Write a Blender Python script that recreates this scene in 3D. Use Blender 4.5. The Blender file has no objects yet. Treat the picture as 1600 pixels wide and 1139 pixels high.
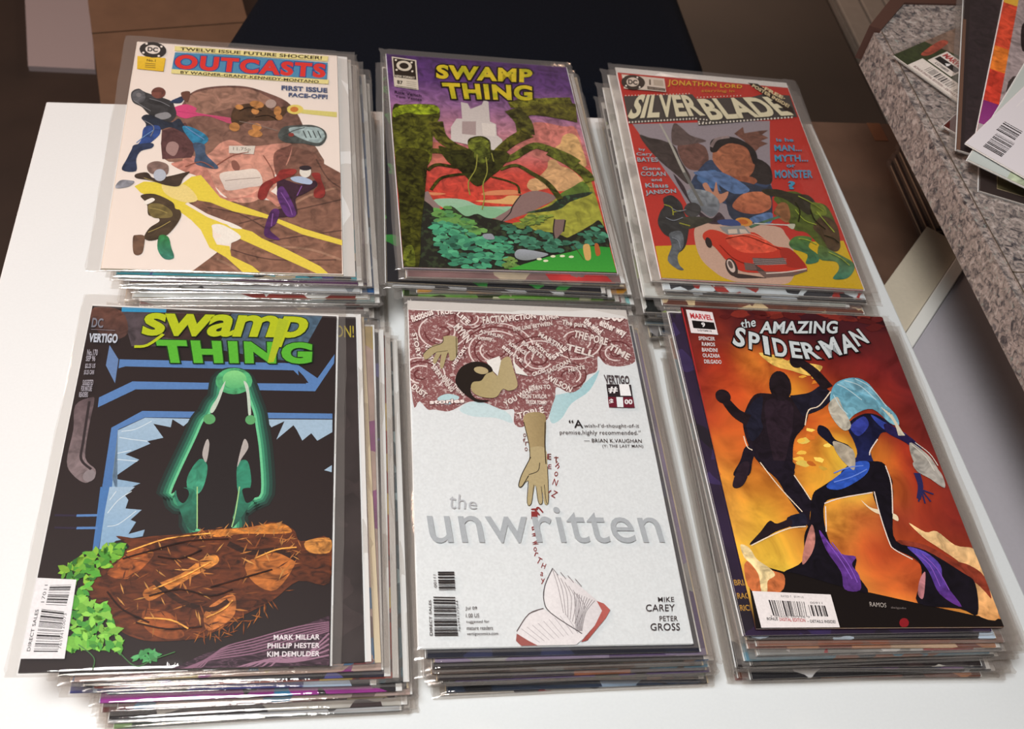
import bpy, math, random, json
from mathutils import Matrix, Vector, noise
R = math.radians
scene = bpy.context.scene
COL = scene.collection
# ---------------------------------------------------------------- camera, light, exposure
F = 1583.67; CY = 550.36; HCAM = 0.6262
cam_d = bpy.data.cameras.new('camera'); cam = bpy.data.objects.new('camera', cam_d); COL.objects.link(cam)
rt = Vector((0.98014539, 0.15364017, 0.12533839)); up = Vector((-0.19828014, 0.75947952, 0.61957715)); fw = Vector((0, 0.6321278, -0.77486415))
fw = rt.cross(up) * -1
m = Matrix((rt, up, -fw)).transposed().to_4x4(); m.translation = Vector((0, 0, HCAM))
cam.matrix_world = m
cam_d.sensor_fit = 'HORIZONTAL'; cam_d.sensor_width = 36; cam_d.lens = F * 36 / 1600
cam_d.shift_y = (CY - 569.5) / 1600
cam_d.clip_start = .02
cam_d.dof.use_dof = True; cam_d.dof.focus_distance = .68; cam_d.dof.aperture_fstop = 14
scene.camera = cam
scene.view_settings.view_transform = 'Standard'; scene.view_settings.look = 'None'
scene.view_settings.exposure = 0; scene.view_settings.gamma = 1; scene.view_settings.use_curve_mapping = False
scene.cycles.transparent_max_bounces = 64; scene.cycles.max_bounces = 10
w = bpy.data.worlds.new('room'); scene.world = w; w.use_nodes = True
bg = w.node_tree.nodes['Background']; bg.inputs[0].default_value = (.30, .215, .185, 1); bg.inputs[1].default_value = .24

def area(name, loc, target, size, power, color, size_y=None):
    l = bpy.data.lights.new(name, 'AREA'); l.energy = power; l.color = color; l.size = size
    if size_y: l.shape = 'RECTANGLE'; l.size_y = size_y
    o = bpy.data.objects.new(name, l); COL.objects.link(o); o.location = loc
    o.rotation_euler = (Vector(target) - Vector(loc)).to_track_quat('-Z', 'Y').to_euler()
    return o
area('ceiling_lamp', (-.25, -.05, 1.35), (0, .4, 0), .40, 22.5, (1, .985, .97))
area('warm_lamp', (-1.9, 1.0, 1.1), (-.1, .6, 0), .5, 19, (1, .68, .54))
area('far_warm_lamp', (.3, 4.2, .75), (0, .6, 0), .4, 12, (1, .66, .46))

# ---------------------------------------------------------------- helpers
def lin(h, k=1.0):
    h = h.lstrip('#'); out = []
    for i in (0, 2, 4):
        c = int(h[i:i+2], 16) / 255
        c = c / 12.92 if c <= .04045 else ((c + .055) / 1.055) ** 2.4
        out.append(min(c * k, .9))
    return out
def tag(o, label=None, cat=None, group=None, kind=None):
    if label: o['label'] = label
    if cat: o['category'] = cat
    if group: o['group'] = group
    if kind: o['kind'] = kind
    return o
def empty(name, mat):
    o = bpy.data.objects.new(name, None); COL.objects.link(o); o.matrix_world = mat; o.empty_display_size = .02
    return o
def mobj(name, verts, faces, mats, parent=None, mi=None, cols=None, smooth=False, mesh=None):
    if mesh is None:
        mesh = bpy.data.meshes.new(name); mesh.from_pydata(verts, [], faces)
        for mm in (mats if isinstance(mats, (list, tuple)) else [mats]): mesh.materials.append(mm)
        if mi:
            for p, i in zip(mesh.polygons, mi): p.material_index = i
        if cols:
            a = mesh.color_attributes.new('Col', 'FLOAT_COLOR', 'POINT')
            for i, c in enumerate(cols): a.data[i].color = (c[0], c[1], c[2], 1)
        if smooth:
            for p in mesh.polygons: p.use_smooth = True
        mesh.update()
    o = bpy.data.objects.new(name, mesh); COL.objects.link(o)
    if parent: o.parent = parent
    return o
def boxv(x0, x1, y0, y1, z0, z1, V=None, Fc=None, M=None):
    V = [] if V is None else V; Fc = [] if Fc is None else Fc; b = len(V)
    pts = [(x, y, z) for z in (z0, z1) for y in (y0, y1) for x in (x0, x1)]
    V += [tuple(M @ Vector(p)) for p in pts] if M else pts
    Fc += [tuple(b + i for i in f) for f in ((0, 2, 3, 1), (4, 5, 7, 6), (0, 1, 5, 4), (2, 6, 7, 3), (0, 4, 6, 2), (1, 3, 7, 5))]
    return V, Fc
def bevel(o, wd=.002, seg=2):
    md = o.modifiers.new('bevel', 'BEVEL'); md.width = wd; md.segments = seg; md.limit_method = 'ANGLE'
    return o
# ---------------------------------------------------------------- materials
def newmat(name):
    mt = bpy.data.materials.new(name); mt.use_nodes = True; nt = mt.node_tree
    b = nt.nodes['Principled BSDF']; return mt, nt, b
def nd(nt, t, **k):
    n = nt.nodes.new(t)
    for a, v in k.items():
        if a.startswith('i_'):
            n.inputs[a[2:].replace('_', ' ')].default_value = v
        else: setattr(n, a, v)
    return n
def mix(nt, fac, a, b, blend='MIX'):
    n = nt.nodes.new('ShaderNodeMix'); n.data_type = 'RGBA'; n.blend_type = blend
    for s, v in ((n.inputs[0], fac), (n.inputs[6], a), (n.inputs[7], b)):
        if hasattr(v, 'is_linked') or isinstance(v, bpy.types.NodeSocket): nt.links.new(v, s)
        else: s.default_value = v if not isinstance(v, (tuple, list)) else (tuple(v) + (1,))[:4]
    return n.outputs[2]
def ramp(nt, src, stops, interp='LINEAR'):
    r = nt.nodes.new('ShaderNodeValToRGB'); r.color_ramp.interpolation = interp; e = r.color_ramp.elements
    while len(e) > 1: e.remove(e[-1])
    e[0].position = stops[0][0]; e[0].color = (*stops[0][1], 1)
    for p, c in stops[1:]:
        n = e.new(p); n.color = (*c, 1)
    nt.links.new(src, r.inputs[0]); return r.outputs[0]
def simple(name, col, rough=.5, nscale=0, namt=.1, spec=.5, bump=0):
    mt, nt, b = newmat(name); c = lin(col) if isinstance(col, str) else col
    b.inputs['Roughness'].default_value = rough; b.inputs['Specular IOR Level'].default_value = spec
    if nscale:
        t = nd(nt, 'ShaderNodeTexCoord'); n = nd(nt, 'ShaderNodeTexNoise', i_Scale=nscale, i_Detail=6.0)
        nt.links.new(t.outputs['Object'], n.inputs['Vector'])
        o = ramp(nt, n.outputs[0], [(.3, [x * (1 - namt) for x in c]), (.7, [min(x * (1 + namt), .95) for x in c])])
        nt.links.new(o, b.inputs['Base Color'])
        if bump:
            bp = nd(nt, 'ShaderNodeBump', i_Strength=bump, i_Distance=.001); nt.links.new(n.outputs[0], bp.inputs['Height']); nt.links.new(bp.outputs[0], b.inputs['Normal'])
    else: b.inputs['Base Color'].default_value = (*c, 1)
    return mt
def ink(kind):
    mt, nt, b = newmat('ink_' + kind); b.inputs['Roughness'].default_value = .42; b.inputs['Specular IOR Level'].default_value = .35
    a = nd(nt, 'ShaderNodeAttribute', attribute_name='Col'); t = nd(nt, 'ShaderNodeTexCoord'); c = a.outputs['Color']
    def nz(scale, det=5, dist=0, sx=1, sy=1, rot=0):
        mp = nd(nt, 'ShaderNodeMapping'); mp.inputs['Scale'].default_value = (sx, sy, 1); mp.inputs['Rotation'].default_value = (0, 0, rot)
        nt.links.new(t.outputs['Object'], mp.inputs['Vector'])
        n = nd(nt, 'ShaderNodeTexNoise', i_Scale=float(scale), i_Detail=float(det), i_Distortion=float(dist)); nt.links.new(mp.outputs[0], n.inputs['Vector']); return n.outputs[0]
    if kind == 'f': r = ramp(nt, nz(600), [(.3, (.94,) * 3), (.7, (1.06,) * 3)]); c = mix(nt, 1.0, c, r, 'MULTIPLY')
    elif kind == 'y':      # lettering that turns mossy green along its lower edge
        r = ramp(nt, nz(90, 3), [(.45, (1, 1, 1)), (.62, (.62, .78, .55))]); c = mix(nt, 1.0, c, r, 'MULTIPLY')
    elif kind == 'r': r = ramp(nt, nz(110, 6, 1.2), [(.28, (.52,) * 3), (.5, (1, 1, 1)), (.74, (1.5,) * 3)]); c = mix(nt, 1.0, c, r, 'MULTIPLY')
    elif kind == 'm':
        r = ramp(nt, nz(160, 6, .8), [(.34, (.3, .3, .25)), (.5, (1, 1, 1)), (.68, (2.0, 2.0, 1.5))]); c = mix(nt, 1.0, c, r, 'MULTIPLY')
        v = nd(nt, 'ShaderNodeTexVoronoi', feature='DISTANCE_TO_EDGE', i_Scale=120.0); nt.links.new(t.outputs['Object'], v.inputs['Vector'])
        c = mix(nt, 1.0, c, ramp(nt, v.outputs[0], [(0, (.6,) * 3), (.06, (1,) * 3)]), 'MULTIPLY')
    elif kind == 'l': r = ramp(nt, nz(240, 4), [(.5, (1, 1, 1)), (.62, (3.5, 5.0, 3.5))]); c = mix(nt, 1.0, c, r, 'MULTIPLY')
    elif kind == 'w': r = ramp(nt, nz(85, 7, 1.6, 1, 2.2, .4), [(.3, (.28, .24, .22)), (.46, (1, .95, .9)), (.7, (1.9, 1.8, 1.5))]); c = mix(nt, 1.0, c, r, 'MULTIPLY')
    elif kind == 'g': r = ramp(nt, nz(40, 3, 4, 1, 4, -.25), [(.4, (.6,) * 3), (.5, (1.2,) * 3), (.56, (2.6,) * 3), (.6, (.8,) * 3)]); c = mix(nt, 1.0, c, r, 'MULTIPLY')
    elif kind == 's':
        wv = nd(nt, 'ShaderNodeTexWave', wave_type='RINGS', i_Scale=42.0, i_Distortion=14.0, i_Detail=3.0, i_Detail_Scale=18.0); nt.links.new(t.outputs['Object'], wv.inputs['Vector'])
        n2 = nz(420, 2, 1.0)
        c = mix(nt, ramp(nt, wv.outputs[1], [(.4, (0,) * 3), (.5, (.4,) * 3), (.7, (.1,) * 3)]), c, (.74, .62, .60)); c = mix(nt, ramp(nt, n2, [(.56, (0,) * 3), (.61, (.45,) * 3)]), c, (.85, .76, .73))
    elif kind == 'fl':
        r = ramp(nt, nz(28, 6, 1.0), [(.28, (.5, .42, .4)), (.5, (1, 1, 1)), (.72, (1.45, 1.35, 1.2))]); c = mix(nt, 1.0, c, r, 'MULTIPLY')
    nt.links.new(c, b.inputs['Base Color']); return mt
INK = {k: ink(k) for k in ('f', 'r', 'm', 'l', 'w', 'g', 's', 'fl', 'y')}
def bag_mat(name, haze, tint, rough=.12):
    mt, nt, b = newmat(name); nt.nodes.remove(b); out = nt.nodes['Material Output']
    tr = nd(nt, 'ShaderNodeBsdfTransparent'); tr.inputs[0].default_value = (*tint, 1)
    gl = nd(nt, 'ShaderNodeBsdfGlossy'); gl.inputs['Roughness'].default_value = rough; gl.inputs[0].default_value = (.95, .93, .92, 1)
    df = nd(nt, 'ShaderNodeBsdfDiffuse'); df.inputs[0].default_value = (.75, .72, .70, 1)
    t = nd(nt, 'ShaderNodeTexCoord'); mp = nd(nt, 'ShaderNodeMapping'); mp.inputs['Scale'].default_value = (1, .25, 1); nt.links.new(t.outputs['Object'], mp.inputs['Vector'])
    n = nd(nt, 'ShaderNodeTexNoise', i_Scale=60.0, i_Detail=3.0, i_Distortion=.6); nt.links.new(mp.outputs[0], n.inputs['Vector'])
    bp = nd(nt, 'ShaderNodeBump', i_Strength=.25, i_Distance=.002); nt.links.new(n.outputs[0], bp.inputs['Height']); nt.links.new(bp.outputs[0], gl.inputs['Normal'])
    lw = nd(nt, 'ShaderNodeLayerWeight', i_Blend=.5); nt.links.new(bp.outputs[0], lw.inputs['Normal'])
    p5 = nd(nt, 'ShaderNodeMath', operation='POWER'); p5.inputs[1].default_value = 5; nt.links.new(lw.outputs['Facing'], p5.inputs[0])
    fr = nd(nt, 'ShaderNodeMath', operation='MULTIPLY_ADD'); fr.inputs[1].default_value = .9; fr.inputs[2].default_value = .045; nt.links.new(p5.outputs[0], fr.inputs[0])
    m1 = nd(nt, 'ShaderNodeMixShader'); m1.inputs[0].default_value = haze; nt.links.new(tr.outputs[0], m1.inputs[1]); nt.links.new(df.outputs[0], m1.inputs[2])
    m2 = nd(nt, 'ShaderNodeMixShader'); nt.links.new(fr.outputs[0], m2.inputs[0]); nt.links.new(m1.outputs[0], m2.inputs[1]); nt.links.new(gl.outputs[0], m2.inputs[2])
    nt.links.new(m2.outputs[0], out.inputs[0]); return mt
BAGTOP = bag_mat('clear_film', .012, (.975, .97, .965), .06)
BAG = bag_mat('clear_film_edge', .06, (.93, .915, .90), .12)
PAPER = simple('page_edges', 'd9d4cc', .7, 900, .12); PAPER_Y = simple('page_edges_aged', 'c9bda6', .7, 900, .12)
BOARD = simple('white_backing_board', 'e6e8e8', .45); BOARD_C = simple('cream_backing_board', 'd8c8a8', .5)
# ---------------------------------------------------------------- comic covers: flat print cut from thin sheets of ink
CW, CH = .168, .259
def uv(u, v, z): return ((u - 84) / 1000, (129.5 - v) / 1000, z)
_tc = {}
def glyphs(txt, bold, sp):
    k = (txt, bold, sp)
    if k in _tc: return _tc[k]
    c = bpy.data.curves.new('t', 'FONT'); c.body = txt; c.size = 1; c.offset = bold; c.space_character = sp; c.resolution_u = 4; c.fill_mode = 'FRONT'
    o = bpy.data.objects.new('t', c); me = o.to_mesh()
    V = [(v.co.x, v.co.y) for v in me.vertices]; Fc = [tuple(p.vertices) for p in me.polygons]
    o.to_mesh_clear(); bpy.data.objects.remove(o); bpy.data.curves.remove(c)
    _tc[k] = (V, Fc); return _tc[k]
def pairs(a): return [(a[i], a[i + 1]) for i in range(0, len(a), 2)]
def area2(p): return sum(p[i - 1][0] * p[i][1] - p[i][0] * p[i - 1][1] for i in range(len(p)))
def catmull(p, closed=True, n=4):
    out = []; L = len(p)
    rng = range(L) if closed else range(L - 1)
    for i in rng:
        g = (lambda j: p[j % L]) if closed else (lambda j: p[min(max(j, 0), L - 1)])
        a, b, c, d = g(i - 1), g(i), g(i + 1), g(i + 2)
        for k in range(n):
            t = k / n
            out.append(tuple(.5 * (2 * b[q] + (c[q] - a[q]) * t + (2 * a[q] - 5 * b[q] + 4 * c[q] - d[q]) * t * t + (3 * b[q] - a[q] - 3 * c[q] + d[q]) * t ** 3) for q in (0, 1)))
    if not closed: out.append(p[-1])
    return out
def inside(pt, poly):
    x, y = pt; c = False
    for i in range(len(poly)):
        x1, y1 = poly[i - 1]; x2, y2 = poly[i]
        if (y1 > y) != (y2 > y) and x < (x2 - x1) * (y - y1) / (y2 - y1) + x1: c = not c
    return c
class Sheet:
    def __init__(s, z, gain): s.V = []; s.F = []; s.C = []; s.M = []; s.z = z; s.gain = gain; s.mats = []
    def mi(s, k):
        if k not in s.mats: s.mats.append(k)
        return s.mats.index(k)
    def clip(s, p): return (min(max(p[0], 0), 168), min(max(p[1], 0), 259))
    def poly(s, pts, col, m='f', col2=None, ax='v', clip=True):
        if clip: pts = [s.clip(p) for p in pts]
        q = []
        for p in pts:
            if not q or abs(p[0] - q[-1][0]) + abs(p[1] - q[-1][1]) > .02: q.append(p)
        if len(q) > 1 and abs(q[0][0] - q[-1][0]) + abs(q[0][1] - q[-1][1]) < .02: q.pop()
        if len(q) < 3: return
        if area2(q) > 0: q = q[::-1]
        b = len(s.V); s.V += [uv(*p, s.z) for p in q]; s.F.append(tuple(range(b, b + len(q)))); s.M.append(s.mi(m))
        if col2 is None: s.C += [col] * len(q)
        else:
            i = 0 if ax == 'u' else 1; lo = min(p[i] for p in q); hi = max(p[i] for p in q)
            for p in q:
                t = (p[i] - lo) / (hi - lo + 1e-6); s.C.append([col[k] * (1 - t) + col2[k] * t for k in range(3)])
    def quadmap(s, V, Fc, bb, q, col, m, dz=0, z=None):
        x0, y0, x1, y1 = bb; b = len(s.V); z = s.z if z is None else z
        for x, y in V:
            a = (x - x0) / (x1 - x0); t = (y1 - y) / (y1 - y0)
            top = [q[0][k] * (1 - a) + q[1][k] * a for k in (0, 1)]; bot = [q[3][k] * (1 - a) + q[2][k] * a for k in (0, 1)]
            s.V.append(uv(*s.clip((top[0] * (1 - t) + bot[0] * t, top[1] * (1 - t) + bot[1] * t)), z)); s.C.append(col)
        for f in Fc: s.F.append(tuple(b + i for i in f)); s.M.append(s.mi(m))
STEP = .000008
def draw(sh, it):
    K = it[0]; g = lambda c: lin(c, sh.gain)
    if K == 'p':
        _, col, g2, sm, m, pts = it; pts = pairs(pts)
        if sm: pts = catmull(pts)
        if g2: sh.poly(pts, g(g2[0]), m, g(col), g2[1]) if g2[1] == 'v' and False else sh.poly(pts, g(col), m, g(g2[0]), g2[1])
        else: sh.poly(pts, g(col), m)
    elif K == 's':
        _, col, wd, sm, m, pts = it; pts = pairs(pts)
        if sm and len(pts) > 2: pts = catmull(pts, False, 4)
        w0, w1 = wd if isinstance(wd, list) else (wd, wd); L = []; Rr = []; n = len(pts)
        for i, p in enumerate(pts):
            a = pts[max(i - 1, 0)]; b = pts[min(i + 1, n - 1)]; dx, dy = b[0] - a[0], b[1] - a[1]; d = math.hypot(dx, dy) or 1; h = (w0 + (w1 - w0) * i / max(n - 1, 1)) / 2
            L.append((p[0] - dy / d * h, p[1] + dx / d * h)); Rr.append((p[0] + dy / d * h, p[1] - dx / d * h))
        c = g(col)
        for i in range(n - 1): sh.poly([L[i], L[i + 1], Rr[i + 1], Rr[i]], c, m)
    elif K == 't':
        _, txt, col, bold, out, ow, sp, m, q = it; q = pairs(q)
        V, Fc = glyphs(txt, bold, sp)
        if not V: return
        xs = [v[0] for v in V]; ys = [v[1] for v in V]; bb = (min(xs), min(ys), max(xs), max(ys))
        if out:
            V2, F2 = glyphs(txt, ow, sp); sh.quadmap(V2, F2, bb, q, g(out), 'f'); sh.z += STEP
        sh.quadmap(V, Fc, bb, q, g(col), m)
    elif K == 'b':
        _, seed, n, q = it; q = pairs(q); rnd = random.Random(seed); x = 0; V = []; Fc = []
        while x < 1:
            wd = rnd.choice((.5, .5, 1, 1.5)) / n; x1 = min(x + wd, 1); b = len(V); V += [(x, 0), (x1, 0), (x1, 1), (x, 1)]; Fc.append((b, b + 1, b + 2, b + 3)); x = x1 + rnd.choice((.5, .5, 1, 1.4)) / n
        sh.quadmap(V, Fc, (0, 0, 1, 1), q, g('242022'), 'f')
    elif K == 'g':     # a printed band that follows an outline at a distance
        _, col, e, pts = it; pts = catmull(pairs(pts)); sgn = 1 if area2(pts) > 0 else -1; o = []; n = len(pts)
        for i, p in enumerate(pts):
            a = pts[i - 1]; b = pts[(i + 1) % n]; dx, dy = b[0] - a[0], b[1] - a[1]; d = math.hypot(dx, dy) or 1
            o.append((p[0] + dy / d * e * sgn, p[1] - dx / d * e * sgn))
        c = g(col)
        for i in range(n):
            j = (i + 1) % n
            sh.poly([pts[i], pts[j], o[j], o[i]], c, 'f')
    elif K == 'n':
        _, seed, n, cols, wd, ht, kind, m, pts = it; pg = pairs(pts); rnd = random.Random(seed)
        x0, x1 = min(p[0] for p in pg), max(p[0] for p in pg); y0, y1 = min(p[1] for p in pg), max(p[1] for p in pg); c_ = 0; tries = 0
        zz = sh.z
        while c_ < n and tries < n * 20:
            tries += 1; p = (rnd.uniform(x0, x1), rnd.uniform(y0, y1))
            if not inside(p, pg): continue
            s_ = rnd.uniform(.55, 1.15); a = rnd.uniform(0, 6.28) if kind not in ('blob', 'dab') else rnd.uniform(-.4, .4); ca, sa = math.cos(a), math.sin(a); W2, H2 = wd * s_ / 2, ht * s_ / 2
            if kind == 'leaf': base = [(-1, 0), (-.3, .8), (.4, .7), (1, 0), (.4, -.7), (-.3, -.8)]
            elif kind == 'blade': base = [(-1, 0), (0, .8), (1, .1), (0, -.5)]
            else: base = [(math.cos(t) * rnd.uniform(.65, 1.15), math.sin(t) * rnd.uniform(.65, 1.15)) for t in [k * .7 for k in range(9)]]
            q = [(p[0] + x * W2 * ca - y * H2 * sa, p[1] + x * W2 * sa + y * H2 * ca) for x, y in base]
            sh.z = zz + (c_ % 12) * STEP; cc = g(rnd.choice(cols)); k_ = rnd.uniform(.75, 1.2)
            if kind == 'blob':
                sh.z = zz; sh.poly([(x, y + ht * .14) for x, y in q], g('10140e'), 'f'); sh.z = zz + (1 + c_ % 11) * STEP
            sh.poly(q, [x * k_ for x in cc], m); c_ += 1
        sh.z = zz + 12 * STEP
    elif K == 'sky':
        st = [(a, g(b)) for a, b in it[1]]
        for i in range(len(st) - 1):
            sh.poly([(0, st[i][0] * 259), (168, st[i][0] * 259), (168, st[i + 1][0] * 259), (0, st[i + 1][0] * 259)], st[i][1], 'r', st[i + 1][1], 'v')
    elif K == 'grid':
        rows = [[g(c) for c in r.split()] for r in it[1]]; nr, nc = len(rows), len(rows[0]); SU = 4; NR, NC = (nr - 1) * SU, (nc - 1) * SU; b = len(sh.V)
        for j in range(NR + 1):
            for i in range(NC + 1):
                y = j / SU; x = i / SU; j0 = min(int(y), nr - 2); i0 = min(int(x), nc - 2); ty, tx = y - j0, x - i0; tx = tx * tx * (3 - 2 * tx); ty = ty * ty * (3 - 2 * ty)
                sh.V.append(uv(168 * i / NC, 259 * j / NR, sh.z)); sh.C.append([(rows[j0][i0][k] * (1 - tx) + rows[j0][i0 + 1][k] * tx) * (1 - ty) + (rows[j0 + 1][i0][k] * (1 - tx) + rows[j0 + 1][i0 + 1][k] * tx) * ty for k in range(3)])
        for j in range(NR):
            for i in range(NC):
                a = b + j * (NC + 1) + i; sh.F.append((a, a + NC + 1, a + NC + 2, a + 1)); sh.M.append(sh.mi('fl'))
    sh.z += STEP
def print_cover(groups, cover, z0, gain):
    z = z0 + STEP * 2
    for name, items in groups:
        sh = Sheet(z, gain)
        for it in items: draw(sh, it)
        z = sh.z + STEP * 2
        mobj(name, sh.V, sh.F, [INK[k] for k in sh.mats], cover, sh.M, sh.C)
    return z
# ---------------------------------------------------------------- a bagged comic: board, pages, cover, clear bag
_mesh = {}
def bag_mesh(T, w, l, ox, seed):
    """closed clear sleeve: flat over the comic, thin welded fins round it"""
    rnd = random.Random(seed)
    xs = [-w / 2 + ox, -w / 2 + ox + .0025, -CW / 2 - .0008, -CW / 2 + .002, -.04, 0, .04, CW / 2 - .002, CW / 2 + .0008, w / 2 + ox - .0025, w / 2 + ox]
    xs = sorted(xs); ys = [-CH / 2 - .0022, -CH / 2 - .0012, -CH / 2 + .002] + [-CH / 2 + CH * k / 10 for k in range(1, 10)] + [CH / 2 - .002, CH / 2 + .002, -CH / 2 - .0022 + l]
    nx, ny = len(xs), len(ys); V = []; Fc = []
    for s in (1, -1):
        for j, y in enumerate(ys):
            for i, x in enumerate(xs):
                ins = abs(x) <= CW / 2 and abs(y) <= CH / 2
                e = i in (0, nx - 1) or j in (0, ny - 1)
                fin = not ins
                zt = T if s > 0 else .0001
                if e: z = T * .45 + rnd.uniform(-.0007, .0007)
                elif fin: z = T * .5 + s * T * .22 + rnd.uniform(-.0003, .0003)
                else: z = zt
                V.append((x + (rnd.uniform(-.0009, .0009) if e else 0), y + (rnd.uniform(-.0005, .0005) if e else 0), z))
    for s in (0, 1):
        for j in range(ny - 1):
            for i in range(nx - 1):
                a = s * nx * ny + j * nx + i; f = (a, a + 1, a + nx + 1, a + nx); Fc.append(f if s == 0 else f[::-1])
    mi = []
    for s in (0, 1):
        for j in range(ny - 1):
            for i in range(nx - 1):
                cx = (xs[i] + xs[i + 1]) / 2; cy = (ys[j] + ys[j + 1]) / 2
                mi.append(0 if abs(cx) < CW / 2 and abs(cy) < CH / 2 else 1)
    me = bpy.data.meshes.new('plastic_bag'); me.from_pydata(V, [], Fc); me.materials.append(BAGTOP); me.materials.append(BAG)
    for p, i in zip(me.polygons, mi): p.material_index = i; p.use_smooth = True
    me.update(); return me
def box_mesh(name, x0, x1, y0, y1, z0, z1, mat):
    V, Fc = boxv(x0, x1, y0, y1, z0, z1); me = bpy.data.meshes.new(name); me.from_pydata(V, [], Fc); me.materials.append(mat); me.update(); return me
def cached(k, f):
    if k not in _mesh: _mesh[k] = f()
    return _mesh[k]
def cover_mesh(z0, z1, mat, w=CW, l=CH):
    """one folded sheet: back, rounded spine, front"""
    V = []; Fc = []; prof = [(w / 2, z0), (-w / 2 + .001, z0)]
    for k in range(1, 4):
        a = -math.pi / 2 - math.pi * k / 4; prof.append((-w / 2 + .001 + .001 * math.cos(a), (z0 + z1) / 2 + (z1 - z0) / 2 * math.sin(a)))
    prof += [(-w / 2 + .001, z1), (w / 2, z1)]; th = .00015; n = len(prof)
    for y in (-l / 2, l / 2):
        for x, z in prof: V.append((x, y, z))
    for i in range(n - 1): Fc.append((i, i + n, i + n + 1, i + 1))
    me = bpy.data.meshes.new('cover'); me.from_pydata(V, [], Fc); me.materials.append(mat); me.update(); return me
def cover_print(pal, seed):
    mt, nt, b = newmat('cover_print'); b.inputs['Roughness'].default_value = .4; b.inputs['Specular IOR Level'].default_value = .35
    t = nd(nt, 'ShaderNodeTexCoord'); rnd = random.Random(seed)
    mp = nd(nt, 'ShaderNodeMapping'); mp.inputs['Location'].default_value = (rnd.uniform(-5, 5), rnd.uniform(-5, 5), 0); nt.links.new(t.outputs['Object'], mp.inputs['Vector'])
    n = nd(nt, 'ShaderNodeTexNoise', i_Scale=30.0, i_Detail=4.0); nt.links.new(mp.outputs[0], n.inputs['Vector'])
    mx = nd(nt, 'ShaderNodeMix'); mx.data_type = 'VECTOR'; mx.inputs[0].default_value = .012; nt.links.new(mp.outputs[0], mx.inputs[4]); nt.links.new(n.outputs['Color'], mx.inputs[5])
    v = nd(nt, 'ShaderNodeTexVoronoi', i_Scale=rnd.choice((45.0, 65.0, 90.0))); nt.links.new(mx.outputs[1], v.inputs['Vector'])
    sp = nd(nt, 'ShaderNodeSeparateColor'); nt.links.new(v.outputs['Color'], sp.inputs[0])
    k = len(pal); stops = [((.5 * (i > 0) + (i / k) * .5) if i else 0, lin(c, GAIN)) for i, c in enumerate(pal)]
    c = ramp(nt, sp.outputs[0], stops, 'CONSTANT')
    c = mix(nt, 1.0, c, ramp(nt, n.outputs[0], [(.35, (.7,) * 3), (.6, (1.15,) * 3)]), 'MULTIPLY'); nt.links.new(c, b.inputs['Base Color']); return mt
def comic(mat, T, cover_mat, label, group=None, bag=(.180, .270, 0), board=True, boardmat=None, seed=0, groups=None, gain=1.0, cat='comic book', boardext=(.0015, .0025), pages=None, nobag=False):
    r = empty('comic_book', mat); tag(r, label, cat, group)
    bt = .0006 if board else .0001
    if board:
        bx, by = boardext; bm = boardmat or BOARD
        mobj('backing_board', 0, 0, 0, r, mesh=cached(('bd', bm.name, bx, by), lambda: box_mesh('backing_board', -CW / 2 - .0005, CW / 2 + bx, -CH / 2 + .0005, CH / 2 + by, .0003, .0003 + .0006, bm)))
    z1 = T - .0006; pm = pages or PAPER
    mobj('pages', 0, 0, 0, r, mesh=cached(('pg', round(T, 4), pm.name, board), lambda: box_mesh('pages', -CW / 2 + .0005, CW / 2 - .0004, -CH / 2 + .0003, CH / 2 - .0003, .0012, z1 - .0001, pm)))
    cv = mobj('cover', 0, 0, 0, r, mesh=cover_mesh(.0011, z1, cover_mat))
    if groups: print_cover(groups, cv, z1, gain)
    if not nobag:
        w_, l_, ox = bag
        mobj('plastic_bag', 0, 0, 0, r, mesh=cached(('bag', round(T, 4), w_, l_, ox, seed % 3), lambda: bag_mesh(T + .0001, w_, l_, ox, seed % 3)))
    return r

# ---------------------------------------------------------------- furniture
YAW = .26936; EX = Vector((math.cos(YAW), math.sin(YAW), 0)); EY = Vector((-math.sin(YAW), math.cos(YAW), 0))
def frame(origin): return Matrix((EX.to_4d(), EY.to_4d(), Vector((0, 0, 1, 0)), Vector((0, 0, 0, 1)))).transposed() if False else Matrix.Translation(origin) @ Matrix.Rotation(YAW, 4, 'Z')
FLOOR = -.50
fl = mobj('floor', *boxv(-3, 3, -1, 4.5, FLOOR - .02, FLOOR), simple('dark_wood_floor', '30241d', .6, 6, .25)); fl['kind'] = 'structure'
tb = empty('table', frame((-.46044, .69076, 0))); tag(tb, 'white table with a smooth square-cornered top that carries the six stacks of comics', 'table')
WHITE = simple('white_laminate', 'dfe2e2', .38, 500, .015, .5)
bevel(mobj('tabletop', *boxv(0, .74384, -.85, 0, -.02, 0), WHITE, tb), .0012, 2)
for x in (.03, .70):
    for y in (-.82, -.07): bevel(mobj('leg', *boxv(x - .018, x + .018, y - .018, y + .018, FLOOR, -.02), WHITE, tb), .001, 1)

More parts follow.
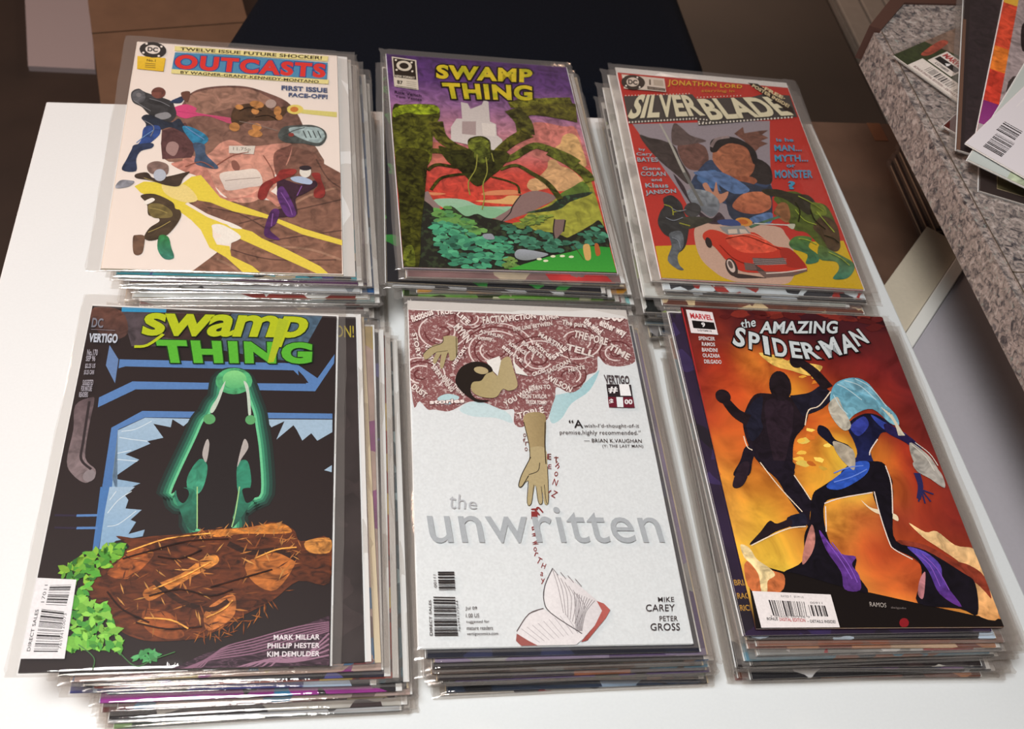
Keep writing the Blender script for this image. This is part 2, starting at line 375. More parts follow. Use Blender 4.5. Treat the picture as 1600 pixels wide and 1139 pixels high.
# granite counter on the far side, chamfered corner with brown edging
def granite():
    mt, nt, b = newmat('speckled_granite_laminate'); b.inputs['Roughness'].default_value = .45
    t = nd(nt, 'ShaderNodeTexCoord'); n = nd(nt, 'ShaderNodeTexNoise', i_Scale=170.0, i_Detail=6.0, i_Roughness=.62, i_Distortion=.9); nt.links.new(t.outputs['Object'], n.inputs['Vector'])
    c = ramp(nt, n.outputs[0], [(.33, lin('343236')), (.41, lin('5c5656')), (.47, lin('847a74')), (.56, lin('9a8e88')), (.66, lin('b4aaa4'))])
    n2 = nd(nt, 'ShaderNodeTexNoise', i_Scale=260.0, i_Detail=3.0, i_Distortion=1.2); nt.links.new(t.outputs['Object'], n2.inputs['Vector'])
    c = mix(nt, ramp(nt, n2.outputs[0], [(.58, (0,) * 3), (.63, (.8,) * 3)]), c, lin('5a5658')); c = mix(nt, ramp(nt, n2.outputs[0], [(.33, (.6,) * 3), (.38, (0,) * 3)]), c, lin('8f9a94'))
    nt.links.new(c, b.inputs['Base Color']); return mt
GR = granite(); EDGE = simple('brown_edging', '4a3028', .5)
ct = empty('counter', Matrix.Translation((.2679, .847, 0))); tag(ct, 'grey speckled granite-look counter with a cut corner, standing above the white table', 'counter')
def prism(pts, z0, z1):
    n = len(pts); V = [(x, y, z0) for x, y in pts] + [(x, y, z1) for x, y in pts]
    return V, [tuple(range(n))[::-1], tuple(range(n, 2 * n))] + [(i, (i + 1) % n, n + (i + 1) % n, n + i) for i in range(n)]
d = Vector((.2531, -.9674)); K = Vector((.2679, .847)); K2 = Vector((.294, .9009))
top = [K, K + d * .95, K + d * .95 + Vector((.9674, .2531)) * .7, K2 + Vector((.951, .309)) * .62, K2]
loc = lambda pts: [(p[0] - .2679, p[1] - .847) for p in pts]
mobj('worktop', *prism(loc(top), .112, .14), GR, ct)
apr = [K + d * .0005, K + d * .95, K + d * .95 + Vector((-.9674, -.2531)) * .006, K + d * .0005 + Vector((-.9674, -.2531)) * .006]
mobj('front_apron', *prism(loc(apr), .104, .1385), GR, ct)
e1 = [K, K2, K2 + Vector((-.011, .006)), K + Vector((-.011, .002))]; mobj('edging', *prism(loc(e1), .108, .142), EDGE, ct)
e2 = [K2, K2 + Vector((.951, .309)) * .62, K2 + Vector((.951, .309)) * .62 + Vector((-.003, .011)), K2 + Vector((-.011, .006))]; mobj('edging', *prism(loc(e2), .108, .142), EDGE, ct)
n_ = Vector((.9674, .2531)); k0 = K + n_ * .36 + d * .0
mobj('base_cabinet', *prism(loc([k0, k0 + d * .85, k0 + d * .9 + n_ * .3, k0 + n_ * .3]), FLOOR, .10), simple('counter_base', '5a463c', .5), ct)
seam = [K + n_ * .0002 + d * .0005, K + d * .95 + n_ * .0002, K + d * .95 + n_ * .0012, K + d * .0005 + n_ * .0012]
mobj('seam', *prism(loc(seam), .1401, .1403), simple('dark_seam', '54483c', .6), ct)
s0 = K + d * .295; mobj('seam', *prism(loc([s0, s0 + Vector((.35, .085)), s0 + Vector((.35, .0862)), s0 + Vector((0, .0012))]), .1401, .1403), bpy.data.materials['dark_seam'], ct)

# grey grooved cabinet behind the counter, near the floor
gc = empty('plank_platform', Matrix.Translation((.5740, 1.790, FLOOR)) @ Matrix.Rotation(R(13.8), 4, 'Z')); tag(gc, 'low grey plank platform with long grooves on the floor behind the granite counter', 'platform')
GP = simple('grey_painted_wood', '8c8176', .55, 60, .06)
mobj('platform_base', *boxv(0, .5, -.35, .9, 0, .012), GP, gc)
for k in range(8): bevel(mobj('plank', *boxv(.002 + k * .055, .053 + k * .055, -.35, .9, .012, .022), GP, gc), .003, 2)

# cardboard carton with tape under the table edge, bagged comics standing in it
CB = simple('brown_cardboard', '5e4638', .5, 40, .12, .5, .1); TAPE = simple('brown_tape', '7a5036', .3)
cx = empty('cardboard_box', frame((.2729, .975, FLOOR))); tag(cx, 'brown cardboard box with packing tape between the white table and the granite counter', 'box')
HB = -.06 - FLOOR
bevel(mobj('box_body', *boxv(-.036, .30, -.66, 0, 0, HB - .003), CB, cx), .003)
mobj('flap', *boxv(-.036, .16, -.66, 0, HB - .003, HB), CB, cx); mobj('flap', *boxv(.161, .30, -.66, 0, HB - .003, HB - .001), CB, cx)
Vt, Ft = boxv(.076, .092, -.030, .0005, HB, HB + .0004); mobj('tape', Vt, Ft, TAPE, cx)
DK = simple('dark_cover', '241a1a', .35); GLOSS = bag_mat('crinkled_film', .03, (.93, .90, .88), .1)
PILE = ('lowest', 'second up', 'third up', 'fourth up', 'fifth up', 'sixth up', 'seventh up', 'uppermost')
DKS = [simple('dark_cover', c_, .35) for c_ in ('1c1616', '241a1a', '6a3428', '1a1518', '2c2020', '141216', '3a2a24', '1c1818')]
for k in range(8):
    M = frame((.3634 + (.0012, 0, .0022, .0008, .003, .0010, .0026, .0014)[k], .9241 + (0, -.001, .001, -.0015, 0, .0012, -.001, 0)[k], HB + FLOOR + .0006 + .0048 * k)) @ Matrix.Rotation(R(-2.5), 4, 'Z')
    o = empty('comic_book', M); tag(o, 'bagged dark comic, %s in the pile on the cardboard box' % PILE[k], 'comic book', 'bagged comics on the cardboard box')
    mobj('cover', *boxv(.002, .150, -.122, 0, .0030, .0038), DKS[k], o); mobj('pages', *boxv(.0025, .150, -.1215, -.0005, .0006, .0029), DKS[(k * 3) % 8] if k % 2 else PAPER_Y, o); mobj('plastic_bag', *boxv(-.001, .152, -.125, .003, .0002, .0043), GLOSS, o)

# white box lid resting on the carton, with raised lip and cream flap
wb = empty('box_lid', Matrix.Translation((.3503, .6308, HB + FLOOR)) @ Matrix.Rotation(R(-28), 4, 'Z')); tag(wb, 'flat white box lid with a raised lip, lying beside the table under the counter edge', 'box lid')
WB = simple('white_card', 'aeaab0', .6, 300, .02); CRM = simple('cream_card', 'c6bca8', .6, 300, .03)
bevel(mobj('lid_top', *boxv(.0, .40, -.30, .155, .001, .028), WB, wb), .0015)
bevel(mobj('lip', *boxv(-.012, .0, -.145, .156, .012, .031), simple('white_card_edge', 'e2e2dc', .55), wb), .001)
mobj('flap', *boxv(-.052, -.0125, -.12, .172, .022, .025), CRM, wb)

# things on the floor behind
gb = empty('foam_board', Matrix.Translation((-.783, 1.334, FLOOR)) @ Matrix.Rotation(R(27), 4, 'Z')); tag(gb, 'pale grey flat board lying on the dark floor beyond the table corner', 'board')
mobj('board_panel', [(-.104, .024, 0), (0, 0, 0), (.01, .40, 0), (-.10, .40, 0), (-.104, .024, .01), (0, 0, .01), (.01, .40, .01), (-.10, .40, .01)], [(3, 2, 1, 0), (4, 5, 6, 7), (0, 1, 5, 4), (1, 2, 6, 5), (2, 3, 7, 6), (3, 0, 4, 7)], simple('pale_grey_board', '9c8f90', .6), gb)
HC = .25
cb2 = empty('cardboard_box', frame((-.5817, .9854, FLOOR)) @ Matrix.Rotation(R(11.5), 4, 'Z')); tag(cb2, 'large brown cardboard box with a seam in its lid on the floor behind the table', 'box')
CB2 = simple('brown_cardboard_box', '6a4e3a', .6, 30, .1)
bevel(mobj('box_body', *boxv(0, .21, -.10, .45, 0, HC - .004), CB2, cb2), .004)
mobj('flap', *boxv(0, .21, .152, .45, HC - .004, HC), CB2, cb2); mobj('flap', *boxv(0, .21, -.10, .150, HC - .004, HC - .001), CB2, cb2)
ch = empty('chair', frame((-.13, 1.10, FLOOR))); tag(ch, 'dark navy upholstered chair with a wide rounded seat pushed up behind the white table', 'chair')
NAVY = simple('navy_fabric', '0e121b', .95, 400, .2, .1, .4)
def cushion(x0, x1, y0, y1, z0, z1, r, lean=0):
    V = []; Fc = []; n = 10; rings = []
    for k in range(9):
        a = -math.pi / 2 + math.pi * k / 8; ins = r * (1 - math.cos(a)) * .3; z = (z0 + z1) / 2 + (z1 - z0) / 2 * math.sin(a); ring = []
        for (cx_, cy_, a0) in ((x1 - r, y1 - r, 0), (x0 + r, y1 - r, 90), (x0 + r, y0 + r, 180), (x1 - r, y0 + r, 270)):
            for q in range(n + 1):
                t = R(a0 + 90 * q / n); x = cx_ + (r - ins) * math.cos(t); y = cy_ + (r - ins) * math.sin(t)
                if x < (x0 + x1) / 2: x += lean * (y - y0)
                ring.append((x, y, z))
        rings.append(ring)
    L = len(rings[0])
    for rg in rings: V += rg
    for k in range(8):
        for i in range(L): a = k * L + i; b = k * L + (i + 1) % L; Fc.append((a, b, b + L, a + L))
    Fc.append(tuple(range(L))[::-1]); Fc.append(tuple(range(8 * L, 9 * L))); return V, Fc
mobj('seat', *cushion(-.335, .305, -.14, .60, -.22 - FLOOR, -.11 - FLOOR, .10, .31), NAVY, ch, smooth=True)
bevel(mobj('seat_frame', *boxv(-.12, .26, -.06, .55, -.27 - FLOOR, -.215 - FLOOR), NAVY, ch))
for x in (-.11, .20):
    for y in (-.02, .50): mobj('leg', *boxv(x, x + .04, y, y + .04, 0, -.27 - FLOOR), EDGE, ch)

# ---------------------------------------------------------------- the six stacks
STACK = {
 'out': dict(p=(-.2492, .5965, .2801, .0752, -.048, .0175)), 'sw87': dict(p=(-.0479, .664, .2828, .0647, -.0512, .0132)),
 'silver': dict(p=(.1551, .701, .2224, .0675, -.028, -.0023)), 'sw170': dict(p=(-.1805, .322, .2483, .0536, -.051, .029)),
 'unw': dict(p=(.0314, .3793, .2423, .0531, -.04, .0027)), 'spid': dict(p=(.2312, .4309, .2317, .0588, -.0363, .001))}
def plane_mat(x, y, rot, h0, gx, gy):
    c, s = math.cos(rot), math.sin(rot)
    ex = Vector((c, s, gx * c + gy * s)).normalized(); ey0 = Vector((-s, c, -gx * s + gy * c)); ez = ex.cross(ey0).normalized(); ey = ez.cross(ex)
    M = Matrix((ex, ey, ez)).transposed().to_4x4(); M.translation = Vector((x, y, h0)); return M
PLACES = {'out': 'back left', 'sw87': 'back middle', 'silver': 'back right', 'sw170': 'front left', 'unw': 'front middle', 'spid': 'front right'}
ORD = ['top', 'second', 'third', 'fourth', 'fifth', 'sixth', 'seventh', 'eighth', 'ninth', 'tenth', 'eleventh', 'twelfth', 'thirteenth', 'fourteenth', 'fifteenth', 'sixteenth', 'seventeenth', 'eighteenth', 'nineteenth', 'twentieth', 'twenty-first', 'twenty-second']
TOPLAB = {'out': 'white comic with red blocky title and brown and yellow artwork, topmost of back left stack',
 'sw87': 'purple-sky comic with mossy boughs and yellow dripping title, topmost of back middle stack',
 'silver': 'red comic with film-strip title and a red car, topmost of back right stack',
 'sw170': 'black comic with green title, green glow and leafy bark, topmost of front left stack',
 'unw': 'white comic with grey lowercase title and open book drawing, topmost of front middle stack',
 'spid': 'fiery orange comic with pale blue title lettering, topmost of front right stack'}
BOARDCOL = {}
def colour_name(hx):
    r_, g_, b_ = [int(hx[i:i + 2], 16) for i in (0, 2, 4)]; mx, mn = max(r_, g_, b_), min(r_, g_, b_)
    if mx < 60: return 'black'
    if mx - mn < 28: return 'white' if mx > 190 else 'grey'
    if r_ == mx: return ('orange' if g_ > .5 * r_ else 'red') if b_ < .55 * r_ and r_ > 130 else ('brown' if b_ < g_ * 1.05 else 'maroon')
    if g_ == mx: return 'green'
    return 'purple' if r_ > g_ * 1.15 else ('light blue' if mx > 160 else 'blue')
GAIN = 1.0
def build_stack(n, N, layers, lean, topkw, seed):
    global GAIN
    x, y, rot, h, ps, rs = STACK[n]['p']; c, s = math.cos(rot), math.sin(rot)
    g = Vector((ps * c - rs * s, ps * s + rs * c)); T = (h - .09 * abs(ps) - .1 * abs(rs)) / N - .0002; rnd = random.Random(seed); GAIN = GAINS[n]
    for k in range(N):
        f = (N - k) / N
        if k == 0: dx = dy = dr = 0; L = None
        else:
            L = layers[k - 1] if k - 1 < len(layers) else None
            u = k / (N - 1)
            if L: dx, dy, dr, pal = L[:4]
            else: dx = lean[0] * u + rnd.uniform(-6, 6); dy = lean[1] * u + rnd.uniform(-4, 4); dr = rnd.uniform(-1.6, 1.6); pal = rnd.choice(PALS)
            dx /= 1000; dy /= 1000; dr = R(dr)
        px, py = x + dx * c - dy * s, y + dx * s + dy * c
        hh = f * (h + g.x * (px - x) + g.y * (py - y))
        M = plane_mat(px, py, rot + dr, hh, g.x * f, g.y * f) @ Matrix.Translation((0, 0, -T))
        if k == 0:
            comic(M, T + .0003, simple('cover_stock', topkw.pop('stock'), .4), TOPLAB[n], 'comics in the %s stack' % PLACES[n], groups=ART[n], gain=GAINS[n], seed=seed, **topkw)
        else:
            two = colour_name(pal[0]); three = colour_name(pal[-1])
            look = two if two == three else '%s and %s' % (two, three)
            lab = 'bagged comic with %s cover, %s from top in %s stack' % (look, ORD[k], PLACES[n])
            if k == N - 1: lab = 'bagged comic with %s cover, lowest of %s stack' % (look, PLACES[n])
            q = rnd.random()
            comic(M, T, cover_print(pal, seed * 50 + k), lab, 'comics in the %s stack' % PLACES[n], bag={'spid': (.192, .268, .006), 'silver': (.189, .271, .0035)}.get(n) or rnd.choice(((.180, .270, 0), (.184, .272, .001), (.178, .268, 0), (.182, .270, -.001))), boardmat=BOARD_C if q < .2 else BOARD, seed=k, pages=PAPER_Y if rnd.random() < .3 else PAPER, boardext=rnd.choice(((.0015, .0025), (.004, .004))), groups=L[4] if L and len(L) > 4 else None, gain=GAINS[n])
PALS = [['1a1c2c', '2a2c48', '5a3a6a'], ['20181a', '3a2a2a', 'b8b4ac'], ['c8ccd0', 'a8b0b4', '3a3c40'], ['141416', '1c1c20', '8a8a8e'], ['8a9aa4', '30383e', 'c0c4c4'], ['1c1c20', '3a4a5a', '8aa0a8'], ['5a2a6a', '2a1a3a', 'c8a0c0'], ['2a6a8a', '15202c', 'b8c8cc'],
 ['6a3a28', 'b87a50', '2a1a14'], ['203a2c', '122018', '7aa060'], ['c8c4bc', '3a3a40', 'a03030'], ['14141a', '20202a', 'b8b8b8'], ['5a2a28', '30181a', 'b0a080'], ['24364f', '101420', '9ab0c8'], ['d8d4cc', '8a8a8c', '3a5a8a']]
GAINS = {'out': 0.92, 'sw87': 0.9, 'silver': 0.9, 'sw170': 0.84, 'unw': 0.86, 'spid': 0.88}
# cover print
ART = {'out': [['artwork',[['p','6b4a42',['8d6a5a','v'],1,'r',[29.0,111.7,31.7,100.0,40.3,83.7,46.5,66.1,55.9,56.9,73.4,51.5,92.6,50.8,109.7,57.3,125.5,67.0,134.2,82.4,138.1,94.1,142.7,109.5,151.7,128.1,151.7,143.3,102.1,150.5,53.9,146.7,33.9,144.6]],
['p','9a7463',None,1,'r',[44.5,73.3,53.7,61.3,73.5,54.0,94.0,53.8,107.2,60.6,116.5,72.0,87.2,77.0,69.9,84.7,52.9,90.3]],
['p','7a5548',['8a6350','v'],0,'r',[123.7,122.7,131.3,122.1,148.5,128.4,155.5,141.1,168.8,150.5,167.2,258.2,62.0,260.0,72.8,246.7,78.1,240.1,86.7,243.8,87.3,230.9,93.9,224.0,87.6,211.0,68.7,201.8,54.3,190.7,54.0,184.7,68.0,188.2,88.9,185.3,107.8,184.2,117.5,185.4,124.3,160.0,119.1,141.9]],
['p','c48a78',['d29c88','v'],1,'r',[74.2,122.9,83.8,118.3,96.4,124.9,123.7,118.8,130.1,122.2,126.5,143.2,116.9,156.8,119.5,167.5,103.1,186.2,86.6,187.2,71.8,170.6,66.3,156.7,49.2,147.1,48.9,141.6,65.3,136.7]],
['p','c08272',None,1,'r',[46.8,145.4,55.9,139.3,66.1,153.1,77.0,180.8,91.2,183.4,110.0,173.5,122.2,183.4,120.0,191.4,110.2,182.3,94.7,183.2,84.3,188.2,74.9,186.1,66.2,176.2,59.6,162.5,49.9,157.8,38.9,149.6]],
['p','8b5a4e',None,1,'f',[83.6,143.6,87.2,142.4,90.5,149.5,88.9,154.2,85.2,151.7]],
['p','7b5045',None,1,'r',[116.4,130.9,126.3,122.5,130.1,122.2,125.3,145.2,120.6,160.2,116.7,149.5]],
['p','e9ddd0',['cfc3bb','v'],1,'f',[75.9,157.8,90.0,153.2,103.3,151.4,108.0,167.4,97.9,171.6,82.6,176.1,78.8,170.1]],
['s','7a5f55',0.5,1,'f',[79.8,165.6,90.4,163.1,106.0,160.3]],
['p','5b3b3b',None,0,'r',[29.6,111.7,46.2,100.6,57.4,124.3,53.6,141.3,32.1,144.7,29.6,126.6]],
['p','a3837e',None,1,'f',[34.8,126.2,39.4,123.9,43.3,129.2,40.6,140.4,34.3,135.4]],
['s','5c4036',1.2,1,'r',[92.2,210.8,115.4,201.2,168.3,180.8]],
['s','5c4036',1.2,1,'r',[104.4,230.2,133.5,222.4,167.8,214.1]],
['s','5c4036',1.2,1,'r',[87.5,237.3,116.4,246.0,163.2,244.5]],
['s','5c4036',1.2,1,'r',[68.4,195.1,91.8,200.6,113.4,216.5]],
['s','5c4036',1.2,1,'r',[149.1,135.9,157.9,157.7,168.5,168.1]],
['s','a07a64',2.2,1,'r',[77.9,247.3,88.2,253.3,94.0,259.4]],
['s','a07a64',2.2,1,'r',[121.9,232.8,145.4,235.2,166.8,244.4]],
['s','a07a64',2.2,1,'r',[127.2,191.9,145.4,176.7,164.1,168.3]],
['p','e3cf45',['e8d050','u'],0,'f',[14.7,175.9,21.0,170.3,32.3,170.5,46.4,173.9,54.9,162.8,61.8,160.6,69.5,172.5,77.1,184.2,86.7,188.9,114.2,201.2,139.4,213.7,167.9,224.3,167.8,229.7,138.2,219.7,113.1,204.7,87.1,198.3,70.4,189.8,56.4,187.2,52.2,192.5,68.9,205.2,80.7,211.3,101.8,218.7,108.9,225.1,127.8,235.9,151.3,251.4,157.2,258.3,148.9,258.6,116.2,239.6,89.3,224.2,76.3,214.9,72.8,213.4,73.9,224.9,77.2,232.9,86.3,234.2,87.8,243.8,102.8,252.9,108.7,259.7,96.3,260.0,84.5,245.5,72.3,236.3,65.1,218.7,57.8,209.1,52.9,204.3,37.2,190.0,25.6,185.5,19.7,182.5]],
['p','efe9df',None,1,'f',[72.8,213.4,80.8,213.0,93.9,224.0,87.3,230.9,81.7,232.4,76.4,228.0,80.1,223.8,74.8,219.9]],
['p','efe9df',None,1,'f',[80.6,208.3,87.6,211.0,94.7,216.0,86.6,215.2]],
['p','e9d488',None,1,'f',[34.7,171.2,50.8,171.9,61.0,186.9,52.1,190.8,37.9,183.1]],
['p','d8487f',['b8506c','u'],1,'f',[35.4,84.1,44.8,78.3,53.7,82.3,55.2,88.1,82.7,92.3,81.8,99.3,65.3,92.0,54.3,92.1,45.9,95.8,38.4,91.7]],
['s','a03060',0.4,1,'f',[39.3,87.7,56.6,89.9,77.9,94.7]],
['p','d9cf7a',None,0,'f',[137.4,76.0,166.5,76.8,166.4,83.4,137.4,81.1]],
['p','e2cf6b',None,0,'f',[139.0,75.8,138.6,77.8,137.7,79.6,136.2,81.1,134.3,82.1,132.2,82.6,130.1,82.5,128.2,81.8,126.7,80.6,125.8,79.0,125.4,77.2,125.7,75.3,126.6,73.5,128.1,72.0,130.0,70.9,132.1,70.4,134.2,70.5,136.1,71.2,137.6,72.4,138.6,74.0]],
['p','c87a3a',None,0,'f',[134.9,76.2,134.7,77.3,134.3,78.3,133.5,79.2,132.6,79.8,131.5,80.0,130.5,80.0,129.6,79.6,128.8,78.9,128.3,78.0,128.1,76.9,128.3,75.8,128.7,74.8,129.5,74.0,130.4,73.4,131.5,73.1,132.5,73.2,133.5,73.6,134.2,74.3,134.7,75.2]],
['p','3a3a3c',None,1,'r',[2.0,67.9,7.0,62.3,13.4,66.6,32.3,74.6,36.5,82.1,38.5,93.6,30.8,103.9,18.1,93.6,11.3,84.6,4.3,79.5]],
['p','5a5a5e',None,0,'r',[13.3,71.6,13.3,74.2,12.7,76.6,11.7,78.5,10.4,79.8,8.8,80.4,7.1,80.1,5.6,79.1,4.3,77.4,3.3,75.2,2.8,72.7,2.9,70.2,3.4,67.8,4.4,65.8,5.8,64.5,7.3,63.9,9.0,64.1,10.6,65.1,11.9,66.9,12.9,69.1]],
['p','7c7a7c',None,0,'f',[9.8,70.0,9.8,70.9,9.6,71.7,9.2,72.3,8.7,72.8,8.1,73.0,7.5,72.9,7.0,72.5,6.5,72.0,6.2,71.2,6.0,70.4,6.0,69.5,6.2,68.8,6.6,68.1,7.1,67.6,7.7,67.4,8.3,67.5,8.8,67.9,9.3,68.4,9.6,69.2]],
['p','6e4238',None,0,'r',[28.4,65.4,28.3,67.6,27.7,69.7,26.6,71.4,25.1,72.6,23.4,73.1,21.7,73.0,20.0,72.1,18.7,70.7,17.7,68.8,17.3,66.6,17.4,64.4,18.0,62.3,19.1,60.6,20.6,59.4,22.3,58.8,24.0,59.0,25.7,59.8,27.0,61.3,28.0,63.2]],
['p','8d8d90',None,1,'f',[22.8,93.2,30.9,89.5,34.9,93.9,30.4,98.2,24.4,97.8]],
['p','27303f',None,1,'r',[12.5,98.0,18.1,93.6,34.3,101.7,41.1,96.3,46.6,106.3,51.7,109.7,54.4,115.2,47.1,113.9,35.9,107.3,27.8,111.8,22.6,119.8,16.4,116.6,16.6,105.3]],
['p','2f4a86',None,1,'r',[15.8,109.1,26.2,106.3,28.1,115.6,23.0,125.3,17.8,133.1,11.6,140.9,9.9,135.6,14.7,124.2]],
['p','2c7a9e',None,1,'r',[44.2,106.5,51.4,105.9,62.8,114.4,64.5,121.9,57.6,128.0,51.2,121.1]],
['p','2b3854',None,1,'r',[6.3,146.7,8.8,135.7,10.6,130.0,23.2,127.2,23.6,132.6,15.8,136.9,13.2,146.1,14.3,159.4,4.1,158.9]],
['p','41536b',None,1,'r',[53.8,124.6,62.3,125.8,64.1,136.8,73.7,149.8,72.1,153.0,63.7,151.4,56.3,147.4,56.3,137.4]],
['p','2c3c58',None,1,'r',[32.4,76.6,39.3,69.9,44.1,67.3,42.2,75.6,38.6,77.9]],
['p','6a4538',None,1,'f',[40.2,64.7,45.0,61.6,47.6,63.9,46.4,75.1,43.3,73.4]],
['p','4f3826',None,1,'r',[82.3,81.5,90.9,73.6,107.5,72.9,114.1,80.3,123.0,73.4,125.7,79.2,119.4,89.8,110.5,92.7,95.4,94.1,88.1,100.6,81.7,97.3]],
['p','b98048',None,0,'r',[106.8,74.1,106.4,75.5,105.5,76.6,104.1,77.3,102.5,77.7,100.7,77.6,99.0,77.0,97.4,76.1,96.2,74.9,95.5,73.6,95.4,72.1,95.7,70.8,96.6,69.7,98.0,69.0,99.6,68.6,101.4,68.7,103.2,69.2,104.7,70.1,105.9,71.3,106.6,72.7]],
['p','b98048',None,0,'r',[90.5,78.5,90.2,79.5,89.7,80.3,88.9,80.9,88.0,81.2,87.0,81.1,86.0,80.8,85.1,80.2,84.4,79.4,84.0,78.4,83.9,77.4,84.2,76.4,84.7,75.6,85.5,75.0,86.4,74.8,87.4,74.8,88.4,75.1,89.3,75.7,90.0,76.6,90.4,77.5]],
['p','b98048',None,0,'r',[103.1,82.2,102.8,83.6,102.3,84.7,101.5,85.6,100.6,86.0,99.7,86.1,98.8,85.7,98.0,84.9,97.4,83.8,97.0,82.5,97.0,81.2,97.3,79.8,97.8,78.7,98.5,77.8,99.4,77.4,100.4,77.3,101.3,77.7,102.1,78.5,102.7,79.6,103.0,80.9]],
['p','b98048',None,0,'r',[121.0,80.5,120.7,82.3,120.1,83.9,119.3,85.1,118.3,85.8,117.4,85.9,116.5,85.5,115.7,84.5,115.1,83.0,114.9,81.3,114.9,79.4,115.2,77.6,115.8,76.0,116.6,74.7,117.5,74.0,118.5,73.9,119.4,74.4,120.2,75.4,120.7,76.8,121.0,78.6]],
['p','b98048',None,0,'r',[88.6,103.7,88.3,105.3,87.6,106.7,86.6,107.7,85.3,108.3,84.0,108.3,82.8,107.8,81.6,106.8,80.8,105.5,80.3,103.8,80.2,102.1,80.5,100.5,81.2,99.1,82.3,98.1,83.5,97.5,84.8,97.5,86.1,98.0,87.2,99.0,88.0,100.4,88.5,102.0]],
['p','b98048',None,0,'r',[105.6,102.0,105.3,103.3,104.7,104.4,103.8,105.2,102.7,105.6,101.5,105.6,100.4,105.2,99.4,104.4,98.6,103.3,98.2,102.0,98.1,100.7,98.4,99.4,99.1,98.3,100.0,97.5,101.1,97.1,102.2,97.1,103.4,97.5,104.4,98.3,105.1,99.4,105.5,100.7]],
['p','b98048',None,0,'r',[122.2,88.3,121.9,89.4,121.4,90.4,120.7,91.0,119.9,91.4,119.0,91.4,118.2,91.1,117.5,90.4,116.9,89.5,116.6,88.5,116.6,87.4,116.8,86.3,117.3,85.3,118.0,84.7,118.8,84.3,119.7,84.3,120.6,84.6,121.3,85.2,121.8,86.1,122.1,87.2]],
['p','b98048',None,0,'r',[106.6,110.3,106.1,111.6,105.2,112.8,103.9,113.5,102.2,113.9,100.5,113.8,98.7,113.3,97.2,112.3,96.0,111.1,95.3,109.6,95.2,108.2,95.5,106.8,96.5,105.6,97.8,104.9,99.4,104.5,101.2,104.6,103.0,105.1,104.5,106.1,105.7,107.3,106.4,108.8]],
['p','b09a90',None,0,'f',[116.7,70.9,116.5,72.7,116.0,74.4,115.0,75.7,113.8,76.6,112.5,77.1,111.1,76.9,109.9,76.2,108.9,75.1,108.2,73.6,108.0,71.8,108.1,70.0,108.7,68.4,109.7,67.0,110.9,66.1,112.2,65.7,113.6,65.8,114.8,66.5,115.8,67.7,116.5,69.2]],
['s','8a7a70',0.8,1,'f',[87.9,95.8,100.5,98.5,118.4,104.7]],
['p','4f5552',None,1,'r',[119.1,107.6,123.4,99.4,133.6,96.5,146.6,95.3,155.7,100.5,157.6,110.2,151.7,120.4,138.9,118.5,126.2,118.6,119.8,114.3]],
['p','9db0b0',None,1,'r',[127.3,101.0,137.5,98.1,151.8,98.8,156.3,108.3,151.7,116.5,142.7,115.3,131.2,108.5]],
['s','39403f',0.9,1,'f',[138.8,102.9,141.4,111.5]],
['s','39403f',0.9,1,'f',[142.7,102.6,145.3,111.2]],
['s','39403f',0.9,1,'f',[146.6,102.3,149.2,110.9]],
['s','39403f',0.9,1,'f',[150.5,101.9,153.1,110.6]],
['s','39403f',0.9,1,'f',[122.3,111.2,131.1,103.6,140.1,98.9]],
['p','8a3a34',None,0,'f',[131.6,108.5,131.5,109.2,131.1,109.9,130.6,110.5,130.0,110.8,129.3,111.0,128.6,111.0,127.9,110.7,127.4,110.2,127.1,109.6,127.0,108.9,127.1,108.1,127.4,107.5,127.9,106.9,128.5,106.5,129.2,106.3,130.0,106.4,130.6,106.7,131.1,107.1,131.4,107.8]],
['p','45362c',None,1,'r',[14.6,162.9,22.4,160.6,27.5,166.4,37.6,164.0,47.7,159.7,53.4,157.6,49.2,165.0,46.4,173.9,37.2,173.6,25.4,169.2,15.0,167.2]],
['p','8d8f98',None,1,'r',[1.5,178.8,4.1,170.6,11.3,170.1,14.3,171.6,10.3,177.1]],
['p','8a7068',None,1,'r',[21.8,152.7,27.1,147.8,34.2,149.1,37.4,153.3,36.3,162.3,24.8,161.3]],
['p','b5bcc8',None,0,'f',[36.4,162.6,36.3,164.7,35.8,166.6,34.9,168.1,33.7,169.2,32.3,169.6,30.9,169.4,29.5,168.5,28.4,167.1,27.6,165.3,27.2,163.3,27.3,161.2,27.8,159.3,28.7,157.7,29.9,156.7,31.3,156.3,32.7,156.5,34.1,157.4,35.2,158.8,36.0,160.6]],
['p','4a3b2a',None,1,'r',[20.0,185.9,30.0,183.6,43.0,191.3,45.7,198.0,49.2,199.5,50.2,206.1,47.0,216.2,41.0,226.2,31.6,231.4,26.4,228.5,29.4,218.6,35.5,211.8,32.9,207.0,27.3,205.6,25.2,194.0]],
['p','77683c',None,1,'r',[26.4,195.6,34.1,193.5,42.5,199.8,44.1,206.4,37.5,208.4,29.6,207.1]],
['p','6e5240',None,1,'r',[18.8,228.8,21.3,226.3,26.3,226.9,27.0,234.8,26.1,244.3,20.8,244.5]],
['p','2f7a3e',['3b7f6e','v'],1,'r',[36.7,226.4,42.8,227.0,45.7,237.3,48.3,247.5,41.6,248.5,36.5,239.2]],
['p','efe9df',None,1,'f',[22.8,192.5,28.1,187.9,30.5,190.3,25.3,194.9]],
['p','3a2030',None,1,'r',[119.4,160.3,126.8,162.5,137.9,166.4,147.8,161.2,149.1,167.5,139.2,177.1,133.1,182.8,134.5,198.5,127.3,202.3,116.6,202.8,116.5,195.9,123.6,192.1,119.7,178.2]],
['p','5b3070',None,1,'r',[119.6,172.9,124.5,170.8,133.3,195.1,132.1,202.0,126.1,200.6,119.8,183.5]],
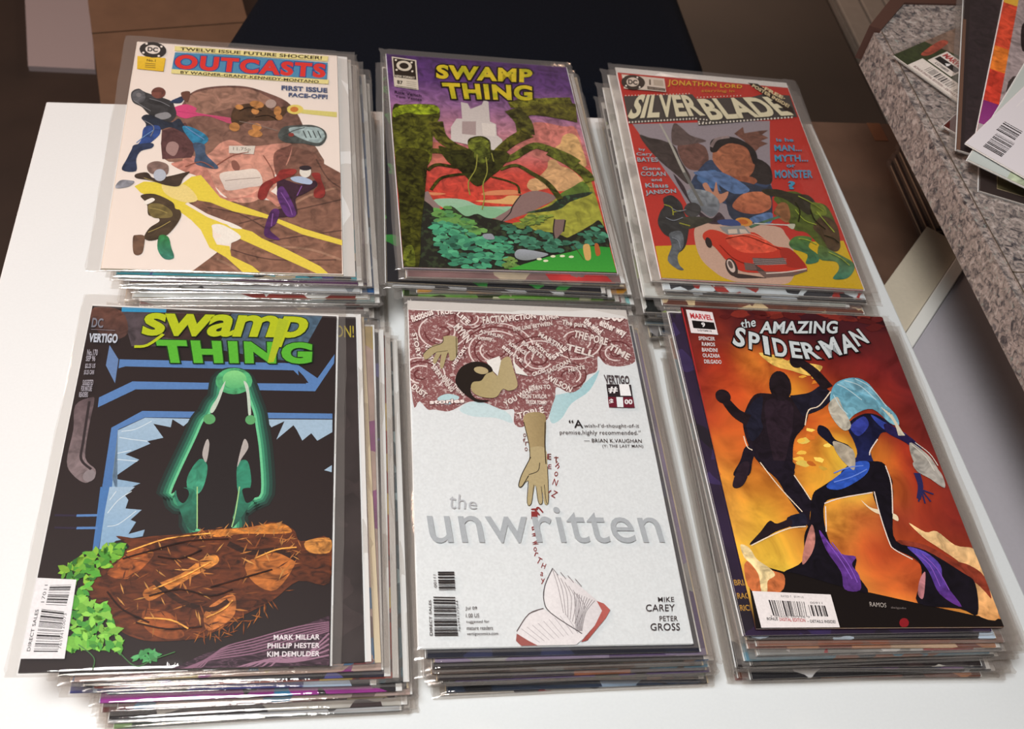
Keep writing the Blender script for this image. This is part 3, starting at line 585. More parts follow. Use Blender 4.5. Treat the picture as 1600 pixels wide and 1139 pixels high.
['p','53295f',None,1,'r',[115.3,196.0,121.2,195.7,119.1,209.5,114.5,216.5,121.8,225.4,119.4,226.6,111.2,223.3,111.0,213.3]],
['p','8c2f2b',None,1,'r',[121.7,151.0,132.8,149.3,131.7,155.8,115.9,167.8,110.2,184.1,104.8,182.6,107.4,168.3,118.1,158.6]],
['p','8c2f2b',None,1,'r',[145.3,154.0,151.6,152.6,152.9,159.9,155.9,172.5,154.0,179.8,147.8,180.1,147.2,173.0,150.3,165.6]],
['p','e2ddd2',None,0,'f',[145.1,151.6,144.9,153.6,144.2,155.5,143.2,157.1,142.0,158.1,140.6,158.5,139.2,158.3,138.0,157.4,137.0,156.0,136.3,154.2,136.1,152.2,136.3,150.1,136.9,148.2,137.9,146.7,139.2,145.6,140.6,145.2,142.0,145.4,143.2,146.3,144.2,147.7,144.9,149.5]],
['p','30262c',None,0,'f',[145.3,147.1,145.1,148.0,144.4,148.9,143.4,149.6,142.1,150.2,140.6,150.4,139.1,150.4,137.8,150.0,136.7,149.5,136.1,148.7,135.8,147.8,136.0,146.8,136.7,146.0,137.8,145.2,139.1,144.7,140.6,144.5,142.0,144.5,143.4,144.8,144.4,145.4,145.1,146.2]],
['p','aebfd8',None,1,'f',[129.2,159.6,136.6,157.3,145.4,161.3,144.1,166.0,133.0,163.9]],
['p','d8d0c4',None,0,'f',[81.1,126.1,101.3,124.5,100.4,134.4,81.4,134.5]],
['t','11.75p','7a7468',0.0,None,0.031,1.05,'f',[84.4,127.4,97.9,127.0,97.8,131.9,84.6,132.2]],
['s','7f8084',0.7,1,'f',[4.7,77.5,12.5,84.5,18.9,89.7]],
['s','7f8084',0.7,1,'f',[16.5,74.3,25.2,77.3,32.9,82.4]],
['s','7f8084',0.7,1,'f',[15.1,101.6,22.8,108.5,21.4,119.9]],
['s','6a90c0',0.8,1,'f',[46.6,106.3,54.3,113.3,61.9,120.2]],
['s','6a90c0',0.8,1,'f',[11.6,128.1,16.7,120.3,23.1,112.2]],
['s','8a5aa0',0.7,1,'f',[122.1,176.3,128.4,190.1,130.9,200.4]],
['s','8a5aa0',0.7,1,'f',[116.5,199.4,115.6,213.1]],
['s','8a5aa0',0.7,1,'f',[137.9,168.2,134.3,179.1]],
['s','9a8850',0.7,1,'f',[27.8,198.9,34.6,200.2,40.5,203.3]],
['s','9a8850',0.7,1,'f',[28.7,223.5,36.0,218.3,43.3,211.4]],
['s','9a8850',0.7,1,'f',[20.7,166.9,27.7,169.9]],
['s','8a5548',0.9,1,'f',[73.1,149.0,84.6,137.1,96.6,132.4]],
['s','8a5548',0.9,1,'f',[107.8,135.3,114.3,149.7,117.0,160.5]],
['s','8a5548',0.9,1,'f',[49.6,152.5,61.0,146.2,70.9,152.7]],
['s','1c1410',0.8,1,'f',[87.4,83.0,94.8,78.2,105.1,81.2]],
['s','1c1410',0.8,1,'f',[100.3,89.7,110.4,86.7,118.2,92.0]]]],
['title',[['p','4f86a8',None,0,'f',[31.8,12.2,78.1,10.6,159.7,11.8,158.8,34.9,125.1,35.1,72.7,35.7,30.8,36.1]],
['t','OUTCASTS','cf3a34',0.05,'2f4f86',0.093,1.1760000000000002,'f',[32.7,14.7,158.4,13.7,157.2,33.6,32.4,34.2]]]],
['text_band',[['p','dcd08c',None,0,'f',[31.0,3.6,160.4,2.8,159.7,10.0,31.2,10.1]],
['t','TWELVE ISSUE FUTURE SHOCKER!','3a3226',0.03,None,0.031,1.05,'f',[35.6,4.8,154.9,3.5,154.6,8.4,35.7,9.1]],
['p','dcd08c',None,0,'f',[30.7,35.0,160.4,35.4,159.8,41.4,30.8,40.6]],
['t','BY WAGNER-GRANT-KENNEDY-MONTANO','3a3226',0.03,None,0.031,1.05,'f',[38.1,36.4,152.0,37.2,151.7,41.1,38.1,40.2]],
['t','FIRST ISSUE','4a5878',0.045,None,0.031,1.05,'f',[120.6,47.1,159.0,46.7,158.9,53.0,120.6,53.4]],
['t','FACE-OFF!','4a5878',0.045,None,0.031,1.05,'f',[126.7,56.1,159.2,55.5,158.9,61.4,126.5,61.5]]]],
['publisher_logo',[['p','dfb83c',['d8b030','v'],0,'f',[2.3,20.7,24.9,21.0,24.5,38.9,3.6,37.7]],
['p','3a3634',None,0,'f',[24.6,11.6,24.1,14.9,22.6,17.8,20.3,20.0,17.3,21.3,14.0,21.7,10.7,21.0,7.6,19.4,5.2,16.9,3.6,13.9,3.0,10.6,3.4,7.3,4.9,4.4,7.2,2.2,10.2,0.8,13.6,0.4,17.0,1.1,20.0,2.7,22.5,5.2,24.1,8.3]],
['p','ddd2c8',None,0,'f',[19.8,11.0,19.5,12.8,18.7,14.4,17.4,15.7,15.7,16.4,13.9,16.6,12.0,16.2,10.3,15.3,8.9,13.9,8.1,12.2,7.7,10.4,8.0,8.6,8.8,6.9,10.1,5.7,11.8,4.9,13.6,4.7,15.5,5.1,17.2,6.0,18.6,7.4,19.5,9.1]],
['t','DC','3a3634',0.05,None,0.031,1.05,'f',[9.4,7.4,17.8,7.6,18.0,14.0,9.7,13.8]],
['p','e8ddd2',None,0,'f',[9.1,3.3,9.1,3.7,9.0,4.1,8.8,4.4,8.5,4.6,8.2,4.7,7.9,4.7,7.6,4.6,7.4,4.3,7.2,4.0,7.1,3.6,7.1,3.2,7.2,2.8,7.4,2.5,7.7,2.3,8.0,2.2,8.3,2.2,8.6,2.3,8.9,2.6,9.0,2.9]],
['p','e8ddd2',None,0,'f',[21.3,5.8,21.3,6.2,21.2,6.6,21.0,6.9,20.7,7.1,20.4,7.2,20.1,7.2,19.8,7.0,19.6,6.8,19.4,6.5,19.3,6.1,19.3,5.7,19.5,5.3,19.7,5.0,19.9,4.8,20.2,4.6,20.5,4.7,20.8,4.8,21.1,5.1,21.3,5.4]],
['p','e8ddd2',None,0,'f',[7.6,15.8,7.6,16.1,7.5,16.5,7.3,16.8,7.1,17.0,6.8,17.1,6.4,17.1,6.2,17.0,5.9,16.7,5.7,16.4,5.7,16.0,5.7,15.6,5.8,15.2,6.0,14.9,6.2,14.7,6.5,14.6,6.8,14.6,7.1,14.8,7.4,15.0,7.6,15.4]],
['p','e8ddd2',None,0,'f',[20.2,18.8,20.2,19.2,20.0,19.6,19.8,19.9,19.6,20.1,19.3,20.2,19.0,20.2,18.7,20.0,18.4,19.8,18.3,19.5,18.2,19.1,18.2,18.7,18.3,18.3,18.5,18.0,18.8,17.8,19.1,17.7,19.4,17.7,19.7,17.9,19.9,18.1,20.1,18.4]],
['t','No.1','5a4a20',0.02,None,0.031,1.05,'f',[10.1,23.9,17.3,23.9,17.3,27.2,10.3,27.3]],
['s','8a7030',0.9,0,'f',[9.3,29.9,17.5,29.9]],
['s','8a7030',0.9,0,'f',[9.5,32.4,17.7,32.4]],
['s','8a7030',0.9,0,'f',[9.7,34.8,17.9,34.9]]]]],'sw87': [['artwork',[['p','4a2a66',['4a2a66','v'],0,'f',[0.0,0.0,168.0,0.0,168.0,259.0,0.0,259.0]],
['sky',[[0,'45265f'],[0.13,'5a3474'],[0.25,'8a5f8c'],[0.38,'b87f8e'],[0.5,'c06a66'],[0.58,'c4493c'],[0.7,'c8402f'],[1,'c8402f']]],
['p','c8786e',None,1,'r',[126.7,82.6,151.3,86.0,163.4,88.7,164.9,133.6,164.6,135.2,139.8,137.0,117.0,126.6,94.3,114.3,108.2,100.6]],
['p','bd6d5c',None,1,'r',[30.8,115.9,61.3,130.9,29.5,145.1,27.2,145.3]],
['p','d0a870',None,1,'r',[140.2,114.2,145.2,109.3,149.3,99.0,156.2,94.8,160.8,97.2,163.3,105.1,164.6,135.2,154.7,135.9,144.6,129.8,141.0,121.3]],
['p','cda272',None,1,'r',[131.1,132.4,137.7,130.1,140.5,137.1,149.8,141.7,156.9,151.9,162.1,158.6,144.6,166.7,134.4,169.1,126.3,166.2,113.4,170.5,108.0,165.7,111.6,156.8,119.5,152.7,128.6,141.5]],
['p','dfae70',None,1,'f',[62.6,184.8,83.1,181.8,90.8,177.1,100.4,177.3,94.7,184.4,93.2,187.0,75.4,186.5]],
['p','d98a5e',None,1,'f',[75.8,172.6,96.5,170.2,100.8,174.7,69.2,177.8]],
['p','d98a5e',None,1,'f',[22.1,177.3,39.1,177.9,28.9,180.7]],
['p','14160f',None,0,'f',[16.6,189.3,29.8,197.5,47.8,203.0,66.2,205.2,82.4,207.2,96.2,210.0,142.8,217.1,167.0,202.6,167.4,259.2,0.2,259.4]],
['p','9cbfa4',['8cc49a','v'],1,'f',[28.4,186.1,40.3,183.3,54.3,184.4,65.5,190.4,82.1,190.2,92.8,190.4,80.8,201.0,66.2,205.2,47.8,203.0,34.7,193.9]],
['p','86b890',None,1,'f',[43.8,196.7,58.5,190.0,74.8,191.5,86.2,195.8,80.6,202.7,61.5,205.4,50.1,203.7]],
['p','8d7672',None,0,'f',[21.6,177.4,24.8,176.0,27.4,184.5,33.6,194.0,29.8,197.5,20.7,188.2]],
['p','8b706c',None,1,'f',[75.7,204.6,90.2,192.2,99.1,178.2,112.3,170.2,125.4,172.3,130.7,177.9,115.7,189.0,105.1,196.3,93.7,201.9,82.4,207.2]],
['s','2a2420',1.0,1,'f',[101.3,175.5,93.0,188.7,89.5,197.2,81.9,206.7]],
['p','9a9a38',['a0a23c','v'],1,'r',[85.9,217.0,96.6,206.7,105.1,196.3,120.8,187.0,134.9,174.2,146.3,164.0,163.1,152.3,165.3,161.8,164.8,228.9,141.2,226.9,124.7,218.1,104.9,216.0]],
['p','5e7a2e',None,1,'r',[135.1,172.5,147.7,163.0,157.5,156.2,161.9,167.3,147.7,178.5,135.3,179.3]],
['p','1d2a1e',None,1,'l',[135.9,175.9,148.8,171.6,163.0,168.1,159.8,172.6,142.3,181.4,129.9,191.5,102.7,196.4,123.2,187.7]],
['p','7c6560',None,0,'f',[125.2,202.6,134.9,202.0,131.1,215.3,123.8,224.6,121.6,223.1]],
['s','1c1814',1.0,1,'f',[125.9,201.7,122.8,215.0,122.6,224.7]],
['s','1c1814',1.2,1,'f',[134.8,202.8,131.0,216.2]],
['p','16180f',None,1,'l',[16.6,188.5,23.5,189.7,30.9,197.5,41.9,191.9,52.5,202.7,62.2,199.7,68.8,203.4,77.9,205.3,91.5,210.2,102.9,212.8,124.9,224.6,141.6,217.2,156.6,206.5,164.5,202.8,166.7,232.1,127.5,238.8,92.5,238.9,85.7,256.3,80.6,260.4,0.2,259.4,12.3,230.5]],
['n',1,90,['5f9a4a','4f8a50','6ea052'],9,5,'blob','f',[28.6,197.6,39.4,193.7,48.0,201.3,65.0,216.5,64.5,221.4,48.1,223.9,39.5,218.0,30.0,208.9]],
['n',2,170,['46a077','3a8a68','54ad80','2f7058'],9,5.5,'blob','f',[26.1,213.9,38.1,208.4,55.2,221.9,87.1,226.6,87.8,239.2,79.2,253.5,60.1,261.3,35.7,258.6,27.6,235.9]],
['n',3,120,['3a7a60','2f6850','4a9072'],8,5,'blob','f',[79.6,210.9,96.4,208.3,118.7,218.4,129.2,227.6,142.8,217.1,163.9,206.1,166.0,222.4,150.3,229.7,125.2,238.9,92.9,235.8]],
['n',4,60,['7a8f36','8a9a3c','66803a'],7,3.2,'blob','f',[87.5,213.7,104.7,199.6,124.0,198.5,108.1,209.3,95.8,213.2]],
['n',5,30,['5f8a40','76984a'],6,4,'blob','f',[78.6,248.9,89.4,245.3,90.5,254.6,78.4,259.7]],
['p','9aa0a8',['7a8080','v'],1,'f',[87.4,242.3,92.7,237.3,108.7,239.7,114.1,242.6,98.1,248.8,89.1,247.7]],
['p','8a8f98',None,1,'f',[64.3,223.0,71.4,221.8,73.1,227.3,66.1,227.7]],
['p','2d8a34',['3d9838','v'],0,'f',[80.6,260.8,94.1,252.8,115.0,244.1,133.5,238.5,150.0,231.3,166.7,232.1,167.4,259.2]],
['p','d8d8b8',None,0,'f',[113.5,248.9,113.4,249.2,113.0,249.6,112.5,249.9,111.9,250.1,111.3,250.2,110.6,250.2,110.1,250.0,109.6,249.8,109.4,249.4,109.3,249.0,109.5,248.7,109.8,248.3,110.3,248.0,111.0,247.8,111.6,247.7,112.3,247.7,112.8,247.9,113.2,248.1,113.5,248.5]],
['p','d8d8b8',None,0,'f',[120.1,243.9,119.9,244.3,119.6,244.6,119.1,244.9,118.5,245.1,117.8,245.2,117.1,245.2,116.6,245.0,116.2,244.8,115.9,244.4,115.9,244.1,116.0,243.7,116.4,243.3,116.9,243.0,117.5,242.8,118.2,242.7,118.8,242.7,119.4,242.9,119.8,243.1,120.0,243.5]],
['p','d8d8b8',None,0,'f',[127.8,243.2,127.6,243.6,127.3,243.9,126.8,244.2,126.2,244.4,125.5,244.5,124.8,244.5,124.3,244.4,123.8,244.1,123.6,243.8,123.6,243.4,123.7,243.0,124.1,242.6,124.6,242.3,125.2,242.1,125.9,242.0,126.5,242.0,127.1,242.2,127.5,242.4,127.8,242.8]],
['p','d8d8b8',None,0,'f',[135.0,243.8,134.8,244.2,134.5,244.5,134.0,244.8,133.3,245.0,132.7,245.1,132.0,245.1,131.5,245.0,131.0,244.7,130.8,244.4,130.7,244.0,130.9,243.6,131.3,243.2,131.8,242.9,132.4,242.7,133.1,242.6,133.7,242.6,134.3,242.8,134.7,243.0,135.0,243.4]],
['p','d8d8b8',None,0,'f',[108.5,247.2,108.4,247.6,108.0,248.0,107.5,248.3,106.9,248.5,106.3,248.6,105.6,248.5,105.1,248.4,104.6,248.1,104.4,247.8,104.3,247.4,104.5,247.0,104.8,246.7,105.3,246.4,106.0,246.2,106.6,246.1,107.3,246.1,107.8,246.2,108.2,246.5,108.5,246.8]],
['p','c8a060',None,1,'f',[144.6,231.6,149.7,229.7,149.9,237.7,148.3,245.7,144.0,246.2]],
['p','a85a30',None,1,'f',[154.5,229.5,157.6,229.3,157.6,239.7,153.7,241.5]],
['s','4a3a20',0.6,1,'f',[136.5,230.4,142.8,246.7]],
['p','b9b0ac',['c9c2bc','v'],0,'f',[62.1,62.4,68.1,63.7,69.8,71.0,80.4,64.4,83.7,56.5,87.1,60.0,85.4,86.2,90.5,89.4,89.4,104.0,93.7,109.0,91.8,125.1,48.7,114.4,50.3,96.5,56.2,85.1,61.1,84.7]],
['p','a08e8c',None,0,'f',[60.7,88.3,73.0,87.3,71.1,105.5,59.1,104.7]],
['p','d0c8c0',None,0,'f',[77.8,88.7,89.9,89.5,88.0,105.9,77.2,105.0]],
['p','3a3a14',['5a5e1c','v'],1,'m',[1.5,77.2,11.5,70.8,29.8,68.2,40.6,69.9,41.9,82.7,35.8,97.7,33.4,112.2,27.2,145.3,0.6,147.2]],
['p','34340f',['3a3c12','v'],1,'m',[1.3,131.6,27.7,129.5,25.3,152.5,20.8,186.6,16.1,217.7,11.3,258.9,-0.3,259.4,0.5,187.9]],
['p','7a8a20',None,1,'m',[2.0,78.1,11.5,71.3,29.8,68.5,40.5,70.3,41.0,79.1,25.1,82.4,13.1,81.6,2.0,88.1]],
['p','59611f',None,1,'m',[2.1,240.3,8.4,238.4,8.5,259.0,0.2,259.4]],
['s','4c4a1a',[13,9],1,'m',[37.6,90.4,39.7,108.1,48.2,119.7,66.1,130.5]],
['s','4c4a1a',[26,22],1,'m',[168.1,67.7,144.5,63.2,123.1,62.3,112.3,68.0]],
['s','5e5e1e',[8,8],1,'m',[164.5,49.9,139.6,53.2,119.8,58.8,105.6,62.1]],
['s','40401a',[16,16],1,'m',[107.4,67.5,115.3,83.6,115.6,100.0]],
['s','4c4a1a',[13,8],1,'m',[118.4,98.0,102.1,110.1,83.9,130.9]],
['s','3f3f16',[6,6],1,'m',[29.8,128.2,42.6,128.9,51.3,136.8,65.5,136.6]],
['s','4f5520',[6,10],1,'m',[83.1,137.9,99.4,131.5,117.1,116.9,127.1,115.2,147.6,126.1,156.2,134.2]],
['s','4f5520',[10,12],1,'m',[132.7,121.4,148.6,132.9,160.3,146.3,164.9,156.6]],
['s','36360f',[3,4],1,'m',[25.9,152.4,34.3,144.9,48.5,146.5,61.8,146.4]],
['s','36360f',[2.5,3],1,'m',[27.0,175.3,35.2,162.1,45.1,157.1,57.3,154.5]],
['s','3c3f18',[3,6],1,'m',[87.2,147.2,101.4,140.8,113.8,149.6,125.8,161.0,134.1,179.4]],
['s','34340f',[2,2],1,'m',[78.8,156.5,90.5,160.0,99.5,165.4,100.1,174.8]],
['p','33350f',None,1,'m',[37.3,122.4,47.7,125.0,61.7,127.4,63.1,113.3,68.4,107.9,77.0,106.4,82.5,111.7,83.3,125.7,97.4,128.1,91.1,140.6,79.1,141.5,60.1,142.9,45.9,143.9]],
['p','2c2e10',None,1,'m',[42.9,128.4,94.8,124.3,90.2,142.5,78.9,155.6,65.5,168.6,55.0,153.8,50.8,147.2]],
['p','5a6224',None,0,'m',[81.6,117.1,80.8,120.2,79.2,123.1,76.9,125.4,74.1,127.0,71.1,127.7,68.3,127.5,65.8,126.3,64.0,124.3,62.9,121.6,62.8,118.6,63.6,115.5,65.2,112.6,67.5,110.2,70.3,108.6,73.3,107.8,76.1,108.1,78.6,109.3,80.5,111.3,81.5,114.0]],
['p','4a521e',None,0,'m',[81.1,129.4,80.4,132.7,79.0,135.7,77.2,138.1,75.0,139.7,72.7,140.4,70.6,140.0,68.8,138.7,67.4,136.5,66.7,133.7,66.7,130.5,67.4,127.2,68.7,124.2,70.6,121.7,72.7,120.1,75.0,119.4,77.2,119.7,79.1,121.1,80.4,123.3,81.1,126.2]],
['s','8a8a3c',0.9,1,'f',[69.6,129.9,66.4,147.8,58.8,163.9,58.4,179.2]],
['s','8a8a3c',0.9,1,'f',[76.6,132.9,75.8,150.6,70.5,166.5,70.0,181.8,66.7,195.3]],
['s','8a8a3c',0.9,1,'f',[82.1,127.1,82.8,137.8]]]],
['title',[['t','SWAMP','c9b22a',0.045,'1c1410',0.105,1.1340000000000001,'y',[44.5,11.7,134.2,8.6,131.2,28.8,42.5,32.2]],
['t','THING','c9b22a',0.045,'1c1410',0.105,1.1340000000000001,'y',[47.1,37.2,130.7,32.7,127.8,54.3,48.6,59.5]]]],
['publisher_logo',[['p','c9c0ae',None,0,'f',[4.5,4.9,26.5,7.7,25.7,49.8,4.6,47.2]],
['p','2a221c',None,0,'f',[5.6,6.8,25.2,9.0,24.7,36.0,5.4,34.1]],
['p','c9c0ae',None,0,'f',[21.7,18.0,21.0,20.2,19.7,22.1,18.0,23.6,15.9,24.4,13.8,24.5,11.7,23.9,10.0,22.6,8.7,20.8,8.1,18.7,8.1,16.4,8.7,14.2,10.0,12.2,11.8,10.8,13.9,10.0,16.0,9.9,18.1,10.5,19.8,11.7,21.1,13.5,21.7,15.7]],
['p','2a221c',None,0,'f',[19.0,17.7,18.6,19.0,17.8,20.1,16.8,21.0,15.5,21.5,14.2,21.5,13.0,21.2,11.9,20.4,11.1,19.3,10.7,18.1,10.7,16.7,11.2,15.4,11.9,14.2,13.0,13.4,14.2,12.9,15.6,12.8,16.8,13.2,17.9,14.0,18.6,15.0,19.0,16.3]],
['p','d8d0c0',None,0,'f',[8.9,9.6,8.9,10.0,8.7,10.4,8.5,10.7,8.2,11.0,7.8,11.1,7.5,11.0,7.3,10.9,7.1,10.6,7.0,10.2,6.9,9.8,7.0,9.3,7.2,8.9,7.4,8.6,7.7,8.4,8.0,8.3,8.3,8.3,8.6,8.5,8.8,8.8,8.9,9.1]],
['p','d8d0c0',None,0,'f',[23.0,11.4,22.9,11.8,22.7,12.2,22.5,12.6,22.2,12.8,21.9,12.9,21.6,12.9,21.3,12.7,21.1,12.4,21.0,12.0,21.0,11.6,21.1,11.2,21.2,10.8,21.5,10.4,21.8,10.2,22.1,10.1,22.4,10.2,22.7,10.3,22.9,10.6,23.0,11.0]],
['p','d8d0c0',None,0,'f',[8.9,23.7,8.8,24.1,8.7,24.5,8.4,24.8,8.1,25.1,7.8,25.2,7.5,25.1,7.2,25.0,7.0,24.7,6.9,24.3,6.9,23.9,7.0,23.5,7.2,23.1,7.4,22.7,7.7,22.5,8.0,22.4,8.3,22.5,8.6,22.6,8.8,22.9,8.9,23.3]],
['p','d8d0c0',None,0,'f',[22.8,24.2,22.7,24.6,22.6,25.0,22.3,25.3,22.0,25.6,21.7,25.7,21.4,25.6,21.2,25.5,21.0,25.2,20.8,24.8,20.8,24.4,20.9,24.0,21.1,23.6,21.3,23.2,21.6,23.0,21.9,22.9,22.2,22.9,22.5,23.1,22.7,23.4,22.8,23.8]],
['t','NEW FORMAT','c9c0ae',0.03,None,0.031,1.05,'f',[6.1,30.8,23.5,31.9,23.5,35.0,6.1,34.0]],
['t','87','2a221c',0.04,None,0.031,1.05,'f',[7.4,38.1,12.4,38.8,12.3,44.1,7.3,43.5]],
['s','9a9284',0.8,0,'f',[15.6,39.2,24.4,39.9]],
['s','9a9284',0.8,0,'f',[15.4,41.9,24.2,42.6]],
['s','9a9284',0.8,0,'f',[15.2,44.6,24.0,45.2]],
['s','5a5246',0.8,0,'f',[6.1,46.2,24.2,48.6]]]],
['credits_text',[['t','Rick Veitch','2d1838',0.015,None,0.031,1.05,'f',[4.5,52.8,27.7,55.5,27.3,59.3,4.2,56.6]],
['t','Tom Yeates','2d1838',0.015,None,0.031,1.05,'f',[4.8,58.8,27.7,61.1,27.2,64.5,4.6,62.2]],
['t','SUGGESTED FOR','3a2050',0.0,None,0.031,1.05,'f',[139.6,7.2,158.6,8.0,158.2,10.9,139.2,10.0]],
['t','MATURE READERS','3a2050',0.0,None,0.031,1.05,'f',[141.5,12.6,158.4,13.3,157.6,16.5,141.0,15.9]]]]],'silver': [['artwork',[['p','b5332a',None,0,'f',[0.0,0.0,168.0,0.0,168.0,259.0,0.0,259.0]],
['p','938a90',['8a828a','v'],0,'f',[3.6,74.2,137.2,53.1,126.3,100.1,114.0,158.7,40.3,196.6,32.7,158.9]],
['p','8d8388',None,0,'f',[29.4,135.1,121.2,123.8,106.2,189.2,70.0,208.5,51.6,196.1]],
['p','c8a81e',['c6a31a','v'],0,'f',[0.4,224.9,166.2,204.9,168.1,259.7,-0.4,260.3]],
['p','c2a18e',None,1,'f',[39.2,199.0,54.6,194.0,107.8,192.6,116.0,202.5,118.3,214.5,115.7,235.3,108.9,252.5,97.1,259.3,66.7,259.7,52.4,255.8,43.9,248.3,36.2,235.6,34.9,215.2]],
['p','b5332a',None,0,'f',[119.1,195.1,139.0,195.0,141.1,207.2,125.9,210.4]],
['p','3c3432',None,1,'r',[7.9,88.6,16.4,91.2,27.8,93.4,38.3,100.8,40.1,117.5,45.5,138.4,41.4,148.5,32.1,136.5,20.9,121.2,12.1,103.6]],
['p','6a4a42',None,1,'r',[41.0,98.8,52.6,87.3,61.0,93.3,66.9,99.5,65.9,116.5,56.5,129.1,45.0,128.6,40.4,115.8]],
['p','5a4c4a',None,1,'r',[39.8,75.5,44.1,68.0,50.0,75.3,55.7,83.5,68.9,89.0,61.0,93.3,38.6,99.1,36.9,89.0]],
['p','6e4a3e',None,0,'r',[97.8,76.2,108.6,65.3,107.9,74.3,123.6,69.0,132.5,67.1,124.8,74.2,130.0,78.0,121.5,83.3,127.5,86.2,118.3,92.3,111.8,99.9,105.5,85.0]],
['p','31405a',None,1,'r',[56.4,126.6,68.6,114.6,75.8,125.5,78.3,141.5,108.1,136.9,117.1,140.9,112.5,160.5,79.6,173.0,59.2,162.6,43.1,151.5]],
['p','486a96',None,1,'r',[52.9,136.0,69.5,127.8,77.9,143.2,96.1,149.4,72.1,155.0,53.3,145.7]],
['p','2a2524',None,1,'r',[108.7,108.7,122.0,117.4,117.1,140.9,99.0,136.2]],
['p','a86a4c',['8f553c','u'],1,'r',[76.0,95.1,92.6,89.9,108.1,95.1,109.9,108.6,104.8,125.8,94.3,136.7,82.5,137.9,75.1,128.8,70.4,117.7,70.9,109.3]],
['p','8a5038',None,1,'r',[78.1,136.7,99.8,132.9,105.4,138.8,94.5,146.4,80.8,146.1]],
['p','1e1b1c',None,1,'r',[70.5,99.1,73.8,88.5,82.0,83.2,94.4,81.0,104.3,85.2,112.6,96.4,112.1,111.7,107.1,115.6,105.7,95.4,92.6,89.9,81.7,96.2,75.5,103.7,70.7,104.2]],
['s','8a7a78',3.0,1,'r',[72.1,97.3,79.0,86.2,92.0,81.3]],
['p','2c3444',None,1,'r',[70.3,142.5,92.7,140.3,110.5,146.2,116.6,143.6,106.3,187.3,86.9,191.0,71.9,187.0,71.1,165.1]],
['p','b8704e',['9e5a40','v'],1,'r',[79.0,166.2,89.3,155.8,103.8,151.6,112.4,155.4,110.3,170.6,97.6,179.1,84.1,179.5,76.0,173.9]],
['p','54709a',None,1,'r',[88.2,185.5,108.9,176.6,106.2,189.2,94.6,192.0]],
['p','54709a',None,1,'r',[48.9,133.1,75.5,130.4,96.1,149.5,81.0,156.7,64.7,143.1]],
['p','b88268',None,1,'f',[54.3,148.0,58.8,145.6,62.0,156.7,67.5,142.8,67.2,158.0,76.0,154.3,71.1,165.1,63.5,169.6,56.5,157.2]],
['p','8a9298',['5a5f66','v'],1,'r',[39.0,157.1,47.6,154.3,59.3,156.9,65.2,167.5,61.2,180.8,53.4,187.0,45.7,178.6,39.3,170.1]],
['s','a8a69c',[1.6,3.2],1,'f',[29.3,70.5,34.4,96.1,39.4,127.6,44.3,151.4]],
['s','6a6a66',3.0,1,'f',[40.5,134.0,44.2,150.9,49.1,174.6]],
['p','3a2e34',None,1,'r',[30.4,137.0,37.3,151.6,40.3,171.8,53.0,188.8,62.6,180.7,65.4,193.0,49.3,194.5,41.7,179.0,33.9,155.7]],
['p','2f3030',None,1,'r',[16.3,168.6,24.4,164.1,30.9,172.7,31.5,183.6,33.2,196.0,31.6,205.1,25.7,223.0,18.0,230.5,16.5,216.9,9.8,210.6,6.7,198.6,10.8,185.6,15.4,177.9]],
['p','3c3c3c',None,0,'r',[47.0,179.4,46.1,182.2,44.6,184.8,42.6,186.9,40.2,188.3,37.8,189.0,35.6,188.8,33.7,187.7,32.4,185.9,31.8,183.6,31.9,180.9,32.8,178.1,34.3,175.5,36.3,173.3,38.7,171.9,41.1,171.2,43.4,171.4,45.3,172.5,46.6,174.3,47.2,176.7]],
['p','3a3a30',None,1,'r',[24.9,191.5,45.3,187.7,55.3,190.4,46.2,196.6,29.3,203.5]],
['p','5f656a',None,1,'r',[14.4,210.1,24.8,206.6,24.7,221.3,17.4,233.9,16.8,244.0,19.7,249.1,14.7,249.2,8.1,239.8,14.0,224.0]],
['s','9a9a2e',1.0,1,'f',[15.7,176.1,21.8,179.1,21.5,188.2]],
['s','9a9a2e',1.0,1,'f',[22.1,184.5,29.2,182.0]],
['s','9a9a2e',1.0,1,'f',[25.2,196.8,33.9,199.5]],
['p','4c5a20',None,1,'r',[115.7,158.9,127.3,150.2,140.0,148.9,151.0,159.2,162.1,163.7,164.8,183.6,162.8,205.2,158.5,216.1,145.5,215.5,135.4,198.9,125.4,196.3,122.2,187.6,111.3,177.8,117.6,168.0]],
['p','2d2a1c',None,1,'r',[107.0,149.4,121.3,147.0,136.7,151.2,148.8,151.9,152.8,162.7,143.8,176.5,136.0,169.9,124.1,158.1,111.1,155.6]],
['p','4a3820',None,1,'r',[154.4,177.3,164.8,183.6,163.3,203.4,158.2,217.0,150.4,216.8,146.6,201.4,142.7,191.1]],
['p','6a7a26',None,1,'r',[149.1,161.2,159.5,163.0,159.0,175.1,147.1,174.4]],
['p','8a5c3a',None,1,'r',[112.2,176.8,119.9,164.1,126.4,165.3,125.4,180.1,119.5,187.9]],
['p','4f7232',['356a50','v'],1,'r',[116.5,211.2,125.0,203.4,138.0,204.0,132.5,215.0,138.3,223.1,136.0,231.8,124.9,234.5,128.9,223.9,117.4,218.1]],
['p','5a7030',['35705a','v'],1,'r',[142.4,212.3,150.4,216.8,161.4,224.4,167.4,230.7,165.0,239.4,155.9,248.5,144.1,249.5,152.2,238.8,151.9,230.4,138.2,228.2]],
['s','4a6a50',2.5,1,'r',[85.7,196.5,97.8,190.0,115.8,181.0]],
['p','b7b6a0',None,1,'f',[119.5,190.6,127.2,189.0,123.6,195.6]],
['s','c8c8c0',1.2,1,'f',[90.8,191.5,121.5,190.8]],
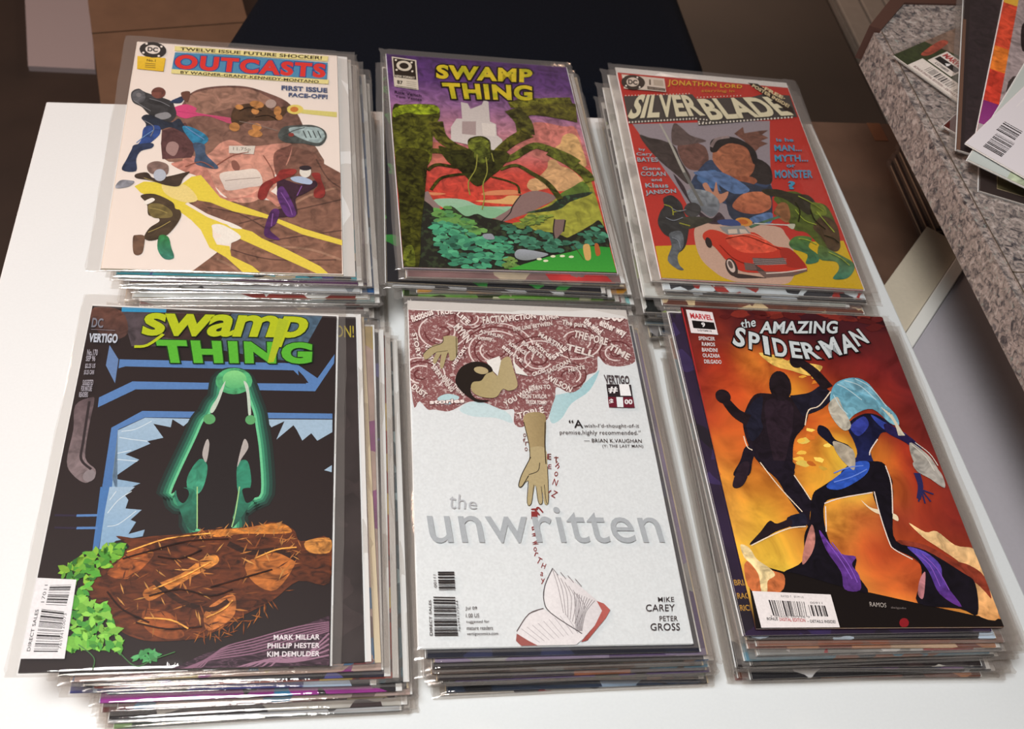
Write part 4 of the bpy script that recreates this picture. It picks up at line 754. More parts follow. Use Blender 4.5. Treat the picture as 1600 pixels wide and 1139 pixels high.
['p','c98a3c',None,0,'f',[89.2,191.3,88.3,192.9,86.8,194.2,84.8,195.1,82.5,195.7,80.1,195.7,77.9,195.2,76.1,194.3,74.8,193.0,74.2,191.4,74.3,189.8,75.2,188.3,76.7,186.9,78.7,186.0,81.0,185.4,83.4,185.4,85.6,185.9,87.4,186.9,88.7,188.2,89.3,189.7]],
['p','b5622a',None,0,'f',[85.7,191.1,85.2,192.0,84.2,192.7,83.0,193.3,81.6,193.6,80.1,193.6,78.8,193.3,77.6,192.7,76.8,192.0,76.4,191.1,76.4,190.2,77.0,189.3,77.9,188.5,79.1,188.0,80.5,187.7,82.0,187.7,83.4,188.0,84.5,188.5,85.3,189.3,85.7,190.2]],
['p','3a4a7a',None,1,'f',[59.2,190.9,74.2,188.6,78.0,195.4,62.1,196.0]],
['p','c23c28',['b8301f','v'],1,'f',[43.5,207.5,50.3,202.4,58.0,203.5,65.1,207.2,78.4,206.0,88.4,202.4,102.2,216.0,113.4,218.4,121.4,228.0,124.7,240.4,115.8,245.3,87.1,247.8,69.3,247.7,62.6,243.3,56.6,235.5,50.3,222.4,42.8,214.5]],
['p','d4523a',None,1,'r',[61.7,211.0,73.4,204.7,91.4,206.5,103.7,221.0,79.1,226.7,67.0,222.6]],
['p','a02a1c',None,1,'f',[106.5,219.9,114.7,218.3,121.4,228.0,123.2,238.8,108.3,239.3,105.5,229.4]],
['p','8a8a88',None,0,'f',[59.1,198.1,80.7,195.1,85.3,204.5,65.1,207.2,60.8,202.3]],
['p','c8b8a8',None,0,'f',[65.7,201.0,73.8,199.7,73.4,204.7,65.4,205.8]],
['p','c8b8a8',None,0,'f',[75.8,199.5,81.1,199.5,82.8,203.8,75.8,204.5]],
['p','5a4a48',None,0,'f',[79.9,231.7,94.8,231.2,106.9,229.3,108.5,235.9,93.1,238.6,80.0,239.8]],
['s','a89a96',0.5,0,'f',[80.2,233.0,93.8,232.7,109.2,230.5]],
['s','a89a96',0.5,0,'f',[79.8,234.9,93.4,234.6,108.7,232.4]],
['s','a89a96',0.5,0,'f',[79.4,236.8,92.9,236.5,108.2,234.3]],
['s','a89a96',0.5,0,'f',[79.0,238.7,92.5,238.3,107.8,236.2]],
['p','6c5650',None,0,'f',[71.5,237.5,80.3,238.4,81.0,246.7,85.9,252.9,109.7,249.2,124.1,242.9,123.4,240.5,113.4,244.7,87.5,246.1,82.7,244.9,71.0,245.9]],
['s','d8c8bc',1.2,1,'f',[87.7,248.1,105.5,245.4,124.1,240.4]],
['p','3a2c28',None,0,'f',[64.8,240.7,65.0,243.7,64.6,246.7,63.9,249.4,62.7,251.5,61.3,252.8,59.8,253.2,58.3,252.7,56.9,251.3,55.9,249.1,55.3,246.4,55.1,243.4,55.4,240.4,56.2,237.7,57.4,235.5,58.8,234.2,60.3,233.7,61.9,234.3,63.2,235.7,64.2,237.9]],
['p','cdbab0',None,0,'f',[62.7,240.5,62.9,242.7,62.7,244.9,62.3,246.8,61.6,248.2,60.7,249.1,59.8,249.3,58.9,248.8,58.0,247.7,57.3,246.0,56.9,244.0,56.7,241.7,56.9,239.6,57.3,237.6,58.0,236.2,58.9,235.3,59.8,235.1,60.8,235.6,61.6,236.7,62.3,238.4]],
['p','5a4a44',None,0,'f',[61.3,239.9,61.4,241.2,61.3,242.6,61.1,243.7,60.7,244.6,60.1,245.1,59.6,245.2,59.0,244.9,58.5,244.2,58.1,243.2,57.9,241.9,57.8,240.6,57.8,239.3,58.1,238.1,58.5,237.2,59.0,236.7,59.6,236.6,60.1,236.9,60.6,237.6,61.1,238.6]],
['p','2c2220',None,0,'f',[48.8,216.2,48.8,218.1,48.5,219.9,48.0,221.5,47.3,222.7,46.5,223.4,45.7,223.6,44.8,223.2,44.1,222.2,43.6,220.8,43.4,219.1,43.3,217.2,43.6,215.4,44.1,213.8,44.8,212.6,45.6,211.8,46.5,211.7,47.3,212.1,48.0,213.1,48.5,214.5]],
['p','3a2c2a',None,1,'f',[61.2,250.1,85.9,252.9,80.7,253.6,62.7,254.9]],
['p','45403d',None,0,'f',[0.7,36.0,67.9,24.1,70.4,30.4,127.2,20.1,139.9,13.8,166.6,12.6,166.2,44.4,75.6,67.2,65.5,69.2,65.9,61.1,-0.1,74.6]],
['p','cfc9bc',None,0,'f',[1.6,72.7,1.5,73.1,1.3,73.5,1.1,73.8,0.9,74.0,0.6,74.1,0.4,74.1,0.2,73.9,0.1,73.6,0.0,73.3,0.0,72.9,0.1,72.4,0.3,72.0,0.5,71.7,0.8,71.5,1.0,71.4,1.3,71.5,1.4,71.6,1.6,71.9,1.6,72.3]],
['p','cfc9bc',None,0,'f',[4.6,72.1,4.5,72.5,4.4,72.9,4.1,73.2,3.9,73.4,3.6,73.5,3.4,73.5,3.2,73.3,3.1,73.0,3.0,72.6,3.0,72.2,3.1,71.8,3.3,71.4,3.5,71.1,3.8,70.9,4.0,70.8,4.3,70.8,4.5,71.0,4.6,71.3,4.6,71.6]],
['p','cfc9bc',None,0,'f',[7.6,71.4,7.5,71.9,7.4,72.3,7.1,72.6,6.9,72.8,6.6,72.9,6.4,72.8,6.2,72.7,6.1,72.4,6.0,72.0,6.1,71.6,6.2,71.2,6.3,70.8,6.6,70.5,6.8,70.3,7.1,70.2,7.3,70.2,7.5,70.4,7.6,70.7,7.7,71.0]],
['p','cfc9bc',None,0,'f',[10.7,70.8,10.6,71.2,10.4,71.6,10.2,72.0,9.9,72.2,9.7,72.3,9.4,72.2,9.2,72.1,9.1,71.8,9.1,71.4,9.1,71.0,9.2,70.6,9.4,70.2,9.6,69.9,9.8,69.6,10.1,69.6,10.3,69.6,10.5,69.8,10.6,70.0,10.7,70.4]],
['p','cfc9bc',None,0,'f',[13.7,70.2,13.6,70.6,13.4,71.0,13.2,71.3,12.9,71.6,12.7,71.6,12.5,71.6,12.3,71.4,12.1,71.2,12.1,70.8,12.1,70.4,12.2,70.0,12.4,69.6,12.6,69.2,12.9,69.0,13.1,68.9,13.3,69.0,13.5,69.1,13.7,69.4,13.7,69.8]],
['p','cfc9bc',None,0,'f',[16.7,69.6,16.6,70.0,16.4,70.4,16.2,70.7,16.0,70.9,15.7,71.0,15.5,71.0,15.3,70.8,15.2,70.5,15.1,70.2,15.1,69.8,15.2,69.3,15.4,68.9,15.6,68.6,15.9,68.4,16.1,68.3,16.4,68.4,16.6,68.5,16.7,68.8,16.7,69.2]],
['p','cfc9bc',None,0,'f',[19.8,69.0,19.6,69.4,19.5,69.8,19.2,70.1,19.0,70.3,18.7,70.4,18.5,70.4,18.3,70.2,18.2,69.9,18.1,69.6,18.2,69.1,18.3,68.7,18.4,68.3,18.7,68.0,18.9,67.8,19.2,67.7,19.4,67.7,19.6,67.9,19.7,68.2,19.8,68.5]],
['p','cfc9bc',None,0,'f',[22.8,68.3,22.7,68.8,22.5,69.2,22.3,69.5,22.0,69.7,21.8,69.8,21.5,69.7,21.4,69.6,21.2,69.3,21.2,68.9,21.2,68.5,21.3,68.1,21.5,67.7,21.7,67.4,22.0,67.2,22.2,67.1,22.4,67.1,22.6,67.3,22.8,67.6,22.8,67.9]],
['p','cfc9bc',None,0,'f',[25.8,67.7,25.7,68.1,25.5,68.5,25.3,68.9,25.1,69.1,24.8,69.2,24.6,69.1,24.4,69.0,24.3,68.7,24.2,68.3,24.2,67.9,24.3,67.5,24.5,67.1,24.7,66.8,25.0,66.5,25.3,66.4,25.5,66.5,25.7,66.7,25.8,66.9,25.9,67.3]],
['p','cfc9bc',None,0,'f',[28.9,67.1,28.8,67.5,28.6,67.9,28.4,68.2,28.1,68.5,27.9,68.5,27.6,68.5,27.4,68.3,27.3,68.1,27.2,67.7,27.3,67.3,27.4,66.8,27.6,66.5,27.8,66.1,28.0,65.9,28.3,65.8,28.5,65.9,28.7,66.0,28.8,66.3,28.9,66.7]],
['p','cfc9bc',None,0,'f',[31.9,66.5,31.8,66.9,31.6,67.3,31.4,67.6,31.1,67.8,30.9,67.9,30.7,67.9,30.5,67.7,30.3,67.4,30.3,67.1,30.3,66.6,30.4,66.2,30.6,65.8,30.8,65.5,31.1,65.3,31.3,65.2,31.6,65.2,31.8,65.4,31.9,65.7,31.9,66.1]],
['p','cfc9bc',None,0,'f',[35.0,65.8,34.9,66.3,34.7,66.7,34.5,67.0,34.2,67.2,33.9,67.3,33.7,67.3,33.5,67.1,33.4,66.8,33.3,66.4,33.4,66.0,33.5,65.6,33.7,65.2,33.9,64.9,34.1,64.7,34.4,64.6,34.6,64.6,34.8,64.8,34.9,65.1,35.0,65.4]],
['p','cfc9bc',None,0,'f',[38.0,65.2,37.9,65.6,37.7,66.0,37.5,66.4,37.2,66.6,37.0,66.7,36.8,66.6,36.6,66.5,36.4,66.2,36.4,65.8,36.4,65.4,36.5,65.0,36.7,64.6,36.9,64.3,37.2,64.0,37.5,63.9,37.7,64.0,37.9,64.2,38.0,64.4,38.1,64.8]],
['p','cfc9bc',None,0,'f',[41.1,64.6,41.0,65.0,40.8,65.4,40.6,65.7,40.3,66.0,40.0,66.1,39.8,66.0,39.6,65.8,39.5,65.6,39.4,65.2,39.5,64.8,39.6,64.3,39.8,64.0,40.0,63.6,40.3,63.4,40.5,63.3,40.8,63.4,40.9,63.5,41.1,63.8,41.1,64.2]],
['p','cfc9bc',None,0,'f',[44.1,64.0,44.0,64.4,43.8,64.8,43.6,65.1,43.4,65.3,43.1,65.4,42.9,65.4,42.7,65.2,42.6,64.9,42.5,64.6,42.5,64.1,42.7,63.7,42.8,63.3,43.1,63.0,43.3,62.8,43.6,62.7,43.8,62.7,44.0,62.9,44.1,63.2,44.2,63.6]],
['p','cfc9bc',None,0,'f',[47.2,63.3,47.1,63.8,46.9,64.2,46.7,64.5,46.4,64.7,46.2,64.8,45.9,64.8,45.7,64.6,45.6,64.3,45.6,63.9,45.6,63.5,45.7,63.1,45.9,62.7,46.1,62.4,46.4,62.2,46.6,62.1,46.9,62.1,47.1,62.3,47.2,62.6,47.2,62.9]],
['p','cfc9bc',None,0,'f',[50.3,62.7,50.2,63.1,50.0,63.5,49.7,63.9,49.5,64.1,49.2,64.2,49.0,64.1,48.8,64.0,48.7,63.7,48.6,63.3,48.7,62.9,48.8,62.5,49.0,62.1,49.2,61.7,49.5,61.5,49.7,61.4,49.9,61.5,50.1,61.6,50.3,61.9,50.3,62.3]],
['p','cfc9bc',None,0,'f',[53.3,62.1,53.2,62.5,53.0,62.9,52.8,63.2,52.6,63.5,52.3,63.5,52.1,63.5,51.9,63.3,51.7,63.1,51.7,62.7,51.7,62.3,51.9,61.8,52.0,61.4,52.3,61.1,52.5,60.9,52.8,60.8,53.0,60.8,53.2,61.0,53.3,61.3,53.4,61.7]],
['p','cfc9bc',None,0,'f',[56.4,61.5,56.3,61.9,56.1,62.3,55.9,62.6,55.6,62.8,55.4,62.9,55.1,62.9,54.9,62.7,54.8,62.4,54.8,62.1,54.8,61.6,54.9,61.2,55.1,60.8,55.3,60.5,55.6,60.3,55.9,60.2,56.1,60.2,56.3,60.4,56.4,60.7,56.5,61.0]],
['p','cfc9bc',None,0,'f',[59.5,60.8,59.4,61.3,59.2,61.7,59.0,62.0,58.7,62.2,58.4,62.3,58.2,62.3,58.0,62.1,57.9,61.8,57.9,61.4,57.9,61.0,58.0,60.6,58.2,60.2,58.4,59.9,58.7,59.6,58.9,59.5,59.2,59.6,59.4,59.7,59.5,60.0,59.5,60.4]],
['p','cfc9bc',None,0,'f',[62.6,60.2,62.5,60.6,62.3,61.0,62.0,61.3,61.8,61.6,61.5,61.7,61.3,61.6,61.1,61.5,61.0,61.2,60.9,60.8,61.0,60.4,61.1,59.9,61.3,59.5,61.5,59.2,61.8,59.0,62.0,58.9,62.3,58.9,62.5,59.1,62.6,59.4,62.6,59.8]],
['p','cfc9bc',None,0,'f',[65.7,59.6,65.5,60.0,65.4,60.4,65.1,60.7,64.9,60.9,64.6,61.0,64.4,61.0,64.2,60.8,64.1,60.5,64.0,60.2,64.1,59.7,64.2,59.3,64.4,58.9,64.6,58.6,64.9,58.4,65.1,58.3,65.4,58.3,65.5,58.5,65.7,58.8,65.7,59.1]],
['p','cfc9bc',None,0,'f',[3.2,34.9,3.2,35.2,3.1,35.4,2.9,35.6,2.8,35.7,2.6,35.8,2.5,35.7,2.3,35.6,2.3,35.5,2.2,35.3,2.2,35.1,2.3,34.8,2.4,34.6,2.5,34.4,2.7,34.3,2.8,34.2,3.0,34.3,3.1,34.4,3.2,34.5,3.2,34.7]],
['p','cfc9bc',None,0,'f',[6.3,34.4,6.2,34.6,6.1,34.9,6.0,35.0,5.8,35.2,5.7,35.2,5.5,35.2,5.4,35.1,5.3,35.0,5.3,34.7,5.3,34.5,5.4,34.3,5.5,34.1,5.6,33.9,5.7,33.8,5.9,33.7,6.1,33.7,6.2,33.8,6.3,34.0,6.3,34.2]],
['p','cfc9bc',None,0,'f',[9.4,33.9,9.3,34.1,9.2,34.3,9.1,34.5,8.9,34.6,8.8,34.7,8.6,34.7,8.5,34.6,8.4,34.4,8.4,34.2,8.4,34.0,8.4,33.7,8.5,33.5,8.7,33.3,8.8,33.2,9.0,33.2,9.1,33.2,9.3,33.3,9.3,33.4,9.4,33.6]],
['p','cfc9bc',None,0,'f',[12.4,33.3,12.4,33.6,12.3,33.8,12.2,34.0,12.0,34.1,11.8,34.1,11.7,34.1,11.6,34.0,11.5,33.9,11.4,33.7,11.5,33.4,11.5,33.2,11.6,33.0,11.7,32.8,11.9,32.7,12.1,32.6,12.2,32.6,12.3,32.7,12.4,32.9,12.5,33.1]],
['p','cfc9bc',None,0,'f',[15.5,32.8,15.5,33.0,15.4,33.2,15.2,33.4,15.1,33.5,14.9,33.6,14.8,33.6,14.6,33.5,14.6,33.3,14.5,33.1,14.5,32.9,14.6,32.7,14.7,32.4,14.8,32.3,15.0,32.1,15.1,32.1,15.3,32.1,15.4,32.2,15.5,32.3,15.5,32.5]],
['p','cfc9bc',None,0,'f',[18.6,32.2,18.6,32.5,18.5,32.7,18.3,32.9,18.2,33.0,18.0,33.1,17.9,33.0,17.7,32.9,17.6,32.8,17.6,32.6,17.6,32.3,17.7,32.1,17.8,31.9,17.9,31.7,18.1,31.6,18.2,31.5,18.4,31.6,18.5,31.6,18.6,31.8,18.6,32.0]],
['p','cfc9bc',None,0,'f',[21.7,31.7,21.6,31.9,21.5,32.1,21.4,32.3,21.2,32.5,21.1,32.5,20.9,32.5,20.8,32.4,20.7,32.2,20.7,32.0,20.7,31.8,20.8,31.6,20.9,31.3,21.0,31.2,21.2,31.0,21.3,31.0,21.5,31.0,21.6,31.1,21.7,31.3,21.7,31.5]],
['p','cfc9bc',None,0,'f',[24.8,31.1,24.7,31.4,24.6,31.6,24.5,31.8,24.3,31.9,24.2,32.0,24.0,31.9,23.9,31.9,23.8,31.7,23.8,31.5,23.8,31.3,23.9,31.0,24.0,30.8,24.1,30.6,24.3,30.5,24.4,30.4,24.6,30.5,24.7,30.6,24.8,30.7,24.8,30.9]],
['p','cfc9bc',None,0,'f',[27.9,30.6,27.8,30.8,27.7,31.1,27.6,31.2,27.4,31.4,27.3,31.4,27.1,31.4,27.0,31.3,26.9,31.2,26.9,30.9,26.9,30.7,27.0,30.5,27.1,30.3,27.2,30.1,27.4,30.0,27.5,29.9,27.7,29.9,27.8,30.0,27.9,30.2,27.9,30.4]],
['p','cfc9bc',None,0,'f',[31.0,30.1,30.9,30.3,30.8,30.5,30.7,30.7,30.5,30.8,30.4,30.9,30.2,30.9,30.1,30.8,30.0,30.6,30.0,30.4,30.0,30.2,30.1,29.9,30.2,29.7,30.3,29.5,30.5,29.4,30.6,29.4,30.8,29.4,30.9,29.5,31.0,29.6,31.0,29.8]],
['p','cfc9bc',None,0,'f',[34.1,29.5,34.0,29.7,33.9,30.0,33.8,30.1,33.6,30.3,33.5,30.3,33.3,30.3,33.2,30.2,33.1,30.1,33.1,29.9,33.1,29.6,33.2,29.4,33.3,29.2,33.4,29.0,33.6,28.9,33.7,28.8,33.9,28.8,34.0,28.9,34.1,29.1,34.1,29.3]],
['p','cfc9bc',None,0,'f',[37.2,29.0,37.1,29.2,37.0,29.4,36.9,29.6,36.7,29.7,36.6,29.8,36.4,29.8,36.3,29.7,36.2,29.5,36.2,29.3,36.2,29.1,36.3,28.8,36.4,28.6,36.5,28.4,36.7,28.3,36.8,28.3,37.0,28.3,37.1,28.4,37.2,28.5,37.2,28.7]],
['p','cfc9bc',None,0,'f',[40.3,28.4,40.2,28.7,40.1,28.9,40.0,29.1,39.8,29.2,39.7,29.2,39.5,29.2,39.4,29.1,39.3,29.0,39.3,28.8,39.3,28.5,39.4,28.3,39.5,28.1,39.6,27.9,39.8,27.8,39.9,27.7,40.1,27.7,40.2,27.8,40.3,28.0,40.3,28.2]],
['p','cfc9bc',None,0,'f',[43.4,27.9,43.4,28.1,43.2,28.3,43.1,28.5,42.9,28.6,42.8,28.7,42.6,28.7,42.5,28.6,42.4,28.4,42.4,28.2,42.4,28.0,42.5,27.7,42.6,27.5,42.7,27.3,42.9,27.2,43.0,27.2,43.2,27.2,43.3,27.3,43.4,27.4,43.4,27.6]],
['p','cfc9bc',None,0,'f',[46.5,27.3,46.5,27.6,46.4,27.8,46.2,28.0,46.1,28.1,45.9,28.1,45.8,28.1,45.6,28.0,45.5,27.9,45.5,27.7,45.5,27.4,45.6,27.2,45.7,27.0,45.8,26.8,46.0,26.7,46.2,26.6,46.3,26.6,46.4,26.7,46.5,26.9,46.6,27.1]],
['p','cfc9bc',None,0,'f',[49.7,26.8,49.6,27.0,49.5,27.2,49.3,27.4,49.2,27.5,49.0,27.6,48.9,27.6,48.7,27.5,48.7,27.3,48.6,27.1,48.6,26.9,48.7,26.6,48.8,26.4,49.0,26.2,49.1,26.1,49.3,26.1,49.4,26.1,49.6,26.2,49.6,26.3,49.7,26.5]],
['p','cfc9bc',None,0,'f',[52.8,26.2,52.7,26.5,52.6,26.7,52.5,26.9,52.3,27.0,52.1,27.0,52.0,27.0,51.9,26.9,51.8,26.8,51.7,26.6,51.8,26.3,51.8,26.1,51.9,25.9,52.1,25.7,52.2,25.6,52.4,25.5,52.6,25.5,52.7,25.6,52.8,25.8,52.8,26.0]],
['p','cfc9bc',None,0,'f',[55.9,25.7,55.8,25.9,55.7,26.1,55.6,26.3,55.4,26.4,55.3,26.5,55.1,26.5,55.0,26.4,54.9,26.2,54.9,26.0,54.9,25.8,55.0,25.5,55.1,25.3,55.2,25.1,55.4,25.0,55.5,25.0,55.7,25.0,55.8,25.1,55.9,25.2,55.9,25.4]],
['p','cfc9bc',None,0,'f',[59.0,25.1,59.0,25.4,58.8,25.6,58.7,25.8,58.5,25.9,58.4,25.9,58.2,25.9,58.1,25.8,58.0,25.7,58.0,25.5,58.0,25.2,58.1,25.0,58.2,24.8,58.3,24.6,58.5,24.5,58.7,24.4,58.8,24.4,58.9,24.5,59.0,24.7,59.0,24.9]],
['p','cfc9bc',None,0,'f',[62.2,24.6,62.1,24.8,62.0,25.0,61.8,25.2,61.7,25.3,61.5,25.4,61.4,25.4,61.2,25.3,61.2,25.1,61.1,24.9,61.1,24.7,61.2,24.4,61.3,24.2,61.5,24.0,61.6,23.9,61.8,23.9,61.9,23.9,62.1,24.0,62.1,24.1,62.2,24.3]],
['p','cfc9bc',None,0,'f',[65.3,24.0,65.2,24.3,65.1,24.5,65.0,24.7,64.8,24.8,64.6,24.8,64.5,24.8,64.4,24.7,64.3,24.6,64.3,24.4,64.3,24.1,64.3,23.9,64.5,23.7,64.6,23.5,64.8,23.4,64.9,23.3,65.1,23.3,65.2,23.4,65.3,23.6,65.3,23.8]],
['p','cfc9bc',None,0,'f',[67.4,67.0,67.3,67.4,67.1,67.8,66.8,68.1,66.6,68.3,66.3,68.4,66.0,68.3,65.8,68.2,65.7,67.9,65.6,67.6,65.7,67.2,65.8,66.8,66.0,66.4,66.2,66.1,66.5,65.9,66.8,65.8,67.0,65.9,67.2,66.0,67.4,66.3,67.4,66.6]],
['p','cfc9bc',None,0,'f',[70.8,66.2,70.7,66.6,70.5,67.0,70.2,67.3,70.0,67.5,69.7,67.6,69.4,67.6,69.2,67.4,69.1,67.2,69.0,66.8,69.1,66.4,69.2,66.0,69.4,65.7,69.6,65.4,69.9,65.2,70.2,65.1,70.4,65.1,70.6,65.3,70.8,65.5,70.8,65.9]],
['p','cfc9bc',None,0,'f',[74.2,65.5,74.1,65.9,73.9,66.3,73.6,66.6,73.4,66.8,73.1,66.9,72.8,66.8,72.6,66.7,72.5,66.4,72.4,66.1,72.5,65.7,72.6,65.3,72.8,64.9,73.0,64.6,73.3,64.4,73.6,64.3,73.8,64.3,74.1,64.5,74.2,64.8,74.2,65.1]],
['p','cfc9bc',None,0,'f',[77.6,64.7,77.5,65.1,77.3,65.5,77.1,65.8,76.8,66.0,76.5,66.1,76.2,66.1,76.0,65.9,75.9,65.7,75.9,65.3,75.9,64.9,76.0,64.5,76.2,64.2,76.4,63.9,76.7,63.7,77.0,63.6,77.3,63.6,77.5,63.7,77.6,64.0,77.7,64.4]],
['p','cfc9bc',None,0,'f',[81.0,64.0,80.9,64.4,80.7,64.8,80.5,65.1,80.2,65.3,79.9,65.4,79.7,65.3,79.5,65.2,79.3,64.9,79.3,64.6,79.3,64.2,79.4,63.8,79.6,63.4,79.9,63.1,80.1,62.9,80.4,62.8,80.7,62.8,80.9,63.0,81.0,63.3,81.1,63.6]],
['p','cfc9bc',None,0,'f',[84.5,63.2,84.3,63.6,84.1,64.0,83.9,64.3,83.6,64.5,83.3,64.6,83.1,64.6,82.9,64.4,82.7,64.2,82.7,63.8,82.7,63.4,82.8,63.0,83.0,62.7,83.3,62.3,83.6,62.1,83.8,62.0,84.1,62.1,84.3,62.2,84.4,62.5,84.5,62.8]],
['p','cfc9bc',None,0,'f',[87.9,62.5,87.8,62.9,87.6,63.2,87.3,63.6,87.0,63.8,86.8,63.9,86.5,63.8,86.3,63.7,86.2,63.4,86.1,63.1,86.1,62.7,86.3,62.3,86.5,61.9,86.7,61.6,87.0,61.4,87.3,61.3,87.5,61.3,87.7,61.5,87.9,61.7,87.9,62.1]],
['p','cfc9bc',None,0,'f',[91.3,61.7,91.2,62.1,91.0,62.5,90.7,62.8,90.5,63.0,90.2,63.1,89.9,63.1,89.7,62.9,89.6,62.6,89.5,62.3,89.6,61.9,89.7,61.5,89.9,61.1,90.1,60.8,90.4,60.6,90.7,60.5,91.0,60.6,91.2,60.7,91.3,61.0,91.3,61.3]],
['p','cfc9bc',None,0,'f',[94.7,61.0,94.6,61.4,94.4,61.7,94.2,62.0,93.9,62.2,93.6,62.3,93.4,62.3,93.1,62.2,93.0,61.9,93.0,61.5,93.0,61.2,93.1,60.8,93.3,60.4,93.6,60.1,93.9,59.9,94.1,59.8,94.4,59.8,94.6,60.0,94.7,60.2,94.8,60.6]],
['p','cfc9bc',None,0,'f',[98.2,60.2,98.1,60.6,97.9,61.0,97.6,61.3,97.3,61.5,97.0,61.6,96.8,61.6,96.6,61.4,96.4,61.1,96.4,60.8,96.4,60.4,96.6,60.0,96.8,59.6,97.0,59.3,97.3,59.1,97.6,59.0,97.8,59.0,98.0,59.2,98.2,59.5,98.2,59.8]],
['p','cfc9bc',None,0,'f',[101.6,59.4,101.5,59.8,101.3,60.2,101.0,60.5,100.8,60.7,100.5,60.8,100.2,60.8,100.0,60.6,99.9,60.4,99.8,60.0,99.9,59.6,100.0,59.2,100.2,58.9,100.5,58.5,100.7,58.3,101.0,58.2,101.3,58.3,101.5,58.4,101.6,58.7,101.7,59.0]],
['p','cfc9bc',None,0,'f',[105.1,58.7,104.9,59.1,104.7,59.5,104.5,59.8,104.2,60.0,103.9,60.1,103.7,60.0,103.5,59.9,103.3,59.6,103.3,59.3,103.3,58.9,103.5,58.5,103.7,58.1,103.9,57.8,104.2,57.6,104.5,57.5,104.7,57.5,104.9,57.7,105.1,57.9,105.1,58.3]],
['p','cfc9bc',None,0,'f',[108.5,57.9,108.4,58.3,108.2,58.7,107.9,59.0,107.7,59.2,107.4,59.3,107.1,59.3,106.9,59.1,106.8,58.8,106.7,58.5,106.8,58.1,106.9,57.7,107.1,57.3,107.4,57.0,107.6,56.8,107.9,56.7,108.2,56.8,108.4,56.9,108.5,57.2,108.6,57.5]],
['p','cfc9bc',None,0,'f',[112.0,57.2,111.9,57.6,111.7,57.9,111.4,58.2,111.1,58.4,110.8,58.5,110.6,58.5,110.4,58.4,110.2,58.1,110.2,57.7,110.2,57.3,110.4,56.9,110.6,56.6,110.8,56.3,111.1,56.0,111.4,56.0,111.6,56.0,111.9,56.1,112.0,56.4,112.0,56.8]],
['p','cfc9bc',None,0,'f',[115.4,56.4,115.3,56.8,115.1,57.2,114.9,57.5,114.6,57.7,114.3,57.8,114.0,57.7,113.8,57.6,113.7,57.3,113.7,57.0,113.7,56.6,113.8,56.2,114.0,55.8,114.3,55.5,114.6,55.3,114.9,55.2,115.1,55.2,115.3,55.4,115.4,55.6,115.5,56.0]],
['p','cfc9bc',None,0,'f',[118.9,55.6,118.8,56.0,118.6,56.4,118.3,56.7,118.0,56.9,117.8,57.0,117.5,57.0,117.3,56.8,117.2,56.6,117.1,56.2,117.2,55.8,117.3,55.4,117.5,55.0,117.8,54.7,118.0,54.5,118.3,54.4,118.6,54.5,118.8,54.6,118.9,54.9,119.0,55.2]],
['p','cfc9bc',None,0,'f',[122.4,54.9,122.3,55.3,122.0,55.6,121.8,55.9,121.5,56.2,121.2,56.2,121.0,56.2,120.8,56.1,120.6,55.8,120.6,55.4,120.6,55.0,120.8,54.6,121.0,54.3,121.2,54.0,121.5,53.7,121.8,53.7,122.1,53.7,122.3,53.8,122.4,54.1,122.4,54.5]],
['p','cfc9bc',None,0,'f',[125.9,54.1,125.7,54.5,125.5,54.9,125.3,55.2,125.0,55.4,124.7,55.5,124.4,55.4,124.2,55.3,124.1,55.0,124.1,54.7,124.1,54.3,124.2,53.9,124.4,53.5,124.7,53.2,125.0,53.0,125.3,52.9,125.5,52.9,125.7,53.1,125.9,53.3,125.9,53.7]],
['p','cfc9bc',None,0,'f',[129.3,53.3,129.2,53.7,129.0,54.1,128.7,54.4,128.5,54.6,128.2,54.7,127.9,54.7,127.7,54.5,127.6,54.3,127.5,53.9,127.6,53.5,127.7,53.1,127.9,52.7,128.2,52.4,128.5,52.2,128.8,52.1,129.0,52.1,129.2,52.3,129.4,52.6,129.4,52.9]],
['p','cfc9bc',None,0,'f',[132.8,52.5,132.7,53.0,132.5,53.3,132.2,53.6,131.9,53.9,131.7,53.9,131.4,53.9,131.2,53.8,131.1,53.5,131.0,53.1,131.1,52.7,131.2,52.3,131.4,52.0,131.7,51.6,132.0,51.4,132.3,51.3,132.5,51.4,132.7,51.5,132.8,51.8,132.9,52.1]],
['p','cfc9bc',None,0,'f',[136.3,51.8,136.2,52.2,136.0,52.6,135.7,52.9,135.4,53.1,135.1,53.2,134.9,53.1,134.7,53.0,134.6,52.7,134.5,52.4,134.6,52.0,134.7,51.6,134.9,51.2,135.2,50.9,135.5,50.7,135.7,50.6,136.0,50.6,136.2,50.8,136.3,51.0,136.4,51.4]],
['p','cfc9bc',None,0,'f',[139.8,51.0,139.7,51.4,139.5,51.8,139.2,52.1,138.9,52.3,138.6,52.4,138.4,52.4,138.2,52.2,138.0,51.9,138.0,51.6,138.1,51.2,138.2,50.8,138.4,50.4,138.7,50.1,139.0,49.9,139.2,49.8,139.5,49.8,139.7,50.0,139.8,50.3,139.9,50.6]],
['p','cfc9bc',None,0,'f',[143.3,50.2,143.2,50.6,143.0,51.0,142.7,51.3,142.4,51.5,142.1,51.6,141.9,51.6,141.7,51.4,141.5,51.2,141.5,50.8,141.6,50.4,141.7,50.0,141.9,49.6,142.2,49.3,142.5,49.1,142.7,49.0,143.0,49.1,143.2,49.2,143.3,49.5,143.4,49.8]],
['p','cfc9bc',None,0,'f',[146.8,49.5,146.7,49.9,146.5,50.2,146.2,50.6,145.9,50.8,145.6,50.9,145.4,50.8,145.2,50.7,145.0,50.4,145.0,50.1,145.1,49.7,145.2,49.2,145.4,48.9,145.7,48.6,146.0,48.3,146.3,48.2,146.5,48.3,146.7,48.4,146.8,48.7,146.9,49.1]],
